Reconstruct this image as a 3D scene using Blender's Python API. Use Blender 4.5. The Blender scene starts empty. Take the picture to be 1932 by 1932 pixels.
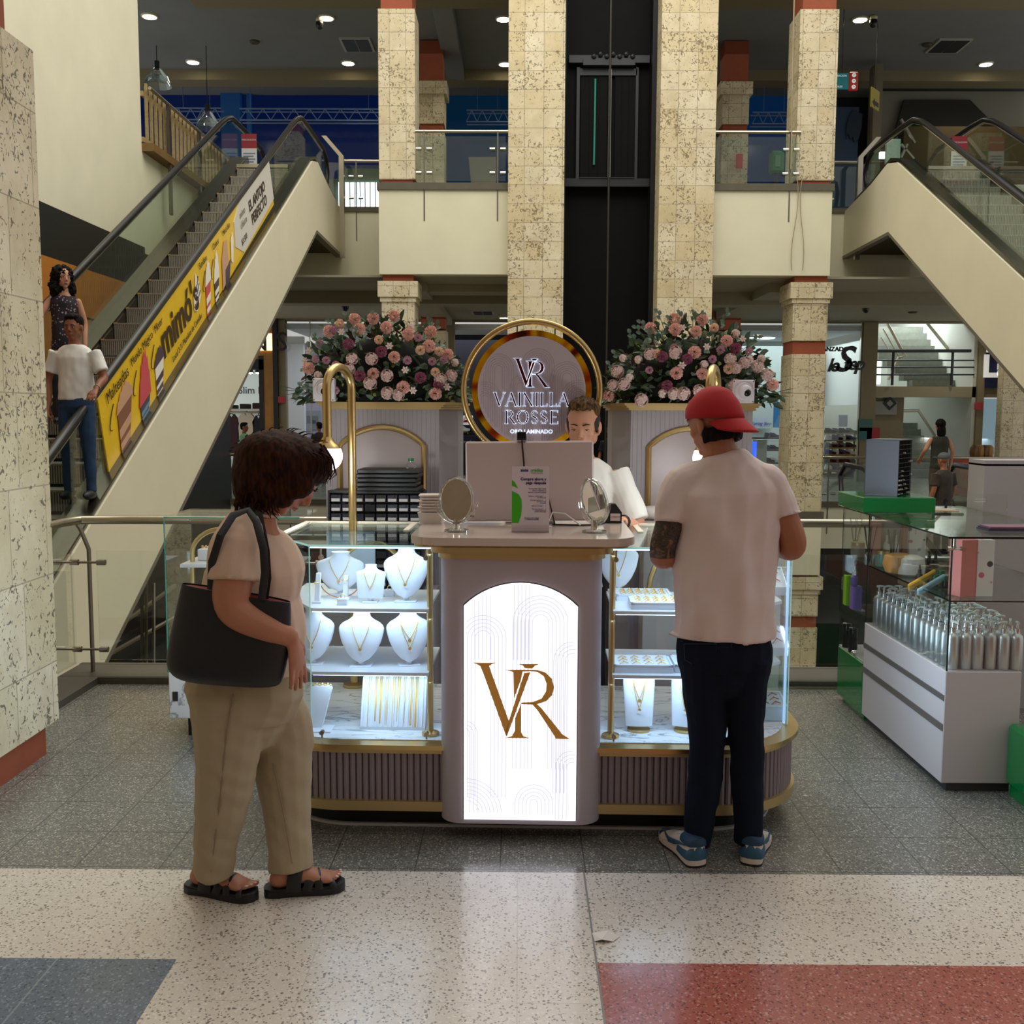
import bpy, math, random
from mathutils import Vector, Matrix, noise
from math import sin, cos, pi, radians as R
random.seed(7)
scn = bpy.context.scene
col = scn.collection
# ---------------------------------------------------------------- camera
cam_d = bpy.data.cameras.new('camera'); cam = bpy.data.objects.new('camera', cam_d); col.objects.link(cam)
cam_d.sensor_width = 36; cam_d.lens = 36; cam_d.clip_end = 200; cam_d.clip_start = .05
CM = Matrix.Translation((0, 0, 1.6)) @ Matrix.Rotation(R(.42), 4, 'Z') @ Matrix.Rotation(R(90-5.5), 4, 'X') @ Matrix.Rotation(R(.25), 4, 'Z')
cam.matrix_world = CM
scn.camera = cam
CMR = CM.to_3x3()
# ---------------------------------------------------------------- world, colour
scn.view_settings.view_transform = 'Standard'; scn.view_settings.look = 'None'
scn.view_settings.exposure = 0.3; scn.view_settings.gamma = 1
w = bpy.data.worlds.new('world'); scn.world = w; w.use_nodes = True
bg = w.node_tree.nodes['Background']; bg.inputs[0].default_value = (1.0, .965, .92, 1); bg.inputs[1].default_value = .44
def area_light(name, loc, rot, sx, sy, energy, color=(1, 1, 1), spread=180):
    l = bpy.data.lights.new(name, 'AREA'); l.shape = 'RECTANGLE'; l.size = sx; l.size_y = sy; l.energy = energy; l.color = color
    l.spread = R(spread)
    o = bpy.data.objects.new(name, l); col.objects.link(o); o.location = loc; o.rotation_euler = rot
    return o
def point_light(name, loc, energy, color=(1, 1, 1), rad=.05, spot=None):
    l = bpy.data.lights.new(name, 'SPOT' if spot else 'POINT'); l.energy = energy; l.color = color; l.shadow_soft_size = rad
    if spot: l.spot_size = R(spot); l.spot_blend = .6
    o = bpy.data.objects.new(name, l); col.objects.link(o); o.location = loc
    return o
# skylight of the atrium, over the void between the escalators
area_light('skylight', (1.2, 12.5, 13.5), (0, 0, 0), 13, 12, 1250, (1.0, .955, .85))
# gallery and arcade lighting
area_light('gallery_light', (0, 25, 10.2), (0, 0, 0), 16, 5, 34, (1, .93, .82))
area_light('arcade_light', (0, 25, 4.0), (0, 0, 0), 16, 4, 45, (1, .93, .82))
area_light('lower_light', (1, 14, -1.9), (0, 0, 0), 8, 4, 40, (1, .85, .6))
# ---------------------------------------------------------------- pixel -> point helpers (survey of the photograph)
def ray(px, py):
    return CMR @ Vector(((px-966)/1932, -(py-966)/1932, -1))
def P(px, py, Y):
    d = ray(px, py); t = Y/d.y
    return Vector((d.x*t, Y, 1.6+d.z*t))
def PZ(px, py, Z):
    d = ray(px, py); t = (Z-1.6)/d.z
    return Vector((d.x*t, d.y*t, Z))
def PX(px, py, X):
    d = ray(px, py); t = X/d.x
    return Vector((X, d.y*t, 1.6+d.z*t))
def proj(p):
    q = CM.inverted() @ Vector(p)
    return 966-1932*q.x/q.z, 966+1932*q.y/q.z
# ---------------------------------------------------------------- materials
def srgb(c):
    if isinstance(c, str): c = tuple(int(c[i:i+2], 16) for i in (0, 2, 4))
    return tuple(((v/255+.055)/1.055)**2.4 if v > 10 else v/255/12.92 for v in c)+(1,)
MATS = {}
class NT:
    def __init__(s, m):
        m.use_nodes = True; s.t = m.node_tree; s.n = s.t.nodes; s.l = s.t.links
        s.b = s.n['Principled BSDF']; s.out = s.n['Material Output']
    def add(s, typ, ins=None, **kw):
        n = s.n.new(typ)
        for k, v in kw.items(): setattr(n, k, v)
        for k, v in (ins or {}).items(): s.set(n, k, v)
        return n
    def set(s, n, k, v):
        if isinstance(v, bpy.types.NodeSocket): s.l.new(v, n.inputs[k])
        else: n.inputs[k].default_value = v
    def ramp(s, fac, stops, interp='LINEAR'):
        n = s.add('ShaderNodeValToRGB', {0: fac}); cr = n.color_ramp; cr.interpolation = interp
        while len(cr.elements) < len(stops): cr.elements.new(.5)
        for e, (p, c) in zip(cr.elements, stops):
            e.position = p; e.color = c if not isinstance(c, (int, float)) else (c, c, c, 1)
        return n.outputs[0]
    def mix(s, fac, a, b, blend='MIX'):
        n = s.n.new('ShaderNodeMix'); n.data_type = 'RGBA'; n.blend_type = blend
        for k, v in ((0, fac), (6, a), (7, b)): s.set(n, k, v)
        return n.outputs[2]
    def math(s, op, a, b=0.0):
        n = s.add('ShaderNodeMath', {0: a, 1: b}, operation=op); return n.outputs[0]
    def obj(s):
        return s.add('ShaderNodeTexCoord').outputs['Object']
    def world(s):
        return s.add('ShaderNodeNewGeometry').outputs['Position']
    def bump(s, h, strength=.3, dist=.01):
        n = s.add('ShaderNodeBump', {'Height': h, 'Strength': strength, 'Distance': dist}); s.l.new(n.outputs[0], s.b.inputs['Normal'])
def mat(name, c='808080', rough=.6, metal=0, spec=.5, emit=None, es=1.0, var=0, vs=6, bump=0, bs=60, coat=0, alpha=1, sheen=0):
    if name in MATS: return MATS[name]
    m = bpy.data.materials.new(name); MATS[name] = m; t = NT(m); b = t.b
    c = srgb(c) if not (isinstance(c, tuple) and len(c) == 4) else c
    b.inputs['Base Color'].default_value = c; b.inputs['Roughness'].default_value = rough; b.inputs['Metallic'].default_value = metal
    b.inputs['Specular IOR Level'].default_value = spec; b.inputs['Coat Weight'].default_value = coat
    b.inputs['Sheen Weight'].default_value = sheen
    if emit is not None:
        b.inputs['Emission Color'].default_value = srgb(emit); b.inputs['Emission Strength'].default_value = es
    if var or bump:
        co = t.obj()
        if var:
            n = t.add('ShaderNodeTexNoise', {'Vector': co, 'Scale': vs, 'Detail': 5.0, 'Roughness': .6}).outputs[0]
            d = tuple(v*(1-var) for v in c[:3])+(1,); u = tuple(min(1, v*(1+var*.6)) for v in c[:3])+(1,)
            t.l.new(t.ramp(n, [(.3, d), (.7, u)]), b.inputs['Base Color'])
        if bump:
            n = t.add('ShaderNodeTexNoise', {'Vector': co, 'Scale': bs, 'Detail': 3.0}).outputs[0]
            t.bump(n, bump, .004)
    return m
def glass(name, tint=(.93, .98, .96), rough=0.0, edge=1.0, base=.03, gcol=(1, 1, 1, 1)):
    m = bpy.data.materials.new(name); MATS[name] = m; t = NT(m)
    t.n.remove(t.b)
    tr = t.add('ShaderNodeBsdfTransparent', {0: tint+(1,)}); gl = t.add('ShaderNodeBsdfGlossy', {'Color': gcol, 'Roughness': rough})
    lw = t.add('ShaderNodeLayerWeight', {0: .35}).outputs['Fresnel']
    f = t.math('ADD', t.math('MULTIPLY', lw, .55*edge), base)
    mx = t.add('ShaderNodeMixShader', {0: f}); t.l.new(tr.outputs[0], mx.inputs[1]); t.l.new(gl.outputs[0], mx.inputs[2])
    t.l.new(mx.outputs[0], t.out.inputs[0])
    return m
def stone(name, tw, th, c1, c2, pit, pits=.5, scale=1.0, offset=0.0, ox=0.0, oz=0.0):
    m = bpy.data.materials.new(name); MATS[name] = m; t = NT(m)
    p = t.world(); s = t.add('ShaderNodeSeparateXYZ', {0: p})
    u = t.math('ADD', t.math('ADD', s.outputs[0], s.outputs[1]), ox); z = t.math('ADD', s.outputs[2], oz)
    v = t.add('ShaderNodeCombineXYZ', {0: u, 1: z}).outputs[0]
    br = t.add('ShaderNodeTexBrick', {'Vector': v, 'Scale': 1.0, 'Mortar Size': .004*scale, 'Brick Width': tw, 'Row Height': th, 'Color1': (0, 0, 0, 1), 'Color2': (1, 1, 1, 1), 'Mortar': (.5, .5, .5, 1), 'Mortar Smooth': .1, 'Bias': 0.0})
    br.offset = offset; br.squash = 1
    base = t.ramp(br.outputs[0], [(0, srgb(c1)), (.5, srgb(c2)), (1, srgb(c1))])
    nb = t.add('ShaderNodeTexNoise', {'Vector': p, 'Scale': 3.5/scale, 'Detail': 6.0, 'Roughness': .65}).outputs[0]
    base = t.mix(t.ramp(nb, [(.35, 0.0), (.7, .8)]), base, t.mix(.5, base, srgb('a08a5c')))
    n1 = t.add('ShaderNodeTexNoise', {'Vector': p, 'Scale': 26/scale, 'Detail': 3.0, 'Roughness': .55, 'Distortion': 1.2}).outputs[0]
    n2 = t.add('ShaderNodeTexNoise', {'Vector': p, 'Scale': 2.2/scale, 'Detail': 1.0}).outputs[0]
    addm = t.math('ADD', n1, t.math('MULTIPLY', t.math('SUBTRACT', n2, .5), .22))
    addm = t.math('ADD', addm, t.math('MULTIPLY', t.math('SUBTRACT', br.outputs[0], .5), .06))
    pf = t.ramp(addm, [(.612-pits*.03, 0.0), (.655-pits*.03, .75)])
    cc = t.mix(pf, base, srgb(pit))
    cc = t.mix(t.math('MULTIPLY', br.outputs[1], .55), cc, srgb('6a5a3c'))
    t.l.new(cc, t.b.inputs['Base Color']); t.b.inputs['Roughness'].default_value = .75
    h = t.math('SUBTRACT', 1.0, t.math('ADD', pf, br.outputs[1])); t.bump(h, .5, .006*scale)
    return m
def terrazzo(name, base, light, dark, tile, joint, rough=.22, sc=70, amt=.5, ox=0, oy=0, jw=.004):
    m = bpy.data.materials.new(name); MATS[name] = m; t = NT(m)
    p = t.world()
    vo = t.add('ShaderNodeTexVoronoi', {'Vector': p, 'Scale': float(sc), 'Randomness': 1.0})
    sx = t.add('ShaderNodeSeparateColor', {0: vo.outputs['Color']}).outputs[0]
    edge = t.ramp(vo.outputs['Distance'], [(.28, 1.0), (.42, 0.0)])
    c = t.ramp(sx, [(0, srgb(base)), (.5-amt*.3, srgb(light)), (.62, srgb(base)), (.86, srgb(dark))], 'CONSTANT')
    c = t.mix(edge, srgb(base), c)
    v2 = t.add('ShaderNodeTexVoronoi', {'Vector': p, 'Scale': float(sc*2.3)})
    s2 = t.add('ShaderNodeSeparateColor', {0: v2.outputs['Color']}).outputs[1]
    c = t.mix(t.ramp(s2, [(0, 0.0), (.9, .8)], 'CONSTANT'), c, srgb(dark))
    c = t.mix(t.ramp(s2, [(0, .6), (.1, 0.0)], 'CONSTANT'), c, srgb(light))
    nb = t.add('ShaderNodeTexNoise', {'Vector': p, 'Scale': 1.2, 'Detail': 4.0}).outputs[0]
    c = t.mix(t.ramp(nb, [(.3, .14), (.7, 0.0)]), c, t.mix(.5, c, (0, 0, 0, 1)))
    mp = t.add('ShaderNodeMapping', {0: p, 1: (ox, oy, 0)}).outputs[0]
    br = t.add('ShaderNodeTexBrick', {'Vector': mp, 'Scale': 1.0, 'Mortar Size': jw, 'Brick Width': tile, 'Row Height': tile, 'Mortar Smooth': .2})
    br.offset = 0
    c = t.mix(t.math('MULTIPLY', br.outputs[1], .75), c, srgb(joint))
    t.l.new(c, t.b.inputs['Base Color'])
    rg = t.add('ShaderNodeTexNoise', {'Vector': p, 'Scale': 5.0, 'Detail': 4.0}).outputs[0]
    t.l.new(t.ramp(rg, [(.3, rough*.85), (.7, rough*1.25)]), t.b.inputs['Roughness'])
    t.b.inputs['Specular IOR Level'].default_value = .55
    return m
# ---------------------------------------------------------------- object bookkeeping
def tag(o, label=None, cat=None, group=None, kind=None):
    if label: o['label'] = label
    if cat: o['category'] = cat
    if group: o['group'] = group
    if kind: o['kind'] = kind
    return o
def empty(name, loc=(0, 0, 0), label=None, cat=None, group=None, rz=0, parent=None):
    o = bpy.data.objects.new(name, None); col.objects.link(o); o.location = loc; o.rotation_euler.z = rz; o.empty_display_size = .05
    if parent: o.parent = parent
    return tag(o, label, cat, group)
def kids(o): return [c for c in bpy.data.objects if c.parent == o]
def copy_tree(o, parent=None, _ch=None):
    if _ch is None:
        _ch = {}
        for c in bpy.data.objects:
            if c.parent: _ch.setdefault(c.parent.name, []).append(c)
    c = o.copy(); col.objects.link(c); c.parent = parent
    for k in _ch.get(o.name, []): copy_tree(k, c, _ch)
    return c
class MB:
    """collects shapes and links them as ONE mesh object"""
    def __init__(s): s.v = []; s.f = []; s.mi = []; s.M = Matrix.Identity(4); s.m = 0; s.tube_uv = None
    def _add(s, vs, fs):
        k = len(s.v); s.v += [tuple(s.M @ Vector(v)) for v in vs]; s.f += [tuple(i+k for i in f) for f in fs]; s.mi += [s.m]*len(fs)
        return s
    def box(s, x0, x1, y0, y1, z0, z1, bev=0):
        if bev > 0:
            b = min(bev, abs(x1-x0)/2.01, abs(y1-y0)/2.01, abs(z1-z0)/2.01); vs = []; idx = {}
            for i, (X, sx) in enumerate(((x0, 1), (x1, -1))):
                for j, (Y, sy) in enumerate(((y0, 1), (y1, -1))):
                    for k, (Z, sz) in enumerate(((z0, 1), (z1, -1))):
                        idx[i, j, k, 0] = len(vs); vs.append((X, Y+sy*b, Z+sz*b))
                        idx[i, j, k, 1] = len(vs); vs.append((X+sx*b, Y, Z+sz*b))
                        idx[i, j, k, 2] = len(vs); vs.append((X+sx*b, Y+sy*b, Z))
            fs = []
            for i in (0, 1):
                q = [idx[i, 0, 0, 0], idx[i, 0, 1, 0], idx[i, 1, 1, 0], idx[i, 1, 0, 0]]; fs.append(q if i == 0 else q[::-1])
                q = [idx[0, i, 0, 1], idx[1, i, 0, 1], idx[1, i, 1, 1], idx[0, i, 1, 1]]; fs.append(q if i == 0 else q[::-1])
                q = [idx[0, 0, i, 2], idx[0, 1, i, 2], idx[1, 1, i, 2], idx[1, 0, i, 2]]; fs.append(q if i == 0 else q[::-1])
            for i in (0, 1):
                for j in (0, 1):
                    fl = (i ^ j)
                    q = [idx[i, j, 0, 0], idx[i, j, 0, 1], idx[i, j, 1, 1], idx[i, j, 1, 0]]; fs.append(q[::-1] if fl else q)
                    q = [idx[i, 0, j, 0], idx[i, 1, j, 0], idx[i, 1, j, 2], idx[i, 0, j, 2]]; fs.append(q[::-1] if fl else q)
                    q = [idx[0, i, j, 1], idx[0, i, j, 2], idx[1, i, j, 2], idx[1, i, j, 1]]; fs.append(q[::-1] if fl else q)
            for i in (0, 1):
                for j in (0, 1):
                    for k in (0, 1):
                        q = [idx[i, j, k, 0], idx[i, j, k, 2], idx[i, j, k, 1]]; fs.append(q[::-1] if (i+j+k) % 2 else q)
            return s._add(vs, fs)
        vs = [(x, y, z) for z in (z0, z1) for y in (y0, y1) for x in (x0, x1)]
        return s._add(vs, [(0, 2, 3, 1), (4, 5, 7, 6), (0, 1, 5, 4), (2, 6, 7, 3), (0, 4, 6, 2), (1, 3, 7, 5)])
    def prism(s, pts, d, cap=True):
        """pts: closed polygon of 3-D points; d: extrusion vector"""
        n = len(pts); d = Vector(d); vs = [Vector(p) for p in pts]; vs += [p+d for p in vs]
        fs = [(i, (i+1) % n, n+(i+1) % n, n+i) for i in range(n)]
        if cap: fs += [tuple(range(n))[::-1], tuple(range(n, 2*n))]
        return s._add(vs, fs)
    def quad(s, *pts): return s._add(pts, [tuple(range(len(pts)))])
    def tube(s, path, r, n=10, closed=False, cap=True, up=None):
        path = [Vector(p) for p in path]; L = len(path); rs = r if isinstance(r, (list, tuple)) else [r]*L
        vs = []; fs = []; prev = None
        for i, p in enumerate(path):
            a = path[i-1] if (i > 0 or closed) else p; b = path[(i+1) % L] if (i < L-1 or closed) else p
            t = (b-a); t = t.normalized() if t.length > 1e-9 else Vector((0, 0, 1))
            if prev is None:
                g = Vector(up) if up else (Vector((0, 0, 1)) if abs(t.z) < .9 else Vector((1, 0, 0)))
            else: g = prev
            u = (g-t*g.dot(t)); u = u.normalized() if u.length > 1e-6 else t.orthogonal().normalized(); prev = u; w = t.cross(u)
            rr = rs[i]; ra, rb = rr if isinstance(rr, (tuple, list)) else (rr, rr)
            for k in range(n):
                an = 2*pi*k/n; vs.append(p+u*cos(an)*ra+w*sin(an)*rb)
        for i in range(L if closed else L-1):
            j = (i+1) % L
            for k in range(n): fs.append((i*n+k, i*n+(k+1) % n, j*n+(k+1) % n, j*n+k))
        if cap and not closed: fs += [tuple(range(n))[::-1], tuple((L-1)*n+k for k in range(n))]
        return s._add(vs, fs)
    def lathe(s, prof, c=(0, 0, 0), n=24, sx=1, sy=1):
        vs = []; fs = []; L = len(prof)
        for r, z in prof:
            for k in range(n):
                a = 2*pi*k/n; vs.append((c[0]+r*cos(a)*sx, c[1]+r*sin(a)*sy, c[2]+z))
        for i in range(L-1):
            for k in range(n): fs.append((i*n+k, i*n+(k+1) % n, (i+1)*n+(k+1) % n, (i+1)*n+k))
        if prof[0][0] > 1e-4: fs.append(tuple(range(n))[::-1])
        if prof[-1][0] > 1e-4: fs.append(tuple((L-1)*n+k for k in range(n)))
        return s._add(vs, fs)
    def ell(s, c, r, n=16, m=10, rot=None):
        r = r if isinstance(r, (tuple, list)) else (r, r, r); vs = []; fs = []; c = Vector(c)
        for i in range(m+1):
            ph = pi*i/m
            for k in range(n):
                a = 2*pi*k/n; q = Vector((r[0]*sin(ph)*cos(a), r[1]*sin(ph)*sin(a), -r[2]*cos(ph)))
                if rot: q = rot @ q
                vs.append(c+q)
        for i in range(m):
            for k in range(n): fs.append((i*n+k, i*n+(k+1) % n, (i+1)*n+(k+1) % n, (i+1)*n+k))
        return s._add(vs, fs)
    def data(s, name):
        me = bpy.data.meshes.new(name); me.from_pydata(s.v, [], s.f); return me
    def build(s, name, m, parent=None, smooth=35, label=None, cat=None, group=None, kind=None):
        me = s.data(name); ms = m if isinstance(m, (list, tuple)) else [m]
        for x in ms: me.materials.append(x)
        if len(ms) > 1: me.polygons.foreach_set('material_index', s.mi)
        fixn(me)
        o = bpy.data.objects.new(name, me); col.objects.link(o)
        if parent: o.parent = parent
        if smooth: shade(me, smooth)
        return tag(o, label, cat, group, kind)
import bmesh
def fixn(me):
    b = bmesh.new(); b.from_mesh(me); bmesh.ops.remove_doubles(b, verts=b.verts, dist=1e-6)
    bmesh.ops.recalc_face_normals(b, faces=b.faces); b.to_mesh(me); b.free()
def shade(me, ang=35):
    me.polygons.foreach_set('use_smooth', [True]*len(me.polygons))
    if ang < 180: me.set_sharp_from_angle(angle=R(ang))
    me.update()
def rotz(a, c=(0, 0, 0)):
    c = Vector(c); return Matrix.Translation(c) @ Matrix.Rotation(a, 4, 'Z') @ Matrix.Translation(-c)
def structure(name, mb, m, smooth=35, parent=None, label=None):
    return mb.build(name, m, parent, smooth, label=label, kind=None if parent else 'structure')
# flat lettering with Blender's own font, laid into a plane: origin o, direction u (reading), v (up)
def text_mesh(name, txt, size, m, o, u, v, depth=.002, parent=None, align='CENTER', shear=0, bold=0, space=1.0, **tg):
    cu = bpy.data.curves.new(name, 'FONT'); cu.body = txt; cu.size = size; cu.extrude = depth/2; cu.align_x = align; cu.align_y = 'CENTER'
    cu.shear = shear; cu.offset = bold; cu.space_character = space; cu.resolution_u = 3
    t = bpy.data.objects.new(name, cu); col.objects.link(t)
    dg = bpy.context.evaluated_depsgraph_get(); me = bpy.data.meshes.new_from_object(t.evaluated_get(dg))
    bpy.data.objects.remove(t); bpy.data.curves.remove(cu)
    u = Vector(u).normalized(); v = Vector(v).normalized(); n = u.cross(v); M = Matrix((u, v, n)).transposed().to_4x4(); M.translation = Vector(o)
    me.transform(M); me.materials.clear(); me.materials.append(m); me.name = name
    ob = bpy.data.objects.new(name, me); col.objects.link(ob)
    if parent: ob.parent = parent
    return tag(ob, **tg)
# ================================================================ MATERIALS OF THE PLACE
M_cream = mat('cream_plaster', 'e0dcc2', .8, var=.06, vs=1.2)
M_cream2 = mat('cream_cladding', 'e6dfc4', .5, var=.05, vs=1.0)
M_white = mat('white_paint', 'e2e2da', .7, var=.03)
M_ceil = mat('grey_ceiling', '7e8282', .85, var=.06, vs=1)
M_beam = mat('beam_paint', '857c62', .8)
M_band = mat('slab_edge_band', '5d584a', .7, var=.1)
M_terra = mat('terracotta_paint', '964c30', .75, var=.08)
M_black = mat('black_paint', '17181a', .5, var=.2)
M_shaft = mat('shaft_black', '090a0b', .6, 0, .12, var=.35, vs=2.5, bump=.1, bs=8)
M_dark = mat('dark_metal', '24262a', .4, .6)
M_steel = mat('brushed_steel', 'b4ad9c', .28, 1.0)
M_chrome = mat('chrome', 'd8d8d4', .12, 1.0)
M_rubber = mat('black_rubber', '0d0d0f', .35)
M_gold = mat('satin_gold', 'c8ac74', .3, 1.0)
M_goldpaint = mat('gold_paint', 'c4ac7a', .42, .7)
M_orange = mat('orange_panel', 'b8762c', .5, var=.08)
M_wood = mat('picket_wood', 'a08a5c', .6, var=.25, vs=12)
G_clear = glass('clear_glass', (.97, .99, .985), 0, .6, .025)
G_green = glass('green_edge_glass', (.90, .965, .94), 0, 1.1, .05)
G_smoke = glass('balustrade_glass', (.86, .92, .89), .0, .32, .03)
M_edge = mat('glass_edge', '3f8a78', .1, 0, .8, emit='3f8a78', es=.02)
M_lamp = mat('lamp_glow', 'ffffff', .5, emit='fff2c8', es=14)
S_big = stone('coral_stone_tiles', .357, .345, 'd8c8a0', 'e6dcc0', '6a5838', .95, 1.5, ox=.235)
S_side = stone('coral_stone_blocks', .31, .335, 'd6c8a4', 'e4dabe', '6a5a40', .9, 1.4, ox=.2)
S_near = stone('coral_stone_slabs', .34, .42, 'd8cba8', 'e8dcc0', '2f261c', .55, .8, offset=.3, ox=.1)
# ================================================================ FLOOR
T_dark = terrazzo('terrazzo_grey', '73726c', 'b4b0a6', '4c4d4c', .30, '3c3c3a', .22, 95, .9, ox=-.238, oy=-.171, jw=.0025)
T_light = terrazzo('terrazzo_cream', 'd2c8bc', 'e2dbd2', '7a7268', .60, 'b4aa9e', .19, 80, .3, ox=-.0, oy=-.25, jw=.0015)
T_blue = terrazzo('terrazzo_blue', '5d6a7c', '8a94a4', '3c4656', .60, '8a929c', .19, 80, .2, ox=-.45, jw=.003)
T_red = terrazzo('terrazzo_red', 'a05c50', 'c08a80', '6b352e', .60, '8a4c42', .18, 80, .2, ox=-.225, jw=.002)
b = MB()
def fl(x0, x1, y0, y1, m, z=0):
    b.m = m; b._add([(x0, y0, z), (x1, y0, z), (x1, y1, z), (x0, y1, z)], [(0, 1, 2, 3)])
sl = .0  # boundary slope
YB = 3.45
fl(-2.68, 9, YB, 6.1, 0); fl(-9, -3.95, YB, 8.4, 0); fl(-3.95, -2.68, YB, 4.9, 0)
fl(-9, 9, 2.86, YB, 1); fl(-9, -1.0, -7, 2.86, 2); fl(-1.0, .232, -7, 2.86, 1); fl(.232, 9, -7, 2.86, 3)
structure('floor', b, [T_dark, T_light, T_blue, T_red], 0)
b = MB()
b.box(.229, .235, -7, YB, -.001, .0012); structure('trim_1', b, mat('joint_grey', '77746c', .5))
# curb of the void, dark stone, with a lower black skirting and a steel line on the right
b = MB(); b.box(-2.72, 9, 5.90, 6.20, -.3, .045, .006); b.box(-2.72, -2.48, 4.9, 5.9, -.3, .045, .006); b.box(-2.72, 9, 6.20, 6.24, -.9, .045)
structure('trim_2', b, mat('curb_stone', '4f4b42', .4, var=.15))
b = MB(); b.box(.9, 9, 5.885, 5.90, .0, .015); structure('trim_3', b, M_steel)
b = MB(); b.box(-9, 9, -7.3, -7, 0, 9); structure('wall_unseen_back', b, mat('back_wall_tan', '9c8468', .8, var=.1))  # unseen wall added behind the camera so the table mirror reflects brown
# ================================================================ THE NEAR COLUMN
b = MB(); b.box(-3.3, -2.2, .6, 4.77, .135, 3.215); c1 = structure('column', b, S_near, 0)
b = MB(); b.box(-3.26, -2.215, .65, 4.66, 0, .137); b.box(-3.24, -2.28, .7, 4.68, 3.215, 9); structure('column_band', b, M_terra, parent=c1)
# ================================================================ LEFT SIDE WALL AND GALLERY FASCIA
XL = -6.3
b = MB(); b.box(XL-.4, XL, -3, 17.45, 4.34, 14); structure('wall_left', b, M_cream)
b = MB(); b.box(XL-.4, XL+.004, -3, 17.45, 3.65, 4.34); structure('wall_left_band', b, M_black)
b = MB(); b.box(XL-.4, XL+.002, -3, 22.3, -4.6, 1.4); b.box(XL-.4, XL+.002, 17.45, 22.3, 1.4, 4.24); structure('wall_left_lower', b, M_black)
b = MB(); b.box(XL-.4, XL+.006, -3, 17.45, 1.4, 3.65)
o = structure('wall_left_panels', b, M_orange)
b = MB()
for z in (2.95, 2.2): b.box(XL+.006, XL+.012, -3, 17.45, z-.012, z+.012)
structure('panel_joint', b, M_black, parent=o)
b = MB(); b.box(XL-.4, XL, 17.45, 22.2, 4.24, 5.94); structure('wall_gallery', b, M_cream)
# ================================================================ UPPER FLOOR (gallery)
Z2 = 5.94; ZB = 4.24; YF = 19.9; YR = 22.2; F1 = -.28
xa = P(715, 440, YF).x; xb = P(1568, 440, YF).x
# slab front faces
def fascia(x0, x1, y, z0, z1, band, nm):
    b = MB(); b.box(x0, x1, y, y+.3, z0, z1-band, 0); o = structure(nm, b, M_cream)
    b = MB(); b.box(x0-.03, x1+.03, y-.04, y+.3, z1-band, z1, 0); structure(nm+'_band', b, M_band)
ev = [P(958, 500, 19.7).x, P(1063, 500, 19.7).x, P(1241, 500, 19.7).x, P(1345, 500, 19.7).x]
fascia(xa, ev[0]+.1, YF, ZB, Z2, .13, 'trim_upper_slab')
fascia(ev[3]-.1, xb, YF, ZB, Z2, .13, 'trim_upper_slab')
fascia(-9, xa, YR, ZB+.1, Z2, .1, 'trim_recess_slab'); fascia(xb, 14, YR, ZB+.1, Z2, .1, 'trim_recess_slab')
b = MB(); b.box(xa, ev[0]+.1, YF+.3, YR+.3, Z2-.5, Z2-.01); b.box(ev[3]-.1, xb, YF+.3, YR+.3, Z2-.5, Z2-.01); b.box(-9, 14, YR+.3, 31, Z2-.5, Z2-.01)
b.box(-9, XL-.01, 17.45, YR+.3, Z2-.5, Z2-.01)
structure('floor_upper', b, mat('upper_floor', '8a8474', .4))
# side walls of the projecting slabs
b = MB(); b.box(xa, xa+.1, YF+.3, YR, ZB, Z2-.13); structure('trim_slab_side', b, M_cream)
b = MB(); b.box(xb-.1, xb, YF+.3, YR, ZB, Z2-.13); structure('trim_slab_side', b, M_cream)
# arcade ceiling under it
b = MB(); b.box(-9, ev[0]+.1, YF+.3, 30, ZB-.02, ZB+.02); b.box(ev[3]-.1, 14, YF+.3, 30, ZB-.02, ZB+.02); b.box(ev[0]+.1, ev[3]-.1, 21, 30, ZB-.02, ZB+.02); b.box(-9, 14, YR+.3, YR+.9, ZB-.28, ZB)
b.box(xa, ev[0], YR-.9, YR-.2, ZB-.16, ZB)
for x in (xa+.2, xb-.9): b.box(x, x+.6, YF+1.0, 28.9, ZB-.2, ZB)
structure('ceiling_arcade', b, mat('arcade_ceiling', '9c9680', .8, var=.05))
# lower floor edge (far side of the void)
for x0, x1, nm in ((xa, ev[0]+.1, 'trim_ground_slab'), (ev[3]-.1, xb, 'trim_ground_slab')):
    fascia(x0, x1, YF, -1.53, F1, .15, nm)
fascia(-9, xa, YR, -1.3, F1, .12, 'trim_ground_recess'); fascia(xb, 14, YR, -1.3, F1, .12, 'trim_ground_recess')
b = MB(); b.box(-9, 14, YR+.3, 40, F1-.3, F1-.01); b.box(xa, xb, YF+.3, YR+.3, F1-.3, F1-.01); structure('floor_far', b, mat('far_floor', '8f8c80', .25, var=.1))
# basement level
b = MB(); b.box(-9, 14, 5.5, 31, -4.9, -4.8); structure('floor_basement', b, mat('basement_floor', '6f6a55', .5, var=.2))
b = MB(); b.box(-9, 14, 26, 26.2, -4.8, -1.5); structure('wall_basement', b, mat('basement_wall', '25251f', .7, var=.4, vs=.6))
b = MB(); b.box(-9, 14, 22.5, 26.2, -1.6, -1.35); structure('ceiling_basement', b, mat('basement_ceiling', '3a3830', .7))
b = MB(); b.box(-9, 9, 6.1, 6.3, -4.9, -.31); structure('wall_void_near', b, M_cream)
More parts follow.
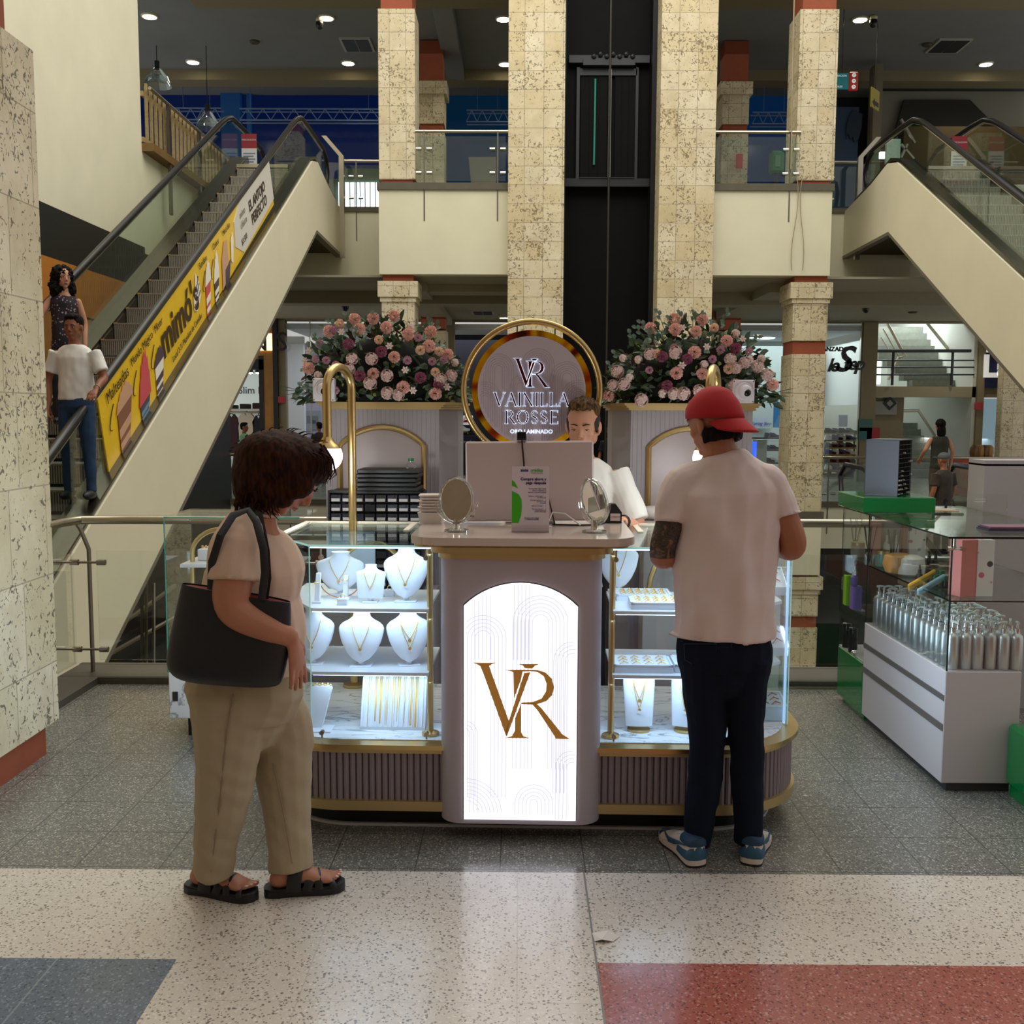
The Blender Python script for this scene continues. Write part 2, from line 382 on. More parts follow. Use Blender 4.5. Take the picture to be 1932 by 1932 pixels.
# ================================================================ BIG ELEVATOR COLUMNS AND SHAFT
for i in (0, 2):
    b = MB(); b.box(ev[i], ev[i+1], 19.7, 20.75, -4.8, 13); structure('column', b, S_big, 0)
b = MB(); b.box(ev[1]-.02, ev[2]+.02, 20.75, 20.95, -4.8, 13); structure('wall_shaft', b, M_shaft)
b = MB(); b.box(ev[1], ev[1]+.05, 20.4, 20.75, -4.8, 13); b.box(ev[2]-.09, ev[2], 20.3, 20.75, -4.8, 13); structure('trim_shaft_edge', b, M_dark)
el = empty('elevator_door', (P(1150, 345, 20.7).x, 20.7, Z2), 'black elevator landing door with header rail between the two tall stone columns', 'elevator door')
def lx(px): return P(px, 250, 20.7).x-el.location.x
def lz(py): return P(1150, py, 20.7).z-Z2
for a, c in ((1095, 1146), (1160, 1198)):
    b = MB(); b.box(lx(a), lx(c), -.0, .04, lz(338), lz(143))
    n = 3
    for k in range(1, n): b.box(lx(a+(c-a)*k/n)-.008, lx(a+(c-a)*k/n)+.008, -.012, 0, lz(338), lz(143))
    b.build('door_panel', M_shaft, el)
b = MB(); b.box(lx(1072), lx(1222), -.12, .04, lz(122), lz(108)); b.box(lx(1098), lx(1195), -.16, .04, lz(128), lz(115)); b.box(lx(1093), lx(1200), -.03, .04, lz(143), lz(130))
b.box(lx(1087), lx(1093), -.03, .04, lz(340), lz(128)); b.box(lx(1198), lx(1203), -.03, .04, lz(340), lz(128))
for k in range(7): b.ell((lx(1118+k*12), -.16, lz(112-(k % 2)*4)), .05, 8, 6)
b.build('header_rail', mat('rail_dark', '3a3d40', .45, .6), el)
b = MB(); b.box(lx(1147), lx(1152), -.05, .0, lz(338), lz(130)); b.build('jamb_strip', M_chrome, el)
b = MB(); b.tube([(lx(1121), -.03, lz(312)), (lx(1122), -.03, lz(150))], .02, 8); b.build('release_rod', mat('teal_rod', '2f8f80', .4), el)
b = MB(); b.box(lx(1062), lx(1240), -.2, .04, lz(356), lz(341)); b.box(lx(1093), lx(1196), -.22, -.2, lz(341), lz(339)); b.build('sill', mat('sill_dark', '2e3032', .4, .5), el)
b = MB(); b.tube([(P(1153, 0, 20.2).x, 20.2, 13), (P(1153, 0, 20.2).x, 20.2, -4.7)], .022, 8); b.build('hoist_cable', mat('cable_dark', '3c3a34', .4, .6), label='dark steel hoist cable hanging down the middle of the elevator shaft', cat='cable')
# ================================================================ SIDE COLUMNS (upper, ground, basement storeys)
def side_column(px0, px1, nm='column'):
    x0 = P(px0, 440, 19.95).x; x1 = P(px1, 440, 19.95).x; y0 = 19.96; y1 = 20.75
    b = MB()
    b.m = 0; b.box(x0, x1, y0, y1, Z2+.08, 9.13)
    b.box(x0-.04, x1+.04, y0-.05, y1, 3.816, 4.115); b.box(x0+.0, x1-.0, y0-.02, y1, 3.726, 3.816); b.box(x0+.03, x1-.03, y0, y1, 3.013, 3.726); b.box(x0+.03, x1-.03, y0, y1, F1, 2.761)
    b.box(x0-.04, x1+.04, y0-.05, y1, -1.82, -1.57); b.box(x0, x1, y0-.02, y1, -1.92, -1.82); b.box(x0+.03, x1-.03, y0, y1, -2.36, -1.92); b.box(x0+.03, x1-.03, y0, y1, -4.8, -2.59)
    o = structure(nm, b, S_side, 0)
    b = MB()
    for z0, z1 in ((Z2, Z2+.08), (9.13, 10.6), (4.11, ZB), (2.76, 3.015), (-1.57, -1.5), (-2.6, -2.35)): b.box(x0+.05, x1-.05, y0+.03, y1-.03, z0, z1)
    structure('column_band', b, M_terra, parent=o)
side_column(716, 784); side_column(1498, 1570)
# far interior columns on the gallery
for pa, pb in ((790, 838), (1362, 1412)):
    x0 = P(pa, 250, 25.5).x; x1 = P(pb, 250, 25.5).x
    zz = [P(815, q, 25.5).z for q in (248, 233, 178, 154, 136)]
    b = MB(); b.box(x0, x1, 25.5, 26.2, Z2, zz[0]); b.box(x0, x1, 25.5, 26.2, zz[1], zz[2]); b.box(x0-.07, x1+.07, 25.43, 26.2, zz[2], zz[3]); o = structure('column', b, S_side, 0)
    b = MB(); b.box(x0+.03, x1-.03, 25.53, 26.1, zz[0], zz[1]); b.box(x0+.03, x1-.03, 25.53, 26.1, zz[3], 10.5); structure('column_band', b, M_terra, parent=o)
for pa, pb in ((792, 842), (1345, 1400)):
    x0 = P(pa, 620, 26.5).x; x1 = P(pb, 620, 26.5).x
    b = MB(); b.box(x0, x1, 26.5, 27.2, F1, 3.7); o = structure('column', b, S_side, 0)
    b = MB(); b.box(x0+.03, x1-.03, 26.53, 27.1, 3.75, 3.95); b.box(x0+.03, x1-.03, 26.53, 27.1, 3.95, 4.25); structure('column_band', b, M_terra, parent=o)
# ================================================================ GALLERY CEILING, BEAMS, BACK WALL, BLUE WINDOWS
b = MB(); b.box(-20, 14, 20.2, 33, 10.53, 10.7); structure('ceiling', b, M_ceil)
b = MB(); b.box(XL-.4, 14, 21.0, 21.9, 9.86, 10.6); b.box(-20, 14, 27.7, 28.3, 10.26, 10.6); structure('trim_gallery_beam', b, M_beam)
b = MB(); b.prism([(-1.95, 21.9, 10.53), (-1.5, 21.9, 10.53), (-1.5, 21.9, 10.25), (-1.95, 21.9, 10.3)], (0, 5.8, 0)); structure('trim_beam_rib', b, M_ceil)
YW = 29.9
WX = P(1362, 250, YW).x
M_bluewin = mat('blue_film_glass', '04102c', .15, emit='06205c', es=.22)
M_bluewin2 = mat('blue_film_glass_dim', '05182a', .15, emit='0b3a5c', es=.2)
b = MB(); b.box(-20, P(718, 250, YW).x, YW, YW+.1, 8.0, 10.6); structure('window_1', b, M_bluewin)
b = MB(); b.box(P(718, 250, YW).x, P(958, 250, YW).x, YW, YW+.1, 7.6, 10.6); structure('window_2', b, M_bluewin2)
b = MB(); b.box(WX, P(1500, 250, YW).x, YW, YW+.1, 7.6, 10.6); structure('window_3', b, mat('blue_film_glass_dark', '041428', .15, emit='08305a', es=.3))
b = MB(); b.box(P(418, 200, YW-.1).x, P(455, 200, YW-.1).x, YW-.2, YW, 6, 10.6); b.box(P(466, 200, YW-.1).x, P(474, 200, YW-.1).x, YW-.15, YW, 6, 10.6)
structure('window_mullion', b, mat('blue_mullion', '123a66', .4, emit='0d3a66', es=.25))
b = MB(); b.box(P(560, 250, YW).x, P(720, 250, YW).x, YW-.05, YW, Z2, P(640, 338, YW).z); structure('wall_parapet_far', b, mat('grey_green_wall', '4f5c4c', .8))
b = MB(); b.box(P(640, 365, YW-.1).x, P(716, 365, YW-.1).x, YW-.14, YW-.1, P(680, 352, YW).z, P(680, 320, YW).z); structure('wall_green_panel', b, mat('green_grey_panel', '5a6a58', .8))
# daylight slots under the window
sb = empty('daylight_grille', P(680, 368, YW-.2), 'bright vertical daylight slots behind the railing at the far end of the upper floor', 'window grille')
b = MB(); b.box(-.62, .56, 0, .03, -.35, .35); b.build('daylight_pane', mat('daylight', 'ffffff', .5, emit='eef2ff', es=2.6), sb)
b = MB()
for k in range(9): b.box(-.60+k*.145, -.575+k*.145, -.03, 0, -.35, .35)
b.build('bar', mat('grille_grey', '8a8c92', .5), sb)
b = MB(); b.box(-20, 16, 30.0, 30.3, Z2, 11); structure('wall_back_upper', b, mat('back_wall_dark', '1b2230', .8))
# glazed bay between side column and elevator column: light desk shape + dim interior
b = MB(); q_ = [P(884, 296, 27), P(936, 296, 27), P(936, 360, 27), P(900, 360, 27)]; q_[2].z = q_[3].z = Z2; b.prism(q_, (0, .5, 0)); b.build('reception_desk', mat('pale_desk', '9c9c90', .6), label='pale tapered desk standing on the upper floor behind the glass railing', cat='desk')
b = MB(); b.box(P(840, 300, 29).x, P(958, 300, 29).x, 29, 29.2, Z2, 7.4); structure('wall_gallery_low', b, mat('dim_grey', '5c5f5c', .7))
# roof trusses across the windows
def truss(pa, pb, py, Y, h, lab):
    a = P(pa, py, Y); c = P(pb, py, Y); n = max(4, int((c.x-a.x)/.42)); b = MB()
    for dz, dy in ((0, 0), (-h, 0), (0, .3), (-h, .3)): b.tube([a+Vector((0, dy, dz)), Vector((c.x, a.y+dy, a.z+dz))], .022, 6)
    for k in range(n):
        x0 = a.x+(c.x-a.x)*k/n; x1 = a.x+(c.x-a.x)*(k+.5)/n; x2 = a.x+(c.x-a.x)*(k+1)/n
        b.tube([(x0, Y, a.z-h), (x1, Y, a.z)], .013, 5); b.tube([(x1, Y, a.z), (x2, Y, a.z-h)], .013, 5)
    for xx in (a.x+.3, c.x-.3): b.tube([(xx, Y, a.z), (xx, Y, 10.53)], .008, 5)
    b.build('lighting_truss', mat('truss_metal', '6f7f9c', .4, .5, emit='3a4a66', es=.12), label=lab, cat='truss')
truss(325, 417, 204, 28.8, .3, 'short blue-grey lighting truss beside the wooden picket fence, upper floor')
truss(452, 716, 205, 28.8, .3, 'long blue-grey lighting truss crossing the blue windows above the escalator')
truss(880, 960, 208, 28.8, .3, 'blue-grey lighting truss seen between the small column and the tall column')
truss(1420, 1500, 212, 28.8, .3, 'dim lighting truss in the dark window beside the right-hand small column')
# ================================================================ RIGHT UPPER PART
b = MB(); b.box(P(1645, 300, 29).x, 15, 29.0, 29.2, Z2, 10.4); structure('wall_right_upper', b, mat('upper_wall_grey', '8f9080', .8))
b = MB(); b.box(P(1580, 300, 26).x, P(1642, 300, 26).x, 27.0, 27.1, Z2, 9.4); structure('wall_blue', b, mat('petrol_wall', '1c3550', .7))
b = MB(); b.box(P(1642, 300, 26.9).x, P(1658, 300, 26.9).x, 26.8, 27.2, Z2, 10.4); structure('wall_pier_upper', b, mat('pier_beige', '7c7560', .8))
b = MB(); b.prism([P(1706, 188, 28.8), P(1830, 188, 28.8), P(1932, 290, 28.8), P(1932, 420, 28.8), P(1640, 420, 28.8)], (0, .1, 0)); structure('wall_stairwell_upper', b, mat('stairwell_dark', '2c2e2a', .8))
b = MB(); b.box(P(1790, 300, 25).x, 15, 28.0, 28.1, Z2, 9.2); structure('wall_right_ochre', b, mat('ochre_wall', '5c4c2c', .8))
# ================================================================ ESCALATORS
SL = .553
def escalator(name, XA, XB, outer, label, y_lo, n_lo, steps=True, skirt_side=True):
    """XA<XB balustrade planes; outer = side with cream cladding facing the view (+1: XB, -1: XA)."""
    root = empty(name, ((XA+XB)/2, 8.3, 0), label, 'escalator')
    ox, oy = root.location.x, root.location.y
    def H(Y): return 4.26+(Y-14)*SL          # handrail
    def T(Y): return 3.40+(Y-14)*SL          # step nosing
    def D(Y): return 3.36+(Y-14)*SL          # top of cladding
    def U(Y): return 1.95+(Y-14)*SL          # truss bottom
    YT = 18.55; YE = 21.2
    def L(x, y, z): return (x-ox, y-oy, z)
    # cladding + truss, one solid outline extruded across the width
    def outline(x):
        pts = [(y_lo, U(y_lo)), (19.5, U(19.5)), (22.25, 4.95), (22.25, 5.86), (20.6, 6.08), (19.7, 6.27), (19.2, D(19.2)-.06), (y_lo, D(y_lo))]
        return [L(x, y, z) for y, z in pts]
    for xs, nm in ((XA, 'cladding'), (XB, 'cladding')):
        b = MB(); s = .12 if xs == XB else -.12
        b.prism(outline(xs-(0 if s > 0 else 0)), (s, 0, 0)); b.build(nm, M_cream2, root, 0)
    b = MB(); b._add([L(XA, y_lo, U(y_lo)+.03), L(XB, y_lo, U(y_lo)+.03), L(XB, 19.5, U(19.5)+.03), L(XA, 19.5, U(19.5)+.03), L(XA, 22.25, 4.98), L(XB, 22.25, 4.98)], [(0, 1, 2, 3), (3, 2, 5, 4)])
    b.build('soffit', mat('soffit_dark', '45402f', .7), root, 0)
    b = MB()
    for xs in (XA-.12, XB):
        b.prism([L(xs-.005, y, z) for y, z in ((y_lo, U(y_lo)-.06), (19.5, U(19.5)-.06), (19.5, U(19.5)), (y_lo, U(y_lo)))], (.13, 0, 0))
        b.prism([L(xs-.005, y, z) for y, z in ((19.5, U(19.5)-.06), (22.25, 4.89), (22.25, 4.95), (19.5, U(19.5)))], (.13, 0, 0))
    b.build('edge_trim', mat('edge_trim_grey', '6e685a', .5), root, 0)
    # metal deck and inner skirt
    b = MB()
    for xs, s in ((XA, 1), (XB, -1)):
        prof = [(y_lo, D(y_lo)), (19.1, D(19.1)-.02), (19.6, 6.3), (20.6, 6.1), (21.6, 5.96)]
        for (ya, za), (yb, zb) in zip(prof[:-1], prof[1:]):
            x0, x1 = (xs-.10, xs+.16) if s > 0 else (xs-.16, xs+.10)
            b.prism([L(x0, ya, za), L(x1, ya, za), L(x1, yb, zb), L(x0, yb, zb)], (0, 0, .05))
            b.prism([L(xs+s*.16, ya, za), L(xs+s*.16, yb, zb), L(xs+s*.16, yb, zb-.42), L(xs+s*.16, ya, za-.42)], (s*.01, 0, 0))
    b.build('deck', mat('deck_metal', '6c685c', .22, .95), root, 0)
    # glass balustrades
    for xs in (XA, XB):
        b = MB(); xs_ = xs
        pts = [(y_lo, D(y_lo)), (18.65, D(18.65)), (19.6, 6.3), (21.1, 6.02), (21.2, 6.5), (20.9, 6.70), (18.65, H(18.55)-.03), (y_lo, H(y_lo)-.04)]
        b.prism([L(xs-.005, y, z) for y, z in pts], (.01, 0, 0)); b.build('glass_panel', G_smoke, root, 0)
        b = MB(); path = [(y_lo, H(y_lo)), (12, H(12)), (16, H(16)), (18.1, H(18.1)), (18.45, H(18.45)-.02), (18.8, 6.82), (19.3, 6.84), (20.8, 6.81), (21.15, 6.69), (21.3, 6.45), (21.2, 6.18), (21.0, 6.05)]
        b.tube([L(xs, y, z) for y, z in path], (.045), 10)
        b.build('handrail', M_rubber, root, 60)
        b = MB(); b.tube([L(xs, y, z-.055) for y, z in path[:8]], .02, 6); b.build('handrail_track', M_chrome, root, 60)
    # steps
    if steps:
        st = mat('step_metal', 'a29d92', .45, .55, var=.15, vs=30)
        run = .41; y = 18.45; first = None; k = 0
        while y > n_lo:
            z = T(y)
            if first is None:
                b = MB(); b.box(XA+.17-ox, XB-.17-ox, 0, run+.03, -.02, 0)
                m = 36
                b.m = 0
                for q in range(m):
                    x = XA+.18-ox+(XB-XA-.36)*q/m; b.box(x, x+(XB-XA-.36)/m*.55, 0, .012, -.195, -.015)
                b.m = 1; b.box(XA+.17-ox, XB-.17-ox, .012, .02, -.195, 0)
                b.m = 3; b.box(XA+.17-ox, XB-.17-ox, .035, .05, -.25, -.01); b.m = 2; b.box(XA+.17-ox, XA+.2-ox, -.004, .05, -.01, .004)  # black strip behind the riser stands in for the tread's shadow line
                first = b.build('step', [st, mat('riser_dark', '76726a', .5, .4), mat('yellow_edge', 'b89a3a', .5), M_black], root, 0); o = first
            else:
                o = first.copy(); col.objects.link(o)
            o.location = (0, y-oy, z); y -= run; k += 1
    b = MB(); b.box(XA+.17-ox, XB-.17-ox, 18.45-oy, 21.6-oy, Z2-.06, Z2); b.build('landing_plate', M_steel, root, 0)
    return root
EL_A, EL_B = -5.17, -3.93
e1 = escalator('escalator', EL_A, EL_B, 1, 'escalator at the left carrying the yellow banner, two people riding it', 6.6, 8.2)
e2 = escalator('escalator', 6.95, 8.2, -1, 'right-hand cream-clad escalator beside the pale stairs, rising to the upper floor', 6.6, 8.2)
# ---------------------------------------------------------------- the yellow advertising banner on the left escalator
bx = EL_B+.012
ban = empty('advertising_banner', (bx, 12.8, 3.2), 'yellow ice cream banner running along the glass side of the left escalator', 'banner')
def BL(y, h): return Vector((0.02, y-12.8, 3.36+(y-14)*SL+h-3.2))   # h above cladding top
M_yel = mat('banner_yellow', 'e8bd14', .3, var=.05, emit='e8bd14', es=.03)
uu = Vector((0, 1, SL)).normalized(); vv = Vector((0, -SL, 1)).normalized(); dx_ = Vector((-.02, 0, 0))
b = MB(); b.prism([BL(9.50, .84)+dx_, BL(9.72, -.02)+dx_, BL(16.55, .10)+dx_, BL(16.25, .9)+dx_], (.012, 0, 0)); b.build('vinyl_sheet', M_yel, ban, 0)
b = MB(); b.prism([BL(14.7, .10), BL(16.52, .2), BL(16.24, .87), BL(14.5, .87), BL(14.2, .7), BL(14.25, .35)], (-.012, 0, 0)); b.build('white_patch', mat('banner_white', 'd9d6cc', .4), ban, 0)
M_brown = mat('banner_brown', '3a2418', .5); M_wht = mat('banner_icecream', 'f4efe6', .4); M_pink = mat('banner_pink', 'd0505c', .4); M_tan = mat('banner_tan', 'd0a080', .4); M_purple = mat('banner_violet', '4a3a4e', .4); M_coc = mat('banner_cocoa', '8a5a42', .4); M_cy = mat('banner_blue', '5a90b0', .4)
def btxt(s, y, h, size, m=M_brown, **k): text_mesh('lettering', s, size, m, BL(y, h)+Vector((.006, 0, 0)), uu, vv, .002, ban, **k)
btxt("mimó's", 11.85, .50, .52, bold=.010, shear=.15)
btxt('Local 2-31 Plazoleta de Comidas', 12.1, .17, .095, shear=.15)
for s_, y_, h_, z_ in (('Malteadas', 9.95, .74, .16), ('Mundo Mágico', 10.62, .76, .12), ('Mixer', 11.12, .76, .12), ('Sundaes', 12.75, .76, .11), ('Conos', 13.3, .76, .11), ('Minis dúo', 13.8, .76, .10)): btxt(s_, y_, h_, z_, shear=.1)
btxt('EL ANTOJO', 15.45, .61, .205, bold=.005); btxt('PERFECTO', 15.58, .37, .215, bold=.005); btxt('mimo\nclásico', 14.65, .60, .14, mat('banner_grey', '8a8880', .5)); btxt('$3.500', 14.7, .28, .12)
def blob(pts, m, nm, up_=0.0):
    b = MB(); b.prism([BL(y, h)+Vector((up_, 0, 0)) for y, h in pts], (.004, 0, 0)); b.build(nm, m, ban, 0)
def cup(y, mt, mb, nm, w=.2, h0=.40, tall=.28, stripe=None):
    blob([(y-w*.85, h0), (y-w*.5, .02), (y+w*.5, .03), (y+w*.85, h0)], mb, nm+'_cup')
    if stripe: blob([(y-w*.72, h0*.62), (y-w*.66, h0*.42), (y+w*.66, h0*.46), (y+w*.72, h0*.66)], stripe, nm+'_layer', .003); blob([(y-w*.62, h0*.3), (y-w*.55, h0*.16), (y+w*.55, h0*.18), (y+w*.60, h0*.32)], stripe, nm+'_layer', .003)
    pts = [(y-w*.9, h0)]+[(y+w*(cos(pi-pi*k/14))*(1-.25*sin(pi*k/14)), h0+tall*sin(pi*k/14)*(1+.10*(-1)**k)) for k in range(15)]+[(y+w*.9, h0)]
    blob(pts, mt, nm+'_top', .002)
cup(10.12, M_tan, M_coc, 'milkshake', .22, .46, .2, M_tan); cup(10.68, M_pink, M_purple, 'berry_sundae', .17, .2, .48, M_cy); cup(11.13, M_purple, M_wht, 'cookie_mixer', .16, .36, .16, M_purple)
cup(12.95, M_wht, M_pink, 'strawberry_sundae', .12, .42, .26, M_wht); cup(13.32, M_wht, M_purple, 'chocolate_sundae', .12, .30, .34, M_wht)
blob([(13.6, .05), (13.58, .45), (13.68, .64), (13.82, .62), (13.88, .3), (13.8, .1)], M_tan, 'waffle_cone'); blob([(13.72, .02), (13.72, .26), (13.98, .30), (13.9, .04)], M_purple, 'cone_wrap', .002)
blob([(14.02, .25), (14.0, .52), (14.08, .62), (14.14, .5), (14.1, .2)], M_wht, 'small_cone', .002)
blob([(12.38, .34), (12.36, .50), (12.42, .60), (12.44, .76), (12.52, .66), (12.60, .56), (12.64, .40), (12.5, .28)], M_wht, 'soft_serve')
for k in range(3):
    b = MB(); b.tube([BL(12.38+.02*k, .38+.1*k)+Vector((.006, 0, 0)), BL(12.5, .40+.10*k)+Vector((.006, 0, 0)), BL(12.61-.04*k, .48+.1*k)+Vector((.006, 0, 0))], .008, 5); b.build('swirl_line', M_brown, ban)
for y in (9.80, 10.42, 10.95, 12.8, 13.15):
    b = MB(); b.tube([BL(y+.05*cos(t*.7)-.02, .62-.035*t+.02*sin(t))+Vector((.004, 0, 0)) for t in range(8)], .005, 5); b.build('squiggle', M_brown, ban)
# ================================================================ RAILINGS
def rail_post(parent, ox, p, d):
    """steel flat post with two glass clamps; p on the curb; d = unit vector along the rail"""
    p = Vector(p)-ox; d = Vector(d); n = Vector((-d.y, d.x, 0)); b = MB()
    b.tube([p, p+Vector((0, 0, .74)), p+n*-.0+d*-.045+Vector((0, 0, .86)), p+d*-.08+Vector((0, 0, .915))], [(.012, .02)]*4, 6)
    b.build('post', mat('post_steel', '7d766a', .35, .9), parent)
    b = MB()
    for z in (.14, .665):
        b.tube([p+d*-.24+n*-.02+Vector((0, 0, z)), p+d*.10+n*-.02+Vector((0, 0, z))], .008, 6)
        for s in (-.08, .08): b.tube([p+d*(s-.025)+n*-.02+Vector((0, 0, z)), p+d*(s+.025)+n*-.02+Vector((0, 0, z))], .018, 8)
    b.build('clamp', mat('clamp_steel', '8c8478', .35, .9), parent)
near = empty('handrail_barrier', (-2.6, 6.0, .045), 'steel and glass railing guarding the open void behind the jewellery stand', 'railing')
nx = Vector(near.location)
b = MB(); b.tube([Vector((-2.62, 4.95, .965))-nx, Vector((-2.62, 5.8, .965))-nx, Vector((-2.58, 5.97, .965))-nx, Vector((-2.3, 6.0, .965))-nx, Vector((9, 6.0, .965))-nx], .025, 12); b.build('top_rail', M_steel, near)
for x in (-2.56, -1.1, .3, 1.25, 2.6, 4.0): rail_post(near, nx, (x, 6.02, .045), (1, 0, 0))
rail_post(near, nx, (-2.62, 4.98, .045), (0, 1, 0))
for x0, x1 in ((-2.5, -1.16), (-1.04, .24), (.36, 1.2), (1.3, 2.54), (2.66, 4)):
    b = MB(); b.box(x0-nx.x, x1-nx.x, -.02, -.008, .08, .735); b.build('glass_panel', G_clear, near, 0)
b = MB(); b.box(-.01, .0, -1.0, -.1, .08, .735); b.build('glass_panel', G_clear, near, 0)
def far_rail(x0, x1, Y, zf, nm_label, posts, z=.96, mid=False):
    o = empty('balcony_railing', (x0, Y, zf), nm_label, 'railing'); b = MB(); L = x1-x0
    b.tube([(0, 0, z), (L, 0, z)], .03, 8); b.build('top_rail', M_steel, o)
    for px in posts:
        b = MB(); b.box(px-.012, px+.012, -.06, -.04, -.7, z); b.build('post', mat('post_steel', '7d766a', .35, .9), o)
        b = MB()
        for zz in (.18, .62):
            for s in (-.1, .1): b.tube([(px+s-.05, -.08, zz), (px+s+.05, -.08, zz)], .03, 8)
        b.build('clamp', M_chrome, o)
    b = MB(); b.box(.05, L-.05, -.05, -.035, .04, .86); b.build('glass_panel', G_smoke, o, 0)
    return o
xq = P(784, 440, YF).x
far_rail(xq, ev[0], YF+.05, Z2, 'glass balcony railing between the small stone column and the tall one left of the elevator', [.17, ev[0]-xq-.2])
far_rail(ev[3], P(1506, 440, YF).x, YF+.05, Z2, 'glass balcony railing between the elevator column and the small stone column to its right', [P(1487, 440, YF).x-ev[3]])
far_rail(P(642, 440, YR).x, xa, YR+.05, Z2, 'short glass railing at the head of the left escalator', [.35])
far_rail(xb, 7.1, YR+.05, Z2, 'short glass railing beside the head of the right escalator', [.55])
far_rail(xb, 12, YR+.05, F1, 'glass railing on the ground floor across the void, right side', [.8, 2.1])
far_rail(-9, xa, YR+.05, F1, 'glass railing on the ground floor across the void, left side', [4, 5.2])
# small gate posts at the head of both escalators
for x, s, lab in ((-3.7, 1, 'tilted steel newel post at the head of the left escalator'), (6.95, -1, 'tilted steel newel post at the head of the right escalator')):
    b = MB(); b.box(x-.05, x+.05, 21.6, 21.7, 4.8, 6.85); b.prism([(x-.05, 21.6, 6.85), (x+.05, 21.6, 6.85), (x-s*.35+.05, 21.6, 7.25), (x-s*.35-.05, 21.6, 7.25)], (0, .1, 0))
    b.build('newel_post', M_steel, label=lab, cat='post')
    b = MB(); b.box(x-s*.05-.3*(s > 0), x-s*.05+.3*(s < 0), 21.75, 21.77, 5.85, 6.75); b.build('glass_wing', G_clear, label='glass side panel fixed to the '+lab[7:], cat='glass panel')
# picket fence on the left gallery
fe = empty('picket_fence', (XL, 17.45, Z2), 'wooden picket fence with steel railing along the upper floor, left of the escalator', 'fence')
b0 = MB(); b0.box(-.02, .02, -.03, .03, .05, 1.08); pk = None
for k in range(23):
    y = .1+k*.22
    if pk is None: pk = b0.build('picket', M_wood, fe, 0); o = pk
    else: o = pk.copy(); col.objects.link(o)
    o.location = (.06, y, .0)
b = MB(); b.box(.0, .04, 0, 5.1, .12, .2); b.box(0, .04, 0, 5.1, .86, .94); b.build('fence_rail', M_wood, fe, 0)
b = MB(); b.tube([(.16, 0, .98), (.16, 5.1, .98)], .03, 8); b.build('top_rail', M_steel, fe)
for y in (.9, 2.6, 4.3):
    b = MB(); b.box(.14, .18, y-.05, y+.05, -.9, .98); b.build('post', mat('post_steel', '7d766a', .35, .9), fe, 0)
b = MB(); b.box(-.02, .2, 0, 5.1, -.03, .1); b.build('base_beam', mat('wood_dark', '7a5c30', .7, var=.2), fe, 0)
# pendant lamps on the gallery
for px, py, r, Y in ((297, 155, .34, 26), (392, 236, .30, 26)):
    p = P(px, py, Y); b = MB(); b.lathe([(.05, .35), (.12, .30), (r*.8, .12), (r, -.1), (r*.96, -.1), (r*.7, .08), (.05, .2)], p, 20); o = b.build('pendant_lamp', G_green, label='clear ribbed bell pendant lamp, '+('near the ceiling above the picket fence' if py < 200 else 'hanging lower, beside the top of the escalator'), cat='pendant lamp', group='bell pendant lamps')
    b = MB(); b.tube([p+Vector((0, 0, .3)), p+Vector((0, 0, .5))], .06, 8); b.tube([p+Vector((0, 0, .5)), Vector((p.x, p.y, 10.9))], .01, 5); b.build('cord', M_dark, o)
# ================================================================ CEILING FITTINGS
def downlight(px, py, Z, Y=None, label='', group=None, r=.13):
    p = PZ(px, py, Z-.03); b = MB(); b.lathe([(r*1.25, .03), (r*1.25, 0), (r, -.005), (r, .02)], p, 20); o = b.build('downlight', mat('lamp_ring', 'd8d4c0', .5), label=label, cat='ceiling light', group=group)
    b = MB(); b.lathe([(.001, -.008), (r, -.008), (r, .012), (.001, .012)], p, 20); b.build('diffuser', M_lamp, o)
    return p
CL = 10.53
ups = [(282, 32, 'above the top of the picket fence wall, front row'), (616, 35, 'front row, just left of the upper small stone column'), (364, 118, 'rear row, above the escalator head'), (657, 120, 'rear row, left of the upper small stone column'), (950, 37, 'front row, touching the tall column left of the elevator'), (953, 122, 'rear row, touching the tall column left of the elevator'), (1623, 38, 'front row, right of the right-hand small column'), (1860, 122, 'rear row, far right over the stairs')]
for px, py, s in ups:
    p = downlight(px, py, CL, label='round gallery ceiling light, '+s, group='gallery downlights', r=.15)
    point_light('downlight_beam', (p.x, p.y, p.z-.1), 60, (1, .9, .68), .12, 130)
lows = [(628, 570, 'left of the lower capital'), (662, 593, 'just over the left flower arrangement'), (950, 573, 'touching the tall column, nearer'), (952, 600, 'touching the tall column, farther'), (1604, 574, 'right of the right-hand capital'), (1828, 601, 'beside the cladding edge of the right escalator')]
for px, py, s in lows:
    p = downlight(px, py, ZB-.02, label='round arcade ceiling light, '+s, group='arcade downlights', r=.13)
    point_light('arcade_beam', (p.x, p.y, p.z-.1), 35, (1, .9, .68), .1, 130)
def vent(px, py, Z, w, d, label):
    p = PZ(px, py, Z); b = MB(); b.box(p.x-w/2, p.x+w/2, p.y-d/2, p.y+d/2, Z-.04, Z); o = b.build('ceiling_vent', mat('vent_frame', 'b0b0a8', .6), label=label, cat='vent')
    b = MB(); b.box(p.x-w/2+.06, p.x-.01, p.y-d/2+.05, p.y+d/2-.05, Z-.05, Z-.038); b.box(p.x+.01, p.x+w/2-.06, p.y-d/2+.05, p.y+d/2-.05, Z-.05, Z-.038); b.build('grille', mat('vent_dark', '2c3034', .6), o)
vent(674, 83, CL, .75, .9, 'square air vent in the gallery ceiling between two lit downlights'); vent(1790, 85, CL, .8, .9, 'square air vent in the gallery ceiling above the right escalator')
vent(911, 588, ZB, .6, .9, 'air vent in the arcade ceiling left of the tall column')
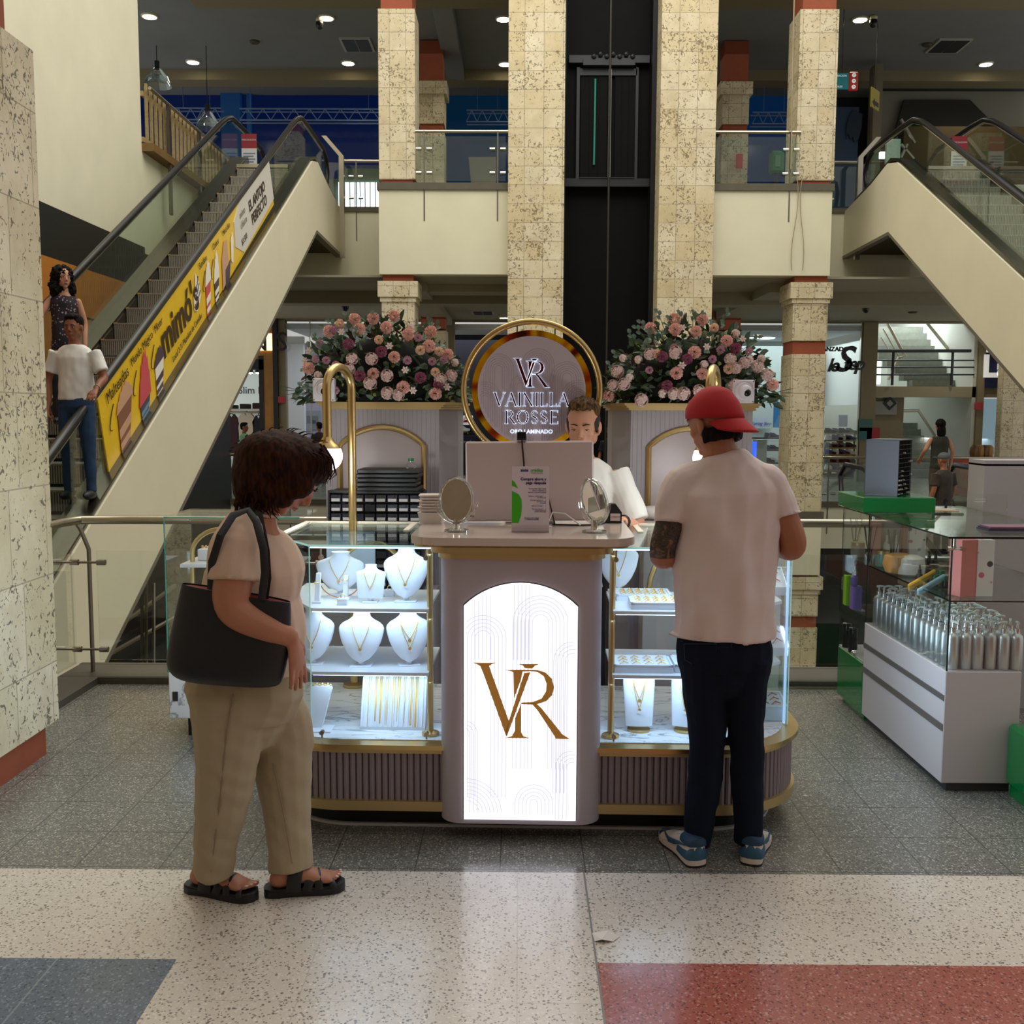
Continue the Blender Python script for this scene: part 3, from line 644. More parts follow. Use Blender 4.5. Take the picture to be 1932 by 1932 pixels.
def dome_cam(px, py, Z, label):
    p = PZ(px, py, Z-.05); b = MB(); b.tube([p+Vector((0, 0, .05)), p], .05, 10); b.ell(p+Vector((0, 0, -.09)), (.09, .09, .12), 12, 8); o = b.build('security_camera', mat('cam_black', '1a1a1a', .2), label=label, cat='security camera')
    b = MB(); b.ell(p+Vector((0, -.02, 0)), (.085, .085, .06), 12, 8); b.build('housing', mat('cam_cream', 'd8d0a8', .4), o)
dome_cam(603, 38, CL, 'small black dome camera beside a lit downlight, gallery ceiling left'); dome_cam(1648, 34, CL, 'small black dome camera on the gallery ceiling near the right column')
dome_cam(651, 571, ZB-.02, 'small dome camera under the arcade ceiling left of the capital'); dome_cam(1634, 574, ZB-.02, 'small dome camera under the arcade ceiling right of the capital')
for px, py, Z, lab in ((480, 80, CL, 'small round smoke detector in the middle of the left gallery ceiling'), (1749, 85, CL, 'small round smoke detector next to the right gallery vent'), (1722, 589, ZB, 'small round smoke detector in the arcade ceiling above the stair opening')):
    p = PZ(px, py, Z-.03); b = MB(); b.lathe([(.12, .03), (.12, 0), (.08, -.03), (.001, -.03)], p, 16); b.build('smoke_detector', mat('detector', '4c4638', .6), label=lab, cat='smoke detector')
# ================================================================ GALLERY, RIGHT: signs, stairs, railings
p = P(1597, 153, 23.5); sg = empty('hanging_sign', p, 'teal and red wayfinding sign with three white discs hanging by the right column', 'sign')
b = MB(); b.box(-.5, .05, 0, .05, -.17, .17); b.build('teal_board', mat('sign_teal', '17777c', .4, emit='17777c', es=.15), sg)
b = MB(); b.box(.05, .26, -.01, .06, -.2, .2, .02); b.build('red_board', mat('sign_red', 'b03020', .4, emit='b03020', es=.1), sg)
for k in (-1, 0, 1):
    b = MB(); b.tube([(.16, -.015, k*.125), (.16, -.01, k*.125)], .045, 14); o = b.build('arrow_disc', mat('sign_white', 'eeeeee', .5, emit='ffffff', es=.25), sg)
    text_mesh('arrow', '>', .07, M_black, (.16, -.018, k*.125), (1, 0, 0), (0, 0, 1), .002, sg)
text_mesh('lettering', 'RESTAURANTES', .06, mat('sign_white'), (-.17, -.004, .11), (1, 0, 0), (0, 0, 1), .002, sg) if False else None
text_mesh('lettering', 'RESTAURACION', .055, MATS['sign_white'], (-.2, -.004, .11), (1, 0, 0), (0, 0, 1), .003, sg); text_mesh('lettering', 'LOCALES', .055, MATS['sign_white'], (-.2, -.004, -.12), (1, 0, 0), (0, 0, 1), .003, sg)
b = MB(); b.tube([(-.1, .02, .17), (-.1, .02, 2.2)], .008, 5); b.build('hanger', M_dark, sg)
p = P(1652, 187, 24.5); sg = empty('hanging_sign', p, 'small angled yellow sign with a black arrow, upper right', 'sign', rz=.9)
b = MB(); b.box(-.25, .25, 0, .03, -.22, .22); b.build('yellow_board', mat('sign_yellow', 'a89a20', .4), sg)
b = MB(); b.tube([(0, .015, .22), (0, .015, 2.3)], .008, 5); b.build('hanger', M_dark, sg)
b = MB(); b.prism([(-.2, -.004, -.1), (-.05, -.004, .0), (-.05, -.004, -.05), (.2, -.004, -.05), (.2, -.004, -.15), (-.05, -.004, -.15), (-.05, -.004, -.2)], (0, .003, 0)); b.build('arrow', M_black, sg)
# pale stairs right of the right escalator
stt = empty('staircase', (9.9, 9.2, 0), 'wide pale stone stairs rising to the upper floor right of the right-hand escalator', 'stairs')
first = None
for k in range(34):
    z = 5.94-.175*k; y = 19.9-.31*k
    if first is None: b = MB(); b.box(-1.25, 1.6, 0, .33, -.175, 0, .01); first = b.build('stair_step', mat('stair_stone', 'b4ae9e', .5, var=.12), stt, 0); o = first
    else: o = first.copy(); col.objects.link(o)
    o.location = (0, y-9.2, z)
b = MB(); b.box(8.7, 11.6, 19.9+.3, 22.3, Z2-.5, Z2); structure('floor_stair_head', b, MATS['stair_stone'])
b = MB(); b.tube([(0, 20.3-9.2, 7.0), (0, 10.0-9.2, .93)], .03, 8); b.build('handrail', M_steel, stt)
b = MB(); b.box(P(1662, 300, 24).x, 14, 24.0, 24.06, 7.1, 7.16); b.box(P(1662, 300, 24).x, 14, 24, 24.04, 6.6, 6.64); b.box(P(1662, 300, 24).x, P(1662, 300, 24).x+.06, 24, 24.05, Z2, 7.15); b.build('gallery_railing', mat('rail_dark', '3a3d40', .45, .6), label='dark two-bar railing behind the head of the right escalator', cat='railing')
b = MB(); b.tube([P(1700, 225, 26), P(1726, 270, 26)], .04, 6); b.tube([P(1700, 298, 26), P(1712, 272, 26)], .04, 6); b.tube([P(1700, 272, 26), P(1724, 300, 26)], .04, 6); b.build('stair_rail', M_steel, label='leaning steel stair rail pieces in the dark upper stairwell', cat='railing')
b = MB(); b.box(P(1672, 300, 24.5).x, P(1698, 300, 24.5).x, 24.5, 24.6, Z2, P(1680, 262, 24.5).z); b.build('glass_door', mat('pale_green_glass', '9fb8a4', .2, emit='9fb8a4', es=.15), label='pale green glass door leaf standing behind the right escalator head', cat='glass door')
b = MB(); b.box(P(1658, 300, 26).x, P(1672, 300, 26).x, 25.9, 26, P(1660, 300, 26).z, P(1660, 288, 26).z); b.build('light_slot', mat('daylight'), label='small bright window slot behind the right escalator head', cat='window')
# red safety notices on the escalator glass
for px, py, Y, x, lab in ((470, 280, 0, EL_A+.02, 'white and red safety notice hung at the head of the left escalator'), (1810, 285, 0, 8.4, 'white and red safety notice on the glass of the right escalator')):
    q = P(px, py, 19.3 if px < 900 else 19.0); n = empty('safety_notice', q, lab, 'notice')
    b = MB(); b.box(-.14, .14, 0, .01, -.36, .0); b.build('white_field', mat('notice_white', 'b8b8b8', .5), n)
    b = MB(); b.box(-.14, .14, 0, .012, .0, .26); b.build('red_field', mat('notice_red', '7c1822', .5), n)
    text_mesh('lettering', 'PRECAUCION', .042, MATS['notice_white'], (0, -.003, .15), (1, 0, 0), (0, 0, 1), .002, n)
    b = MB()
    for k in range(5): b.box(-.11, .11-.03*(k % 2), -.003, 0, -.1-.05*k, -.08-.05*k)
    b.build('text_lines', mat('notice_blue', '5a6a8a', .5), n)
# phone booth, red box seen through the right balcony glass
p = P(1468, 300, 24); b = MB(); za, zc = P(1468, 325, 24).z, P(1468, 283, 24).z; b.box(p.x-.15, p.x+.15, 24, 24.3, za, zc, .05); o = b.build('payphone_booth', mat('phone_green', '1f7a3c', .4), label='green payphone hood behind the right balcony glass', cat='payphone'); b = MB(); b.box(p.x-.07, p.x+.05, 23.97, 24, za+.12, zc-.12); b.build('keypad', mat('phone_grey', '5c8a68', .4), o); b = MB(); b.box(p.x-.03, p.x+.03, 24.1, 24.2, Z2, za); b.build('stand', M_dark, o)
p = P(1395, 303, 25.3); b = MB(); b.box(p.x-.06, p.x+.08, 25.3, 25.4, p.z-.16, p.z+.16); b.build('fire_call_point', mat('call_red', 'b02818', .4, emit='b02818', es=.1), label='small red box on the far gallery column behind the balcony glass', cat='call point')
# hanging cables over the right slab, socket box
p0 = P(1503, 345, 19.8); b = MB()
for dx, s in ((0, 1), (.14, -1)):
    b.tube([Vector((p0.x+dx+.05*s*sin(k*.5), 19.85, 6.2-k*.17)) for k in range(12)], .008, 5)
b.tube([(p0.x-.12, 19.9, 11), (p0.x-.12, 19.9, 8.5), (p0.x-.1, 19.86, 6.2)], .014, 5)
b.build('hanging_cable', mat('cable_tan', '9a9070', .6), label='thin pair of loose cables dangling over the right cream slab', cat='cable')
p = P(1611, 405, 22.1); b = MB(); b.box(p.x-.07, p.x+.09, 22.0, 22.18, p.z-.14, p.z+.12, .02); b.box(p.x-.02, p.x+.04, 21.98, 22.0, p.z-.08, p.z+.02); b.build('socket_box', mat('socket_white', 'd8d4c8', .4), label='small white electrical box on the recessed wall under the right railing', cat='electrical box')
# hand-shaped dark mark on the petrol wall
b = MB(); b.prism([P(x, y, 26.95) for x, y in ((1610, 207), (1627, 215), (1626, 240), (1620, 262), (1612, 268), (1609, 258), (1604, 262), (1600, 250), (1597, 262), (1597, 240), (1603, 218))], (0, .04, 0)); b.build('wall_graphic', mat('graphic_dark', '0e2436', .7), label='dark hand-like graphic on the petrol blue upper wall', cat='wall graphic')
# ================================================================ ARCADE SHOPFRONTS (far side, ground floor)
YS = 29.2
def sx(px, Y=YS): return P(px, 700, Y).x
ZH = P(900, 606, YS).z     # shopfront head
M_lav = mat('shop_wall_lilac', 'b4b4c8', .8); M_shopw = mat('shop_wall_white', 'd0d4d4', .8)
M_bei = mat('arcade_beige', '8a8066', .8, var=.05)
b = MB(); b.box(-20, 22, YS-.05, YS+.2, ZH, ZB); structure('wall_shop_header', b, M_bei)
for i, (a, c) in enumerate(((523, 540), (1625, 1652), (1843, 1856), (843, 858))):
    b = MB(); b.box(sx(a), sx(c), YS-.1, YS+.2, F1, ZH); structure('wall_pier', b, M_bei)
b = MB(); b.box(-16, sx(1625), 36, 36.2, F1, 4); structure('wall_shops_back', b, M_lav)
b = MB(); b.box(sx(540), sx(1625), YS, 36, 3.95, 4.1); structure('ceiling_shops', b, mat('shop_ceiling', 'c8ccd0', .8))
area_light('shop_light', (-3.5, 32, 3.8), (0, 0, 0), 6, 4, 140, (.80, .84, 1)); area_light('shop_light', (8, 32, 3.8), (0, 0, 0), 4, 4, 110, (.86, .95, 1))
area_light('boutique_light', (-12.2, 31.5, 3.4), (0, 0, 0), 3, 3, 70, (1, .95, .85))
b = MB(); b.box(sx(843), sx(1060), YS+2, YS+2.2, F1, 4); structure('wall_shop_divider', b, mat('dark_shop', '2a2a30', .8))
for a, c in ((540, 843), (1345, 1625)):
    b = MB(); b.box(sx(a), sx(c), YS, YS+.02, F1, ZH); structure('window_shop', b, G_clear)
    b = MB()
    for px in ((a+c)//2-105, (a+c)//2+60, c-2): b.box(sx(px)-.015, sx(px)+.015, YS-.02, YS+.04, F1, ZH)
    structure('window_frame', b, M_steel)
def shoplight(px, py, lab):
    p = P(px, py, 32); b = MB(); b.ell((p.x, 32, p.z), (.28, .3, .03), 16, 6); b.build('shop_ceiling_light', mat('shop_lamp', 'ffffff', .5, emit='f0f6ff', es=6), label=lab, cat='ceiling light', group='oval shop lights')
for px, py, lab in ((624, 616, 'left shop, above the outer edge of the flowers'), (896, 620, 'shop between flowers and ring sign, upper'), (902, 634, 'shop between flowers and ring sign, lower'), (1447, 622, 'glass shop at right, upper right light'), (1419, 636, 'glass shop at right, lower left light'), (1445, 638, 'glass shop at right, lower right light')):
    shoplight(px, py, 'lit oval ceiling light, '+lab)
# --- wood-framed boutique at the left (letters ...NS)
x0 = sx(455); x1 = sx(516)
b = MB(); b.box(sx(380), sx(527), YS-.15, YS, P(500, 690, YS).z, ZH-.1); b.box(sx(500), sx(518), YS-.16, YS, F1, P(500, 672, YS).z); structure('door_frame_wood', b, mat('boutique_wood', 'a8742e', .5, var=.2, vs=4))
b = MB(); b.box(sx(518), sx(527), YS-.2, YS, F1, ZH+.1); b.box(sx(400), sx(500), YS-.18, YS, P(500, 690, YS).z-.12, P(500, 672, YS).z-.1); b.box(sx(491), sx(500), YS-.18, YS, F1, P(500, 672, YS).z)
structure('door_1', b, M_black)
b = MB(); b.box(-16, sx(523), 32.8, 33, F1, 4); structure('wall_boutique', b, M_shopw)
text_mesh('shop_letters', 'N S', .75, M_black, P(505, 646, YS-.25), (1, 0, 0), (0, 0, 1), .06, label='black letters N S on the glowing wooden shop fascia left of the flowers', cat='shop sign')
b = MB(); b.box(sx(478), sx(517), YS-.19, YS-.16, P(500, 662, YS).z, P(500, 630, YS).z); b.build('fascia_glow', mat('fascia_glow', 'ffe0b0', .5, emit='ffdca8', es=1.6), label='glowing warm strip behind the black N S shop letters', cat='sign light')
q = P(480, 740, 32.7); b = MB(); b.box(q.x-.9, q.x+.45, 32.68, 32.72, q.z-.55, q.z+1.3); wp_ = b.build('wall_poster', mat('poster_pale', 'c2ccc8', .6, emit='c2ccc8', es=.3), label='pale Slim Rec poster on the boutique back wall', cat='poster')
text_mesh('poster_lettering', 'Slim Rec', .32, M_black, (q.x+.05, 32.66, q.z+.05), (1, 0, 0), (0, 0, 1), .01, wp_)
def garment(px, py, m, lab, w=.32):
    p = P(px, py, 31.2); g = empty('hanging_garment', p, lab, 'garment'); w = w*.8
    b = MB(); b.prism([(-w, 0, -.75), (w, 0, -.75), (w*.85, 0, .1), (w*1.0, 0, .3), (w*.4, 0, .5), (0, 0, .38), (-w*.4, 0, .5), (-w*1.0, 0, .3), (-w*.85, 0, .1)], (0, .14, 0)); b.build('cloth', m, g, 0)
    b = MB(); b.tube([(-w*.8, .07, .38), (0, .07, .52), (w*.8, .07, .38)], .015, 6); b.tube([(0, .07, .52), (0, .07, .68)], .012, 6); b.build('hanger', M_dark, g)
garment(465, 808, mat('cream_blouse', 'd8ccb4', .7), 'cream sleeveless blouse hanging in the left boutique window')
garment(436, 812, mat('maroon_dress', '3c1a1e', .7), 'dark maroon garment hanging at the left of the boutique window', .28)
garment(487, 815, mat('black_garment', '1c1c20', .7), 'black garment hanging right of the cream blouse', .22)
b = MB(); b.tube([P(420, 778, 31.2), P(496, 778, 31.2)], .03, 8); b.box(sx(420, 31.2), sx(496, 31.2), 31.2, 31.7, P(420, 775, 31.2).z, P(420, 771, 31.2).z); b.build('garment_rail', M_steel, label='steel garment rail under a shelf in the boutique', cat='garment rail')
b = MB()
for k in range(3): b.box(sx(428+k*24, 31.4), sx(446+k*24, 31.4), 31.3, 31.6, P(0, 771, 31.3).z, P(0, 762-k*2, 31.3).z, .02)
b.build('folded_stack', mat('folded_black', '202024', .8), label='dark folded clothes lying on the shelf above the garment rail', cat='folded clothes')
for px in (472, 487):
    p = P(px, 700, 31); b = MB(); b.lathe([(.02, .3), (.05, .1), (.11, -.05), (.1, -.05)], p, 14); b.tube([p+Vector((0, 0, .3)), (p.x, p.y, 4.2)], .01, 5); po = b.build('pendant_spot', M_black, label='black pendant spot lamp in the boutique, '+('nearer the escalator' if px == 472 else 'nearer the wooden door post'), cat='pendant lamp', group='boutique pendants')
    b = MB(); b.ell(p+Vector((0, 0, -.06)), (.08, .08, .03), 10, 5); b.build('bulb', M_lamp, po)
# --- white shop: framed pictures, dark wooden stools
for px, py in ((553, 770), (590, 793)):
    p = P(px, py, 35.97); b = MB(); b.box(p.x-.28, p.x+.28, 35.95, 36.0, p.z-.33, p.z+.33); o = b.build('framed_picture', mat('picture_grey', '8f96a0', .5), label='small grey picture on the white shop wall, '+('by the door frame' if px == 553 else 'just above the dark pedestals'), cat='picture', group='white shop pictures')
    b = MB(); b.box(p.x-.2, p.x+.2, 35.93, 35.95, p.z-.1, p.z+.15); b.build('image_area', mat('picture_dark', '5a6470', .5), o)
for px in (549, 560):
    b = MB(); b.box(sx(px-2, 33), sx(px+3, 33), 33, 33.4, F1, P(px, 786, 33).z); b.build('display_pedestal', mat('dark_wood', '3a2018', .5), label='tall thin dark wooden pedestal in the white shop, '+('outer' if px == 549 else 'inner'), cat='pedestal', group='dark pedestals')
# --- shoe shop behind the ring sign (red/white AMERICA-like letters) and shelves
b = MB(); b.box(sx(856, 31), sx(892, 31), 31.1, 31.15, P(0, 798, 31).z, P(0, 780, 31).z); sb_ = b.build('shop_banner', mat('banner_white2', 'd8d8d8', .5, emit='d8d8e0', es=.3), label='white banner with letters above the shoe shelves beside the ring sign', cat='banner')
b = MB(); b.box(sx(856, 31), sx(882, 31), 31.05, 31.1, P(0, 793, 31).z, P(0, 788.5, 31).z); b.build('banner_stripe', mat('stripe_red', 'b01c28', .5), sb_)
text_mesh('banner_lettering', 'EMA', .38, M_white, (sx(866, 31), 31.0, P(0, 784, 31).z), (1, 0, 0), (0, 0, 1), .03, sb_)
sh = [mat('shoe_black', '1c1c20', .5), mat('shoe_white', 'd8d8dc', .5), mat('shoe_grey', '6c7078', .5), mat('shoe_blue', '2a3c7c', .5)]
def shoe_at(p, m, lab, grp, s=1.0):
    b = MB(); b.M = Matrix.Translation(p) @ Matrix.Scale(s, 4)
    b.prism([(-.15, 0, 0), (.15, 0, 0), (.16, 0, .03), (-.15, 0, .03)], (0, .1, 0)); b.prism([(-.15, .005, .03), (.16, .005, .03), (.15, .005, .06), (.05, .005, .08), (-.02, .005, .13), (-.13, .005, .14)], (0, .09, 0))
    return b.build('display_shoe', m, None, 0, lab, 'shoe', grp)
def rack(px0, px1, pyt, Y, lab, m):
    a = P(px0, pyt, Y); c = P(px1, pyt, Y); o = empty('shoe_rack', ((a.x+c.x)/2, Y, F1), lab, 'shelf unit'); w_ = (c.x-a.x)/2; b = MB()
    for s_ in (-1, 1): b.box(s_*w_-.02, s_*w_+.02, .12, .2, 0, a.z-F1)
    b.build('upright', m, o, 0); return o
def shelf(px0, px1, py, Y, o, m=None):
    b = MB(); a = P(px0, py, Y); c = P(px1, py, Y); l = o.location; b.box(a.x-l.x, c.x-l.x, -.15, .2, a.z-.04-l.z, a.z-l.z); b.build('shelf_board', m or M_steel, o, 0); return a.z
rows = [813, 824, 836, 846]
rk = rack(854, 882, 808, 30.9, 'narrow steel shoe rack beside the ring sign', M_steel)
for i, py in enumerate(rows):
    z = shelf(854, 882, py, 30.9, rk)
    for k, px in enumerate((861, 875)): shoe_at(P(px, py, 30.82)+Vector((0, 0, .002)), sh[(i+k) % 2 if i < 3 else 1], '%s shoe on the %s narrow shelf by the ring sign, %s' % (['black', 'white'][(i+k) % 2 if i < 3 else 1], ['first', 'second', 'third', 'fourth'][i], 'nearer the pedestal' if k == 0 else 'nearer the sign'), 'shoes by the ring sign', 1.15)
p = P(880, 835, 30.5); b = MB(); b.box(p.x-.15, p.x+.3, 30.4, 30.8, p.z-.22, p.z+.2); o = b.build('navy_box', mat('croydon_navy', '101c38', .6), label='navy croydon shoe box standing between the pedestal and the ring sign', cat='box'); text_mesh('lettering', 'croydon', .11, M_white, (p.x+.08, 30.39, p.z+.03), (1, 0, 0), (0, 0, 1), .004, o)
# --- right glass shop 'CALZADO ... Step'
b = MB(); b.box(sx(1400), sx(1622), 33.5, 33.7, F1, 4); structure('wall_shoe_shop', b, mat('shop_wall_mint', 'b8c4c0', .8))
text_mesh('shop_sign', 'ANZADO', .17, M_black, P(1576, 659, YS-.12), (1, 0, 0), (0, 0, 1), .05, label='small black capitals ANZADO on the right shop glass', cat='shop sign', bold=.006)
M_sg = mat('sign_dark_grey', '2c2c30', .4); so_ = empty('script_sign', P(1592, 684, YS-.12), 'large dark script lettering ending in Step on the right shop glass', 'shop sign')
for s_, px, py, z_ in (('le', 1571, 690, .5), ('S', 1590, 680, 1.0), ('tep', 1610, 687, .5)):
    q = P(px, py, YS-.12)-so_.location; text_mesh('lettering', s_, z_, M_sg, q, (1, 0, 0), (0, 0, 1), .06, so_, shear=.3, bold=.015, space=.85)
b = MB(); b.box(sx(1430, 33), sx(1456, 33), 33.3, 33.32, P(0, 802, 33).z, P(0, 782, 33).z); ns_ = b.build('notice_sheet', mat('sheet_pale', 'b8c0d0', .6), label='pale sheet with blue script Spring Step in the right glass shop', cat='notice'); text_mesh('notice_lettering', 'Spring Step', .14, mat('script_blue', '2a3a9c', .5), (sx(1443, 33), 33.28, P(0, 793, 33).z), (1, 0, 0), (0, 0, 1), .004, ns_, shear=.3)
b = MB(); b.box(sx(1462, 32), sx(1476, 32), 32, 32.05, P(0, 800, 32).z, P(0, 752, 32).z); b.build('blue_poster', mat('poster_blue', '2a6a9c', .5, emit='2a6a9c', es=.2), label='blue poster behind the flowers in the right glass shop', cat='poster')
b = MB(); b.box(sx(1419, 30.4), sx(1433, 30.4), 30.4, 30.5, P(0, 858, 30.4).z, P(0, 827, 30.4).z); b.build('phone_screen', mat('screen_blue', '2a50c8', .4, emit='3a64e8', es=1.0), label='bright blue lit display beside the cap of the man', cat='display screen')
b = MB(); b.box(sx(1433, 30.3), sx(1451, 30.3), 30.3, 30.9, F1, P(0, 823, 30.3).z); b.build('shop_plinth', mat('plinth_pale', 'a8aca4', .6), label='pale plinth next to the blue lit display', cat='plinth')
rk = rack(1402, 1476, 820, 31.2, 'dark wooden shoe rack in the right glass shop', mat('dark_wood'))
for i, py in enumerate((825, 848, 872)):
    z = shelf(1402, 1476, py, 31.2, rk, mat('dark_wood'))
    for k, px in enumerate((1408, 1418, 1452, 1462)): shoe_at(P(px, py, 31.1)+Vector((0, 0, .002)), sh[(k+i) % 4], '%s shoe on the %s shelf of the right glass shop, place %s' % (['black', 'white', 'grey', 'blue'][(k+i) % 4], ['upper', 'middle', 'lower'][i], ['next to the screen', 'behind the screen', 'next to the plinth', 'by the column'][k]), 'shoes in the right glass shop')
rk = rack(1560, 1616, 812, 30.8, 'pale slatted shoe rack behind the Step window', mat('slat_wood', '8a7c50', .6))
for i, py in enumerate((817, 830, 844, 857, 872, 886)):
    z = shelf(1560, 1616, py, 30.8, rk, mat('slat_wood'))
    for k, px in enumerate((1567, 1580, 1593, 1606)): shoe_at(P(px, py, 30.72)+Vector((0, 0, .002)), sh[(k*2+i) % 4], '%s shoe in the %s row behind the Step window, %s' % (['black', 'white', 'grey', 'blue'][(k*2+i) % 4], ['top', 'second', 'third', 'fourth', 'fifth', 'lowest'][i], ['by the column', 'second in', 'third in', 'by the pier'][k]), 'shoes behind the Step window', 1.1)
b = MB(); b.box(sx(1558, 31), sx(1618, 31), 31.05, 31.15, F1, P(0, 846, 31).z); structure('wall_slat', b, mat('slat_wood', '8a7c50', .6))
b = MB(); b.box(sx(1583, 31), sx(1595, 31), 30.98, 31.04, P(0, 835, 31).z, P(0, 803, 31).z); b.build('red_panel', mat('panel_red', 'b03038', .5), label='narrow red panel behind the shoe rows of the Step window', cat='panel')
b = MB(); b.box(sx(1585, 31), sx(1602, 31), 30.98, 31.0, P(0, 798, 31).z, P(0, 776, 31).z); b.build('pale_notice', mat('sheet_pale', 'b8c0d0', .6), label='pale square notice above the red panel in the Step window', cat='notice')
# --- stair hall on the right
x0 = sx(1652); x1 = sx(1843)
M_hall = mat('hall_white', 'd4d8d0', .8)
b = MB(); b.box(x0, x1, 36.0, 36.2, -2, 8); structure('wall_stair_hall', b, M_hall); b = MB(); b.box(x1-.1, x1, YS, 36, -2, 8); structure('wall_stair_right', b, M_hall); b = MB(); b.box(x0, x0+.1, YS+.3, 36, 1.9, 8); structure('wall_stair_left', b, M_hall)
area_light('stairwell_daylight', (x0+2.2, 32.5, 5.5), (0, 0, 0), 3, 3, 210, (.95, 1, 1)); area_light('stairwell_lower', (x0+3.4, 32.5, .9), (0, 0, 0), 1.5, 3, 40, (1, 1, .95))
b = MB(); za = P(0, 722, YS).z; zb = P(0, 742, YS).z; b.box(x0, x1, YS, YS+.25, zb, za); b.box(x0, x1, YS+.25, YS+1.2, za-.1, za); structure('trim_mid_landing', b, mat('landing_beige', '9a9078', .7))
b = MB(); b.box(x0, P(1714, 800, YS).x, YS+.4, YS+.6, F1, zb); structure('wall_hall_low', b, M_bei)
up = empty('hall_staircase', (x0+2.4, 31, 1.5), 'concrete stairs seen through the square opening over the landing, right side', 'stairs')
first = None
for k in range(9):
    z = za+.22*(k+1); y = YS+1.2+.32*k
    if first is None: b = MB(); b.box(-.9, 1.75, 0, .4, -.22, 0); first = b.build('stair_step', mat('concrete_step', '8d9288', .7, var=.15), up, 0); o = first
    else: o = first.copy(); col.objects.link(o)
    o.location = (-.0-k*.14, y-31, z-1.5)
lo = empty('hall_staircase', (x0+2.0, 31, .3), 'lower flight of concrete stairs behind the dark pigeonhole rack', 'stairs')
first = None
for k in range(8):
    z = 1.35-.2*k; y = YS+1.5+.3*(8-k)
    if first is None: b = MB(); b.box(-.6, 1.2, 0, .4, -.2, 0); first = b.build('stair_step', mat('concrete_step'), lo, 0); o = first
    else: o = first.copy(); col.objects.link(o)
    o.location = (-.2+.08*k, y-31, z-.3)
b = MB(); b.box(P(1684, 620, 35.9).x, P(1713, 620, 35.9).x, 35.85, 35.95, P(0, 622, 35.9).z, P(0, 600, 35.9).z); b.box(P(1645, 700, 34).x, P(1662, 700, 34).x, 34, 34.1, P(0, 718, 34).z, P(0, 668, 34).z)
b.build('stair_window', mat('daylight_window', 'e8f4e8', .5, emit='e4f4e0', es=1.6), kind='structure')
b = MB()
for k, py in enumerate((662, 680, 693, 707)):
    b.tube([P(1644, py, YS-.05), P(1832 if k == 0 else 1838, py, YS-.05)], .045 if k == 0 else .022, 6)
for px in (1683, 1795): b.tube([P(px, 727, YS-.08), P(px+3, 662, YS-.05)], .04, 6)
b.build('landing_railing', mat('rail_dark', '3a3d40', .45, .6), label='dark four-bar railing across the square opening over the hall landing', cat='railing')
b = MB(); b.tube([P(1745, 604, 31), P(1800, 672, 31)], .05, 6); b.build('stair_handrail', M_steel, label='straight steel wall handrail of the upper hall stairs', cat='handrail')
b = MB(); b.tube([P(1702, 775, 31), P(1733, 775, 31), P(1770, 832, 31)], .045, 6); b.build('stair_handrail', M_steel, label='bent steel wall handrail of the lower hall stairs', cat='handrail')
b = MB(); b.tube([P(1672, 606, 31), P(1708, 672, 31), P(1696, 674, 31), P(1676, 716, 31)], .045, 6); b.tube([P(1666, 620, 31), P(1700, 680, 31)], .025, 6); b.tube([P(1662, 636, 31), P(1696, 694, 31)], .025, 6); b.build('stair_handrail', M_steel, label='steel banister with thin bars on the open side of the upper hall stairs', cat='handrail')
b = MB(); b.box(P(1641, 760, YS).x, P(1700, 760, YS).x, YS+.3, YS+.36, P(0, 775, YS).z, P(0, 750, YS).z); o = b.build('atm_sign', mat('grey_sign', '9a9c94', .5), label='grey sign with a black diamond and green end above the low passage', cat='sign')
q = P(1679, 761, YS+.28); b = MB(); b.prism([q+Vector((-.2, 0, 0)), q+Vector((0, 0, -.2)), q+Vector((.2, 0, 0)), q+Vector((0, 0, .2))], (0, .01, 0)); b.build('diamond', M_black, o, 0)
b = MB(); b.prism([q+Vector((-.1, -.01, 0)), q+Vector((0, -.01, -.1)), q+Vector((.1, -.01, 0)), q+Vector((0, -.01, .1))], (0, .01, 0)); b.build('diamond_centre', MATS['grey_sign'], o, 0)
b = MB(); b.box(P(1641, 760, YS).x, P(1658, 760, YS).x, YS+.27, YS+.3, P(0, 775, YS).z, P(0, 750, YS).z); b.build('green_end', mat('sign_green', '146a2c', .5), o)
# 'La' shop on the far right
b = MB(); b.box(sx(1856), sx(1893), YS-.12, YS, P(0, 724, YS).z, P(0, 658, YS).z); o = b.build('navy_sign', mat('sign_navy', '0c1a4c', .5), label='navy shop sign with white letters La at the far right', cat='shop sign'); text_mesh('lettering', 'La', .85, mat('sign_white'), P(1880, 693, YS-.2), (1, 0, 0), (0, 0, 1), .03, o, bold=.03)
b = MB(); b.box(sx(1843), 22, YS, YS+.2, P(0, 742, YS).z, P(0, 724, YS).z); structure('wall_navy_shop', b, M_bei)
b = MB(); b.box(sx(1856), 22, YS+2, YS+2.1, F1, P(0, 742, YS).z); structure('wall_navy_back', b, mat('blue_shop', '8fa8b8', .6, emit='8fb0c0', es=.25))
b = MB(); b.box(P(1893, 700, 28.4).x, 22, 28.4, 28.7, F1, ZB); structure('column', b, S_side, 0)
b = MB(); b.box(P(1818, 860, 24).x, P(1886, 860, 24).x, 24, 24.6, F1, P(0, 854, 24).z); o = b.build('snack_counter', mat('counter_red', 'b04018', .4), label='red-orange counter top at the far right under the navy sign', cat='counter')
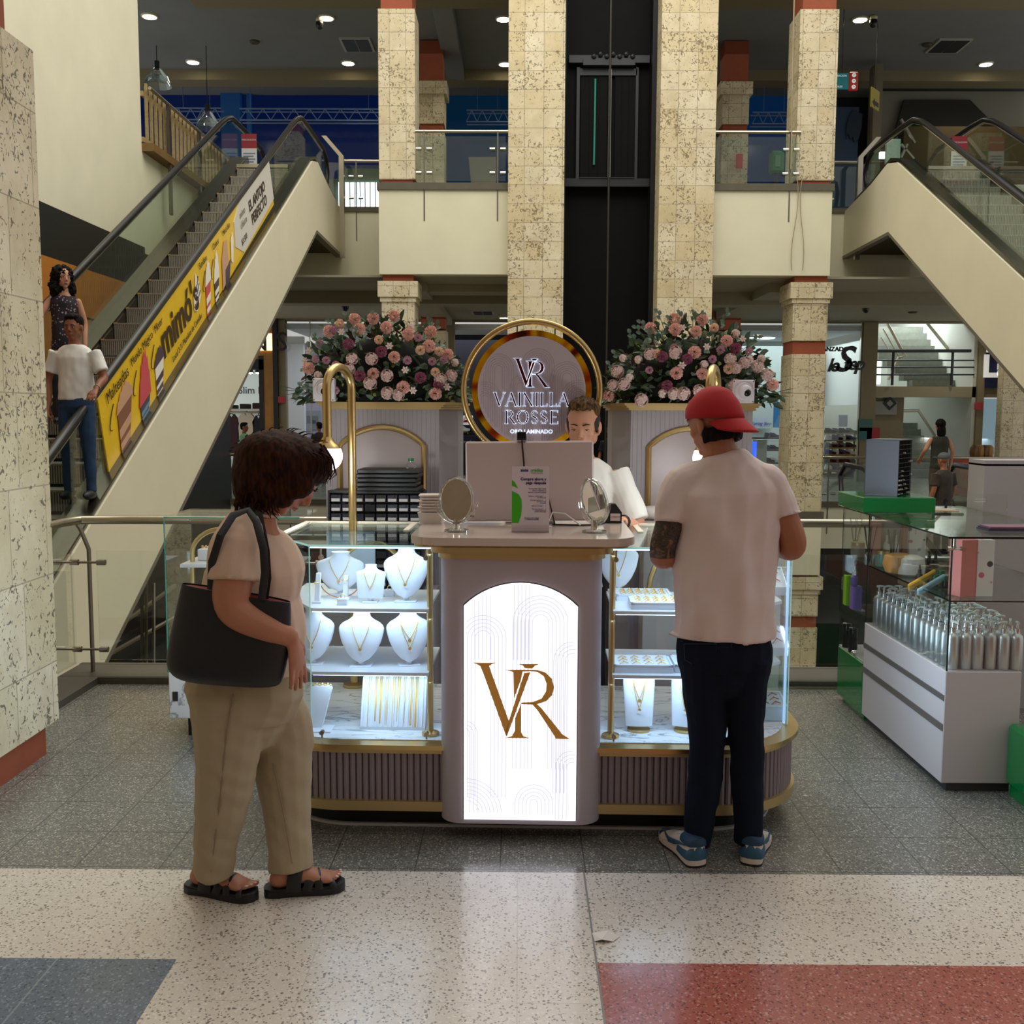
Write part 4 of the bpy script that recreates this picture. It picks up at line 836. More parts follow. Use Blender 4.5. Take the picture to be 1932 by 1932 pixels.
for k, px in enumerate((1838, 1849, 1858, 1866)):
    p = P(px, 853, 24.2); b = MB(); b.lathe([(.09, .0), (.11, .1), (.1, .22), (.05, .28), (.001, .28)], (p.x, p.y, P(0, 854, 24).z), 10); b.build('snack_jar', mat('jar_amber', 'a07838', .4) if k % 2 else mat('jar_brown', '6a4a28', .4), label='amber snack jar on the red counter, %s' % ['at its left end', 'second from its left end', 'third from its left end', 'nearest the stone column'][k], cat='jar', group='snack jars')
p = P(1848, 766, YS-.2); b = MB(); b.box(p.x-.1, p.x+.1, YS-.2, YS-.1, p.z-.1, p.z+.1); b.build('fire_alarm', mat('alarm_red', 'b0202c', .4), label='small red fire alarm on the pier left of the navy shop', cat='alarm')
p = P(530, 754, YS-.2); b = MB(); b.box(p.x-.08, p.x+.1, YS-.2, YS-.1, p.z-.09, p.z+.09); b.build('fire_alarm', mat('alarm_red', 'b0202c', .4), label='small red fire alarm on the pier right of the boutique', cat='alarm')
for px, py, c in ((1634, 802, '3c6a6a'), (1633, 818, '2c6a6c'), (1648, 818, 'a02028')):
    p = P(px, py, YS-.15); b = MB(); b.box(p.x-.18, p.x+.18, YS-.14, YS-.11, p.z-.17, p.z+.17); b.build('wall_notice', mat('notice_'+c, c, .5), label={'3c6a6a': 'upper teal notice on the beige pier by the stair hall', '2c6a6c': 'lower teal notice on the beige pier by the stair hall', 'a02028': 'small red notice beside the teal notices'}[c], cat='notice')
# far-side down escalator: handrails and steps (ground floor to basement), right
ue = empty('basement_escalator', (7.55, 16, -1), 'small dark escalator rising from the basement at the far right, people on it', 'escalator')
for x in (5.5, 7.65):
    b = MB(); b.tube([(x-6.6, -3.6, -1.6+1), (x-6.6, 3.2, 1.6), (x-6.6, 4.3, 1.62), (x-6.6, 4.6, 1.4), (x-6.6, 4.5, 1.0), (x-6.6, 4.3, .8)], .05, 8); b.build('handrail', M_rubber, ue)
    b = MB(); b.prism([(x-6.6, -3.6, -1.4), (x-6.6, 3.2, .8), (x-6.6, 4.5, .8), (x-6.6, 4.3, 1.55), (x-6.6, 3.2, 1.55), (x-6.6, -3.6, -.65)], (.01, 0, 0)); b.build('glass_panel', G_smoke, ue, 0)
first = None
for k in range(16):
    if first is None: b = MB(); b.box(-.85, .75, 0, .42, -.2, 0); first = b.build('step', mat('step_metal'), ue, 0); o = first
    else: o = first.copy(); col.objects.link(o)
    o.location = (0, 3.2-.41*k, .64-.2*k)
# diagonal rails on the basement stairs seen under the left escalator
b = MB()
for k in range(2): b.tube([P(205, 1235-k*40, 12), P(330, 1165-k*60, 14)], .03, 6)
for px in (268, 276, 290): b.tube([P(px, 1250, 12), P(px, 1100, 12)], .02, 6)
b.build('basement_railing', M_steel, label='steel stair railing down in the dark void under the left escalator', cat='railing')
# ================================================================ JEWELLERY STAND
def loftz(b, rings, n=20, cap=True):
    """rings: (z, rx, ry, cx, cy)"""
    vs = []; fs = []; L = len(rings)
    for z, rx, ry, cx, cy in rings:
        for k in range(n): a = 2*pi*k/n; vs.append((cx+rx*cos(a), cy+ry*sin(a), z))
    for i in range(L-1):
        for k in range(n): fs.append((i*n+k, i*n+(k+1) % n, (i+1)*n+(k+1) % n, (i+1)*n+k))
    if cap: fs += [tuple(range(n))[::-1], tuple((L-1)*n+k for k in range(n))]
    return b._add(vs, fs)
def rrect(x0, x1, y0, y1, r00, r10, r11=0.0, r01=0.0, z=0.0, n=10):
    """rounded rectangle; radii at (x0,y0) (x1,y0) (x1,y1) (x0,y1)"""
    pts = []
    for cx, cy, r, a0 in ((x0+r00, y0+r00, r00, 180), (x1-r10, y0+r10, r10, 270), (x1-r11, y1-r11, r11, 0), (x0+r01, y1-r01, r01, 90)):
        m = n if r > 0 else 0
        for k in range(m+1): a = R(a0+90*k/max(1, m)); pts.append((cx+r*cos(a), cy+r*sin(a), z))
    return pts
RK = Matrix.Translation((0, 3.75, 0)) @ Matrix.Rotation(R(-1.2), 4, 'Z') @ Matrix.Translation((0, -3.86, 0)); RKI = RK.inverted()
def KP(px, py, Y): return RKI @ P(px, py, Y-.11)
KI = []      # top-level objects of the stand, turned together afterwards
def K(o): KI.append(o); return o
M_lil = mat('lilac_grey_laminate', 'b3a9b2', .45, var=.03)
M_rib = mat('mauve_ribbed', '8c8086', .5)
M_marble = bpy.data.materials.new('white_marble'); _t = NT(M_marble); MATS['white_marble'] = M_marble
_w = _t.add('ShaderNodeTexNoise', {'Vector': _t.add('ShaderNodeMapping', {0: _t.world(), 2: (0, 0, .5), 3: (2.2, 7, 3)}).outputs[0], 'Scale': 1.6, 'Detail': 6.0, 'Distortion': .9}).outputs[0]
_t.l.new(_t.ramp(_w, [(.40, srgb('e8e8ea')), (.49, srgb('dcdfe2')), (.505, srgb('8f989c')), (.53, srgb('e6e6e8'))]), _t.b.inputs['Base Color']); _t.b.inputs['Roughness'].default_value = .18
M_jw = mat('white_leatherette', 'e4e6ee', .55); M_shelf = mat('white_shelf', 'e6e6ea', .3)
G_case = glass('case_glass', (.97, .99, .99), 0, .55, .015)
M_led = mat('led_strip', 'ffffff', .5, emit='c4e0ff', es=2.4)
M_gchain = mat('gold_chain', 'f2cc80', .4, .8)
base = K(empty('display_counter', (0, 4.2, 0), 'curved low counter with mauve ribbed front and gold trims, carrying the jewellery cases', 'counter'))
def S_(b): b.M = Matrix.Translation((0, -4.2, 0)); return b
XL0, XR0, YK = -1.05, 1.11, 3.86
def outline(r, ins=0.0):
    q = rrect(XL0+ins, XR0-ins, YK+ins, 4.72, r-ins, r-ins, n=16); return q[:-1]+[(.32, 4.72, 0), (.32, 4.32, 0), (-.30, 4.32, 0), (-.30, 4.72, 0), q[-1]]
b = S_(MB()); b.prism([(x, y, 0) for x, y, z in outline(.40, .10)], (0, 0, .10)); b.build('plinth', mat('plinth_black', '0c0d12', .35), base)
b = S_(MB()); b.prism([(x, y, 0) for x, y, z in outline(.40, .085)], (0, 0, .010)); b.build('floor_strip', mat('strip_pale', 'c8c8cc', .4), base)
for z0, z1, ins, nm, m in ((.098, .135, -.008, 'gold_trim', M_goldpaint), (.318, .338, .004, 'gold_trim', M_goldpaint), (.338, .356, -.018, 'gold_edge', M_gold)):
    b = S_(MB()); b.prism([(x, y, z0) for x, y, z in outline(.38, ins)], (0, 0, z1-z0)); b.build(nm, m, base, 30)
b = S_(MB()); b.prism([(x, y, .355) for x, y, z in outline(.38, .045)], (0, 0, .004)); b.build('marble_deck', M_marble, base, 0)
ol = outline(.38, .016); path = [Vector(p) for p in ol]+[Vector(ol[0])]
b = S_(MB()); b.prism([(x, y, .13) for x, y, z in outline(.38, .022)], (0, 0, .19))
acc = 0
for p, q in zip(path[:-1], path[1:]):
    L = (q-p).length; d = (q-p)/L if L else None
    if (p.y > 4.69 and q.y > 4.69) or (abs(p.x) < .5 and abs(q.x) < .5 and p.y > 4.2): continue
    while acc < L:
        c = p+d*acc; b.tube([(c.x, c.y, .132), (c.x, c.y, .322)], .0115, 8, cap=False); acc += .0245
    acc -= L
b.build('ribbed_front', M_rib, base, 40)
# ---- centre pedestal
ped = K(empty('reception_pedestal', (.008, 4.0, 0), 'lilac-grey pedestal with rounded edges and a glowing arched VR panel', 'pedestal'))
def Q_(b): b.M = Matrix.Translation((-.008, -4.0, 0)); return b
PX0, PX1, PY = -.292, .308, 3.80
b = Q_(MB()); b.prism(rrect(PX0, PX1, PY, 4.25, .085, .085, z=.075), (0, 0, 1.0)); b.build('body', M_lil, ped)
arch = []
ax0, ax1, az0, az1, az2 = -.200, .216, .094, .900, .986
cxm = (ax0+ax1)/2; hw = (ax1-ax0)/2; sag = az2-az1; rad = (hw*hw+sag*sag)/(2*sag)
arch = [(ax0, az0), (ax1, az0)]
a1 = math.asin(hw/rad)
for k in range(17): a = a1-2*a1*k/16; arch.append((cxm+rad*sin(a), az2-rad+rad*cos(a)))
b = Q_(MB()); b.prism([(x, PY-.006, z) for x, z in arch], (0, .006, 0)); b.build('light_panel', mat('lit_panel', '66666c', .5, emit='f4f4ff', es=1.8), ped, 0)
b = Q_(MB()); b.prism([(cxm+(x-cxm)*1.012, PY-.002, (z if z < .1 else z+.003)) for x, z in arch], (0, .002, 0)); b.build('panel_edge', M_black, ped, 0)
# embossed arches of the panel
def arches(b, x0, x1, z0, z1, y, specs, r, inside):
    for cx, cz, rs, dn in specs:
        for rr in rs:
            pts = []
            pts.append((cx-rr, y, cz-dn))
            for k in range(13): a = pi-pi*k/12; pts.append((cx+rr*cos(a), y, cz+rr*sin(a)))
            pts.append((cx+rr, y, cz-dn))
            run = []
            dense = []
            for p, q in zip(pts[:-1], pts[1:]):
                n = max(1, int((Vector(q)-Vector(p)).length/.02))
                for k in range(n): dense.append(Vector(p).lerp(Vector(q), k/n))
            dense.append(Vector(pts[-1]))
            for p in dense:
                if inside(p.x, p.z): run.append(p)
                else:
                    if len(run) > 1: b.tube(run, r, 4)
                    run = []
            if len(run) > 1: b.tube(run, r, 4)
def in_arch(x, z): return ax0+.004 < x < ax1-.004 and az0+.004 < z < az2-.004-rad+math.sqrt(max(0, rad*rad-(x-cxm)**2))
b = Q_(MB())
R5 = lambda a, n=5, s=.014: [a-s*k for k in range(n)]
arches(b, 0, 0, 0, 0, PY-.0065, [(.08, .84, R5(.10, 6), .55), (-.13, .78, R5(.085, 5), .6), (.20, .70, R5(.07, 4), .5), (-.20, .42, R5(.05, 3), .3), (-.19, .12, R5(.13, 7), .03), (.06, .16, R5(.07, 5), .2), (.2, .3, R5(.06, 4), .3), (-.06, 1.0, R5(.1, 5), .3)], .0021, in_arch)
b.build('embossed_arches', mat('panel_groove', '606068', .5, emit='e0dcf0', es=.74), ped)
VR = [[(318, 843), (453, 843), (430, 851), (416, 860), (362, 862), (340, 850)],
      [(360, 858), (414, 858), (420, 880), (532, 1188), (518, 1275), (510, 1262), (378, 900)],
      [(620, 903), (657, 897), (518, 1277), (510, 1245), (529, 1186)],
      [(588, 850), (710, 848), (684, 858), (668, 875), (626, 873), (612, 857)],
      [(512, 884), (600, 883), (690, 884), (690, 890), (600, 893), (555, 896), (535, 889)],
      [(557, 893), (612, 891), (603, 935), (566, 1038), (560, 1062)],
      [(566, 1170), (603, 1080), (603, 1250), (615, 1273), (650, 1284), (512, 1284), (550, 1272), (566, 1240)],
      [(655, 884), (700, 884), (745, 898), (783, 935), (796, 985), (785, 1030), (750, 1066), (700, 1083), (603, 1083), (603, 1076), (670, 1072), (722, 1052), (748, 1010), (752, 965), (735, 920), (700, 896), (655, 889)],
      [(603, 1079), (690, 1079), (722, 1108), (845, 1262), (890, 1288), (806, 1286), (798, 1270), (700, 1122), (668, 1086), (603, 1084)]]
def logo(f, y_d, nm, m, parent, M=None):
    b = MB()
    if M: b.M = M
    for pl in VR: b.prism([f(u, v) for u, v in pl], (0, y_d, 0))
    return b.build(nm, m, parent, 0)
def fv(u, v): p = KP(790+u/3.117, 980+v/3.117, PY-.008); return (p.x, PY-.013, p.z)
logo(fv, .006, 'monogram', mat('bronze_gold', 'f0b050', .5, .05), ped, Matrix.Translation((-.008, -4.0, 0)))
b = Q_(MB()); b.prism(rrect(-.325, .345, PY-.03, 4.28, .07, .07, z=1.095), (0, 0, .022)); b.prism(rrect(-.30, .318, PY-.012, 4.26, .08, .08, z=1.072), (0, 0, .024)); b.prism(rrect(-.385, .40, PY-.02, 4.28, .05, .05, z=1.117), (0, 0, .008)); b.build('gold_moulding', M_goldpaint, ped)
top = K(MB().prism(rrect(-.395, .42, 3.72, 4.36, .11, .11, .02, .02, z=1.130), (0, 0, .028)).build('worktop', mat('worktop_cream', 'cfc0b4', .12, coat=.3), label='cream glossy worktop with rounded corners lying on the centre pedestal', cat='worktop'))
ZT = 1.158
# ---- glass cases
def case(x0, x1, xin, xc, label, side):
    o = K(empty('display_case', ((x0+x1)/2, 4.3, .36), label, 'display case')); ox = o.location
    T = Matrix.Translation(-ox); YF_, YB_ = 3.90, 4.68; xo = x0 if side < 0 else x1
    xi = x1 if side < 0 else x0
    # front pane, chamfer pane, side pane, top pane
    b = MB(); b.M = T; b.box(min(xi, xc), max(xi, xc), YF_, YF_+.006, .362, 1.098); b.build('front_glass', G_case, o, 0)
    b = MB(); b.M = T; b.prism([(xc, YF_, .362), (xo, YF_+.26, .362), (xo, YF_+.26, 1.098), (xc, YF_, 1.098)], (0, .006, 0)); b.build('corner_glass', G_case, o, 0)
    b = MB(); b.M = T; b.box(xo-.003, xo+.003, YF_+.26, YB_, .362, 1.098); b.build('side_glass', G_case, o, 0)
    b = MB(); b.M = T; b.prism([(xi, YF_-.008, 1.1), (xc, YF_-.008, 1.1), (xo-side*-.0, YF_+.25, 1.1), (xo, YB_, 1.1), (xi, YB_, 1.1)], (0, 0, .008)); b.build('top_glass', G_green, o, 0)
    b = MB(); b.M = T; b.tube([(xi, YF_-.008, 1.104), (xc, YF_-.008, 1.104)], .004, 4); b.tube([(xc, YF_-.008, 1.104), (xo, YF_+.25, 1.104)], .004, 4)
    for X, Y in ((xc, YF_), (xo, YF_+.26)): b.tube([(X, Y, .36), (X, Y, 1.098)], .0022, 5)
    b.build('glass_edge', mat('edge_pale', 'a8dcd8', .1, 0, .8, emit='a0dcd8', es=.25), o)
    b = MB(); b.M = T; b.box(x0, x1, YB_-.015, YB_+.012, 1.092, 1.112); b.prism([(xo-.012, YF_+.26, 1.109), (xo+.012, YF_+.26, 1.109), (xo+.012, YB_, 1.109), (xo-.012, YB_, 1.109)], (0, 0, .004)); b.box(xi+side*.17-.012, xi+side*.17+.012, 4.36, YB_, 1.109, 1.113); b.build('cream_edge', mat('edge_cream', 'ddd2bc', .4), o, 0)
    for z, nm in ((.848, 'shelf'), (.602, 'shelf')):
        b = MB(); b.M = T; s = side
        b.prism([(xi+s*.03, 3.925, z), (xc, 3.925, z), (xo-s*.03, YF_+.28, z), (xo-s*.03, 4.5, z), (xi+s*.55, 4.5, z), (xi+s*.5, 4.36, z), (xi+s*.03, 4.36, z)], (0, 0, .012)); b.build(nm, M_shelf, o, 0)
        b = MB(); b.M = T; b.box(min(xi+s*.04, xc), max(xi+s*.04, xc), 3.937, 3.948, z-.005, z-.001); b.build('led_strip', M_led, o, 0)
    b = MB(); b.M = T; b.box(min(xi+side*.02, xc), max(xi+side*.02, xc), 3.914, 3.926, 1.092, 1.097); b.build('led_strip', M_led, o, 0)
    b = MB(); b.M = T; X = xi+side*.028
    b.tube([(X, 3.97, .36), (X, 3.97, .37), (X, 3.97, 1.02), (X+side*.0, 3.97, 1.09)], [.034, .012, .012, .012] if False else .012, 10); b.lathe([(.034, 0), (.034, .01), (.014, .018)], (X, 3.97, .36), 16); b.build('gold_post', M_gold, o)
    for X, Y, z in ((xi+side*.035, YF_-.004, 1.06), (xc-side*.045, YF_-.004, 1.06), (xi+side*.035, YF_-.004, .385), (xc-side*.04, YF_-.004, .385)):
        b = MB(); b.M = T; b.tube([(X, Y-.008, z), (X, Y+.012, z)], .009, 12); b.tube([(X, Y, z), (X, Y, z+(.035 if z > 1 else -.02))], .0035, 6); b.build('glass_clamp', M_steel, o)
    # arched gold tube at the back
    b = MB(); b.M = T; xm = (x0+x1)/2; b.tube([(xm+.16*cos(a), 4.42, .86+.19*sin(a)) for a in [pi*k/12 for k in range(13)]], .011, 8); b.build('gold_arch', M_gold, o)
    for z, e in ((1.08, 4.2), (.83, 3.0), (.583, 3.0)):
        l = area_light('case_led', ((xi+xc)/2, 3.99, z), (R(18), 0, 0), abs(xi-xc)*.95, .12, e*.25, (.50, .74, 1)); l.parent = o; l.location = Vector(((xi+xc)/2, 4.0, z))-ox
    b = MB(); b.M = T; b.box(xo-side*.012-.004, xo-side*.012+.004, YF_+.262, YF_+.272, .362, 1.095); b.build('led_profile', mat('led_profile', 'b8d8ff', .5, emit='a8d0ff', es=.8), o, 0)
    l = area_light('case_side_led', (0, 0, 0), (0, R(-90)*side, 0), .7, .3, 4.5, (.62, .82, 1)); l.parent = o; l.location = Vector((xo+side*.012, YF_+.5, .75))-ox
    return o
case(-.97, -.315, 0, -.79, 'left glass jewellery case with necklace busts, behind the woman with the bag', -1)
case(.325, 1.075, 0, .80, 'right glass jewellery case with trays, behind the man in the red cap', 1)
# ---- arc lamps
def arc_lamp(X, Y, gx, gy, label):
    o = K(empty('arc_lamp', (X, Y, .36), label, 'lamp')); d = Vector((gx-X, gy-Y, 0)); h = 1.70-.36; b = MB()
    pts = [Vector((0, 0, 0)), Vector((0, 0, h))]+[Vector((0, 0, h))+d*(.5-.5*cos(a))+Vector((0, 0, sin(a)*.095)) for a in [pi*k/14 for k in range(1, 15)]]+[d+Vector((0, 0, h-.215))]
    b.tube(pts, .0185, 14); b.build('post', M_gold, o)
    b = MB(); b.lathe([(.05, 0), (.05, .012), (.022, .02)], (0, 0, 0), 20); b.build('flange', M_gold, o)
    c = d+Vector((0, 0, 1.418-.36)); b = MB()
    for k in range(1): b.ell(c, .064, 24, 16)
    b.build('globe', mat('opal_globe', 'ffffff', .3, emit='f6fcff', es=2.6), o, 60)
    b = MB(); b.lathe([(.058, .032), (.05, .045), (.03, .06), (.02, .08)], c, 20); b.build('globe_cap', M_gold, o)
    l = point_light('globe_light', (0, 0, 0), 5, (.95, .98, 1), .065); l.parent = o; l.location = c+Vector((0, -.0, -.09))
    return o
arc_lamp(-.765, 4.66, -.825, 4.42, 'gold arc lamp with a glowing opal globe beside the woman\'s head')
arc_lamp(KP(1350, 800, 4.66).x, 4.66, KP(1336, 800, 4.42).x, 4.42, 'gold arc lamp mostly hidden behind the red cap')
# ---- rear plinths with gold rims and arches
def rear_plinth(x0, x1, ch, label):
    """ch<0: chamfer towards the centre on the right side, ch>0 on the left"""
    o = K(empty('tall_plinth', ((x0+x1)/2, 5.3, 0), label, 'plinth')); T = Matrix.Translation((-(x0+x1)/2, -5.3, 0)); y = 5.1
    if ch > 0: ol = [(x0, y), (x1, y), (x1+.08, y+.16), (x1+.08, y+.5), (x0, y+.5)]
    else: ol = [(x0, y), (x1, y), (x1, y+.5), (x0-.08, y+.5), (x0-.08, y+.16)]
    b = MB(); b.M = T; b.prism([(p[0], p[1], 0) for p in ol], (0, 0, 1.618)); b.build('body', mat('plinth_fluted', 'a09a9e', .55), o, 0)
    b = MB(); b.M = T
    for k in range(int((x1-x0)/.022)): b.tube([(x0+.01+.022*k, y, .0), (x0+.01+.022*k, y, 1.616)], .0016, 4, cap=False)
    b.build('fluting', MATS['plinth_fluted'], o)
    cx = sum(p[0] for p in ol)/5; b = MB(); b.M = T
    for z0, z1, e in ((1.618, 1.630, .012), (1.630, 1.640, .024), (1.640, 1.652, .034)):
        b.prism([(p[0]+(e if p[0] > cx else -e), p[1]+(e if p[1] > y+.3 else -e), z0) for p in ol], (0, 0, z1-z0))
    b.build('gold_rim', M_goldpaint, o, 0)
    am = (x0+x1)/2; hw = .205; zs = 1.44; pts = [(am-hw, y-.012, .9), (am-hw, y-.012, zs)]
    rr = (hw*hw+.09*.09)/(2*.09); a1 = math.asin(hw/rr)
    pts += [(am-rr*sin(a1-2*a1*k/16), y-.012, zs+.09-rr+rr*cos(a1-2*a1*k/16)) for k in range(1, 16)]+[(am+hw, y-.012, zs), (am+hw, y-.012, .9)]
    b = MB(); b.M = T; b.tube(pts, .013, 8, up=(0, 1, 0)); b.build('gold_arch', M_gold, o)
    b = MB(); b.M = T; b.prism([(p[0], y-.006, p[2]) for p in pts], (0, .006, 0)); b.build('arch_field', mat('field_marble', 'a89a98', .35, var=.1, vs=4), o, 0)
    return o
rear_plinth(KP(612, 800, 5.1).x, KP(828, 800, 5.1).x, 1, 'tall lilac plinth with gold arch, left of the round sign, under flowers')
rear_plinth(KP(1190, 800, 5.1).x, KP(1418, 800, 5.1).x, -1, 'tall lilac plinth with gold arch, right of the round sign, under flowers')
# ---- cameras on the plinths
for px, py, lab in ((610, 732, 'white square dome camera at the left end of the left plinth'), (1403, 737, 'white square dome camera at the right end of the right plinth')):
    p = KP(px, py, 5.0); p.z = 1.652+.056; o = K(empty('dome_camera', p, lab, 'security camera'))
    b = MB(); b.box(-.052, .052, 0, .05, -.055, .055, .005); b.build('mount_box', mat('camera_white', 'dcd8de', .4), o)
    b = MB(); b.lathe([(.044, 0), (.042, .008), (.036, .012)], (0, 0, 0), 24); b.v = [(x, -z, y) for x, y, z in b.v]; b.ell((.004, -.012, 0), (.033, .033, .033), 20, 12); b.build('dome', MATS['camera_white'], o)
    b = MB(); rq = Matrix.Rotation(.5, 3, 'Y'); b.ell((.010, -.036, -.006), (.018, .012, .018), 16, 10); b.build('lens_window', mat('lens_black', '050506', .08), o)
    b = MB()
    for sx_ in (-1, 1):
        for sz in (-1, 1): b.tube([(sx_*.045, -.002, sz*.048), (sx_*.045, .002, sz*.048)], .003, 8)
    b.build('screws', M_black, o)
# ---- ring sign
RC = KP(1003, 737, 4.95); rs = K(empty('ring_sign', RC, 'round VAINILLA ROSSE sign with mirrored gold rim inside a gold tube ring', 'sign'))
k_ = 4.95/1932
b = MB(); b.tube([(125*k_*cos(a), 0, 125*k_*sin(a)) for a in [2*pi*i/64 for i in range(64)]], .0145, 12, closed=True, up=(0, 1, 0)); b.build('tube_ring', M_gold, rs)
b = MB(); b.tube([(-125*k_*cos(.9), .0, -125*k_*sin(.9)), (-.12, 0, -.34), (-.02, 0, -.44)], .0145, 10); b.tube([(0, .03, -.3), (0, .03, -.95), (0, .03, RC.z*-1+.5)], .02, 8); b.build('ring_support', M_gold, rs)
M_mir = bpy.data.materials.new('gold_painted_reflections'); MATS['gold_painted_reflections'] = M_mir; _t = NT(M_mir)
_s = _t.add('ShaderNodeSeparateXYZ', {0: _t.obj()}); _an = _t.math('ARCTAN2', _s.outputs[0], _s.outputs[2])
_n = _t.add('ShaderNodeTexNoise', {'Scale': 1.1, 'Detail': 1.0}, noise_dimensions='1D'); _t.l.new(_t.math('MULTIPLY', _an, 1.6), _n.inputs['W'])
_t.l.new(_t.ramp(_n.outputs[0], [(.3, srgb('4a1a04')), (.42, srgb('a83a08')), (.5, srgb('e8a808')), (.6, srgb('f0c010')), (.68, srgb('701c04'))]), _t.b.inputs['Base Color'])  # reflections painted into the rim's base colour as bands around the ring
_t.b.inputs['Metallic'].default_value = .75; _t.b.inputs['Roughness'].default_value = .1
b = MB(); N = 72; vs = []
for i in range(N):
    a = 2*pi*i/N
    for r_, yy in ((110*k_, .0), (110*k_, .012), (98*k_, .0), (98*k_, .012)): vs.append((r_*cos(a), yy, r_*sin(a)))
fs = []
for i in range(N):
    j = (i+1) % N; fs += [(i*4, j*4, j*4+2, i*4+2), (i*4, i*4+1, j*4+1, j*4)]
b._add(vs, fs); b.build('mirror_rim', M_mir, rs, 20)
b = MB(); b.prism([(99*k_*cos(a), -.004, 99*k_*sin(a)) for a in [2*pi*i/64 for i in range(64)]], (0, .012, 0)); b.build('disc', mat('disc_pinkish', 'a99ba0', .55), rs, 0)
for q in (-27, 42):
    b = MB(); z1 = math.sqrt(123**2-q*q)*k_; z0 = math.sqrt(108**2-q*q)*k_; b.tube([(q*k_, .004, z0), (q*k_, .004, z1)], .003, 6); b.build('hanger', M_dark, rs)
b = MB(); arches(b, 0, 0, 0, 0, -.0042, [(.03, .12, R5(.075, 6, .0105), .4), (-.155, .10, R5(.07, 6, .0105), .35), (.165, .06, R5(.075, 6, .0105), .3), (-.22, -.04, R5(.08, 7, .0105), .2), (.22, -.03, R5(.08, 7, .0105), .2), (-.05, .02, R5(.05, 4, .0105), .3), (-.06, -.14, R5(.05, 4, .0105), .1), (.10, -.13, R5(.05, 4, .0105), .1)], .0012, lambda x, z: x*x+z*z < (96*k_)**2)
b.build('embossed_arches', mat('disc_groove', '9c8e94', .55), rs)
M_red = mat('letter_copper', '6a1e0a', .2, .85); M_halo = mat('letter_glow', 'ffffff', .5, emit='cfe4ff', es=.9)
def fr(u, v):   # big logo -> sign
    return ((u-604)*.0005*.95*.62*1.0*1.02+.0-.001, -.016, (1065-v)*.0005*.95*.62*1.02+.082)
logo(fr, .005, 'monogram', M_red, rs); 
def fr2(u, v): x, y, z = fr(u, v); return (x-.0018, -.010, z+.0018)
logo(fr2, .003, 'monogram_glow', M_halo, rs)
def fr3(u, v): x, y, z = fr(u, v); return (x+.0020, -.010, z-.0016)
logo(fr3, .003, 'monogram_glow', M_halo, rs)
# serif capitals as strokes
GL = {'V': ([((0, 1), (.42, 0), .12), ((.84, 1), (.42, 0), .05)], .84), 'A': ([((.42, 1), (.84, 0), .12), ((.42, 1), (0, 0), .05), ((.15, .36), (.66, .36), .05)], .84),
      'I': ([((.12, 0), (.12, 1), .12)], .24), 'N': ([((.1, 0), (.1, 1), .05), ((.1, 1), (.8, 0), .12), ((.8, 0), (.8, 1), .05)], .9), 'L': ([((.12, 0), (.12, 1), .12), ((.12, 0), (.6, 0), .05), ((.6, 0), (.6, .18), .04)], .62),
      'R': ([((.12, 0), (.12, 1), .12), ((.12, 1), (.42, 1), .05), ((.42, 1), (.6, .85), .1), ((.6, .85), (.6, .65), .12), ((.6, .65), (.42, .5), .1), ((.42, .5), (.12, .5), .05), ((.38, .5), (.78, 0), .12)], .78),
      'O': ([((.45+.42*cos(2*pi*k/14), .5+.5*sin(2*pi*k/14)), (.45+.42*cos(2*pi*(k+1)/14), .5+.5*sin(2*pi*(k+1)/14)), .05+.08*abs(cos(2*pi*(k+.5)/14))) for k in range(14)], .9),
      'S': ([((.5, .82), (.4, .97), .05), ((.4, .97), (.2, .97), .06), ((.2, .97), (.06, .8), .08), ((.06, .8), (.12, .6), .1), ((.12, .6), (.42, .42), .12), ((.42, .42), (.52, .22), .1), ((.52, .22), (.38, .03), .07), ((.38, .03), (.15, .03), .05), ((.15, .03), (.04, .2), .05)], .56),
      'E': ([((.12, 0), (.12, 1), .12), ((.12, 1), (.6, 1), .05), ((.12, .52), (.5, .52), .05), ((.12, 0), (.62, 0), .05), ((.6, 1), (.6, .86), .04), ((.62, 0), (.62, .15), .04)], .64)}
def serif(word, cx, z, h, y, m, nm, parent, grow=0.0, gap=.2, fit=None):
    w = sum(GL[c][1] for c in word)+gap*(len(word)-1); s = h; sxx = (fit/w) if fit else h; x = cx-w*sxx/2; b = MB()
    for c in word:
        st, wd = GL[c]
        for (xa_, za_), (xb_, zb_), t in st:
            p = Vector((x+xa_*sxx, y, z+za_*s)); q = Vector((x+xb_*sxx, y, z+zb_*s)); d = (q-p).normalized(); n_ = Vector((-d.z, 0, d.x))*(t*h/2+grow); e = d*grow
            b.prism([p-e+n_, q+e+n_, q+e-n_, p-e-n_], (0, .003, 0))
        if c in 'VAINLRE':
            for (xa_, za_), (xb_, zb_), t in st:
                for X_, Z_ in ((xa_, za_), (xb_, zb_)):
                    if (Z_ in (0, 1)) and t > .045 and not (c in 'VA' and abs(X_-.42) < .01) and not (c in 'LE' and X_ > .3) and not (c == 'R' and X_ > .3 and Z_ == 1): b.box(x+X_*sxx-.13*sxx-grow, x+X_*sxx+.13*sxx+grow, y, y+.003, z+Z_*s-.02*s-grow, z+Z_*s+.02*s+grow)
        x += (wd+gap)*sxx
    return b.build(nm, m, parent, 0)
for word, z, h, fit in (('VAINILLA', -.072, .062, .345), ('ROSSE', -.154, .060, .25)):
    serif(word, -.0, z, h, -.010, M_halo, 'lettering_glow', rs, .0010, fit=fit); serif(word, 0, z, h, -.016, M_red, 'lettering', rs, -.0002, fit=fit)
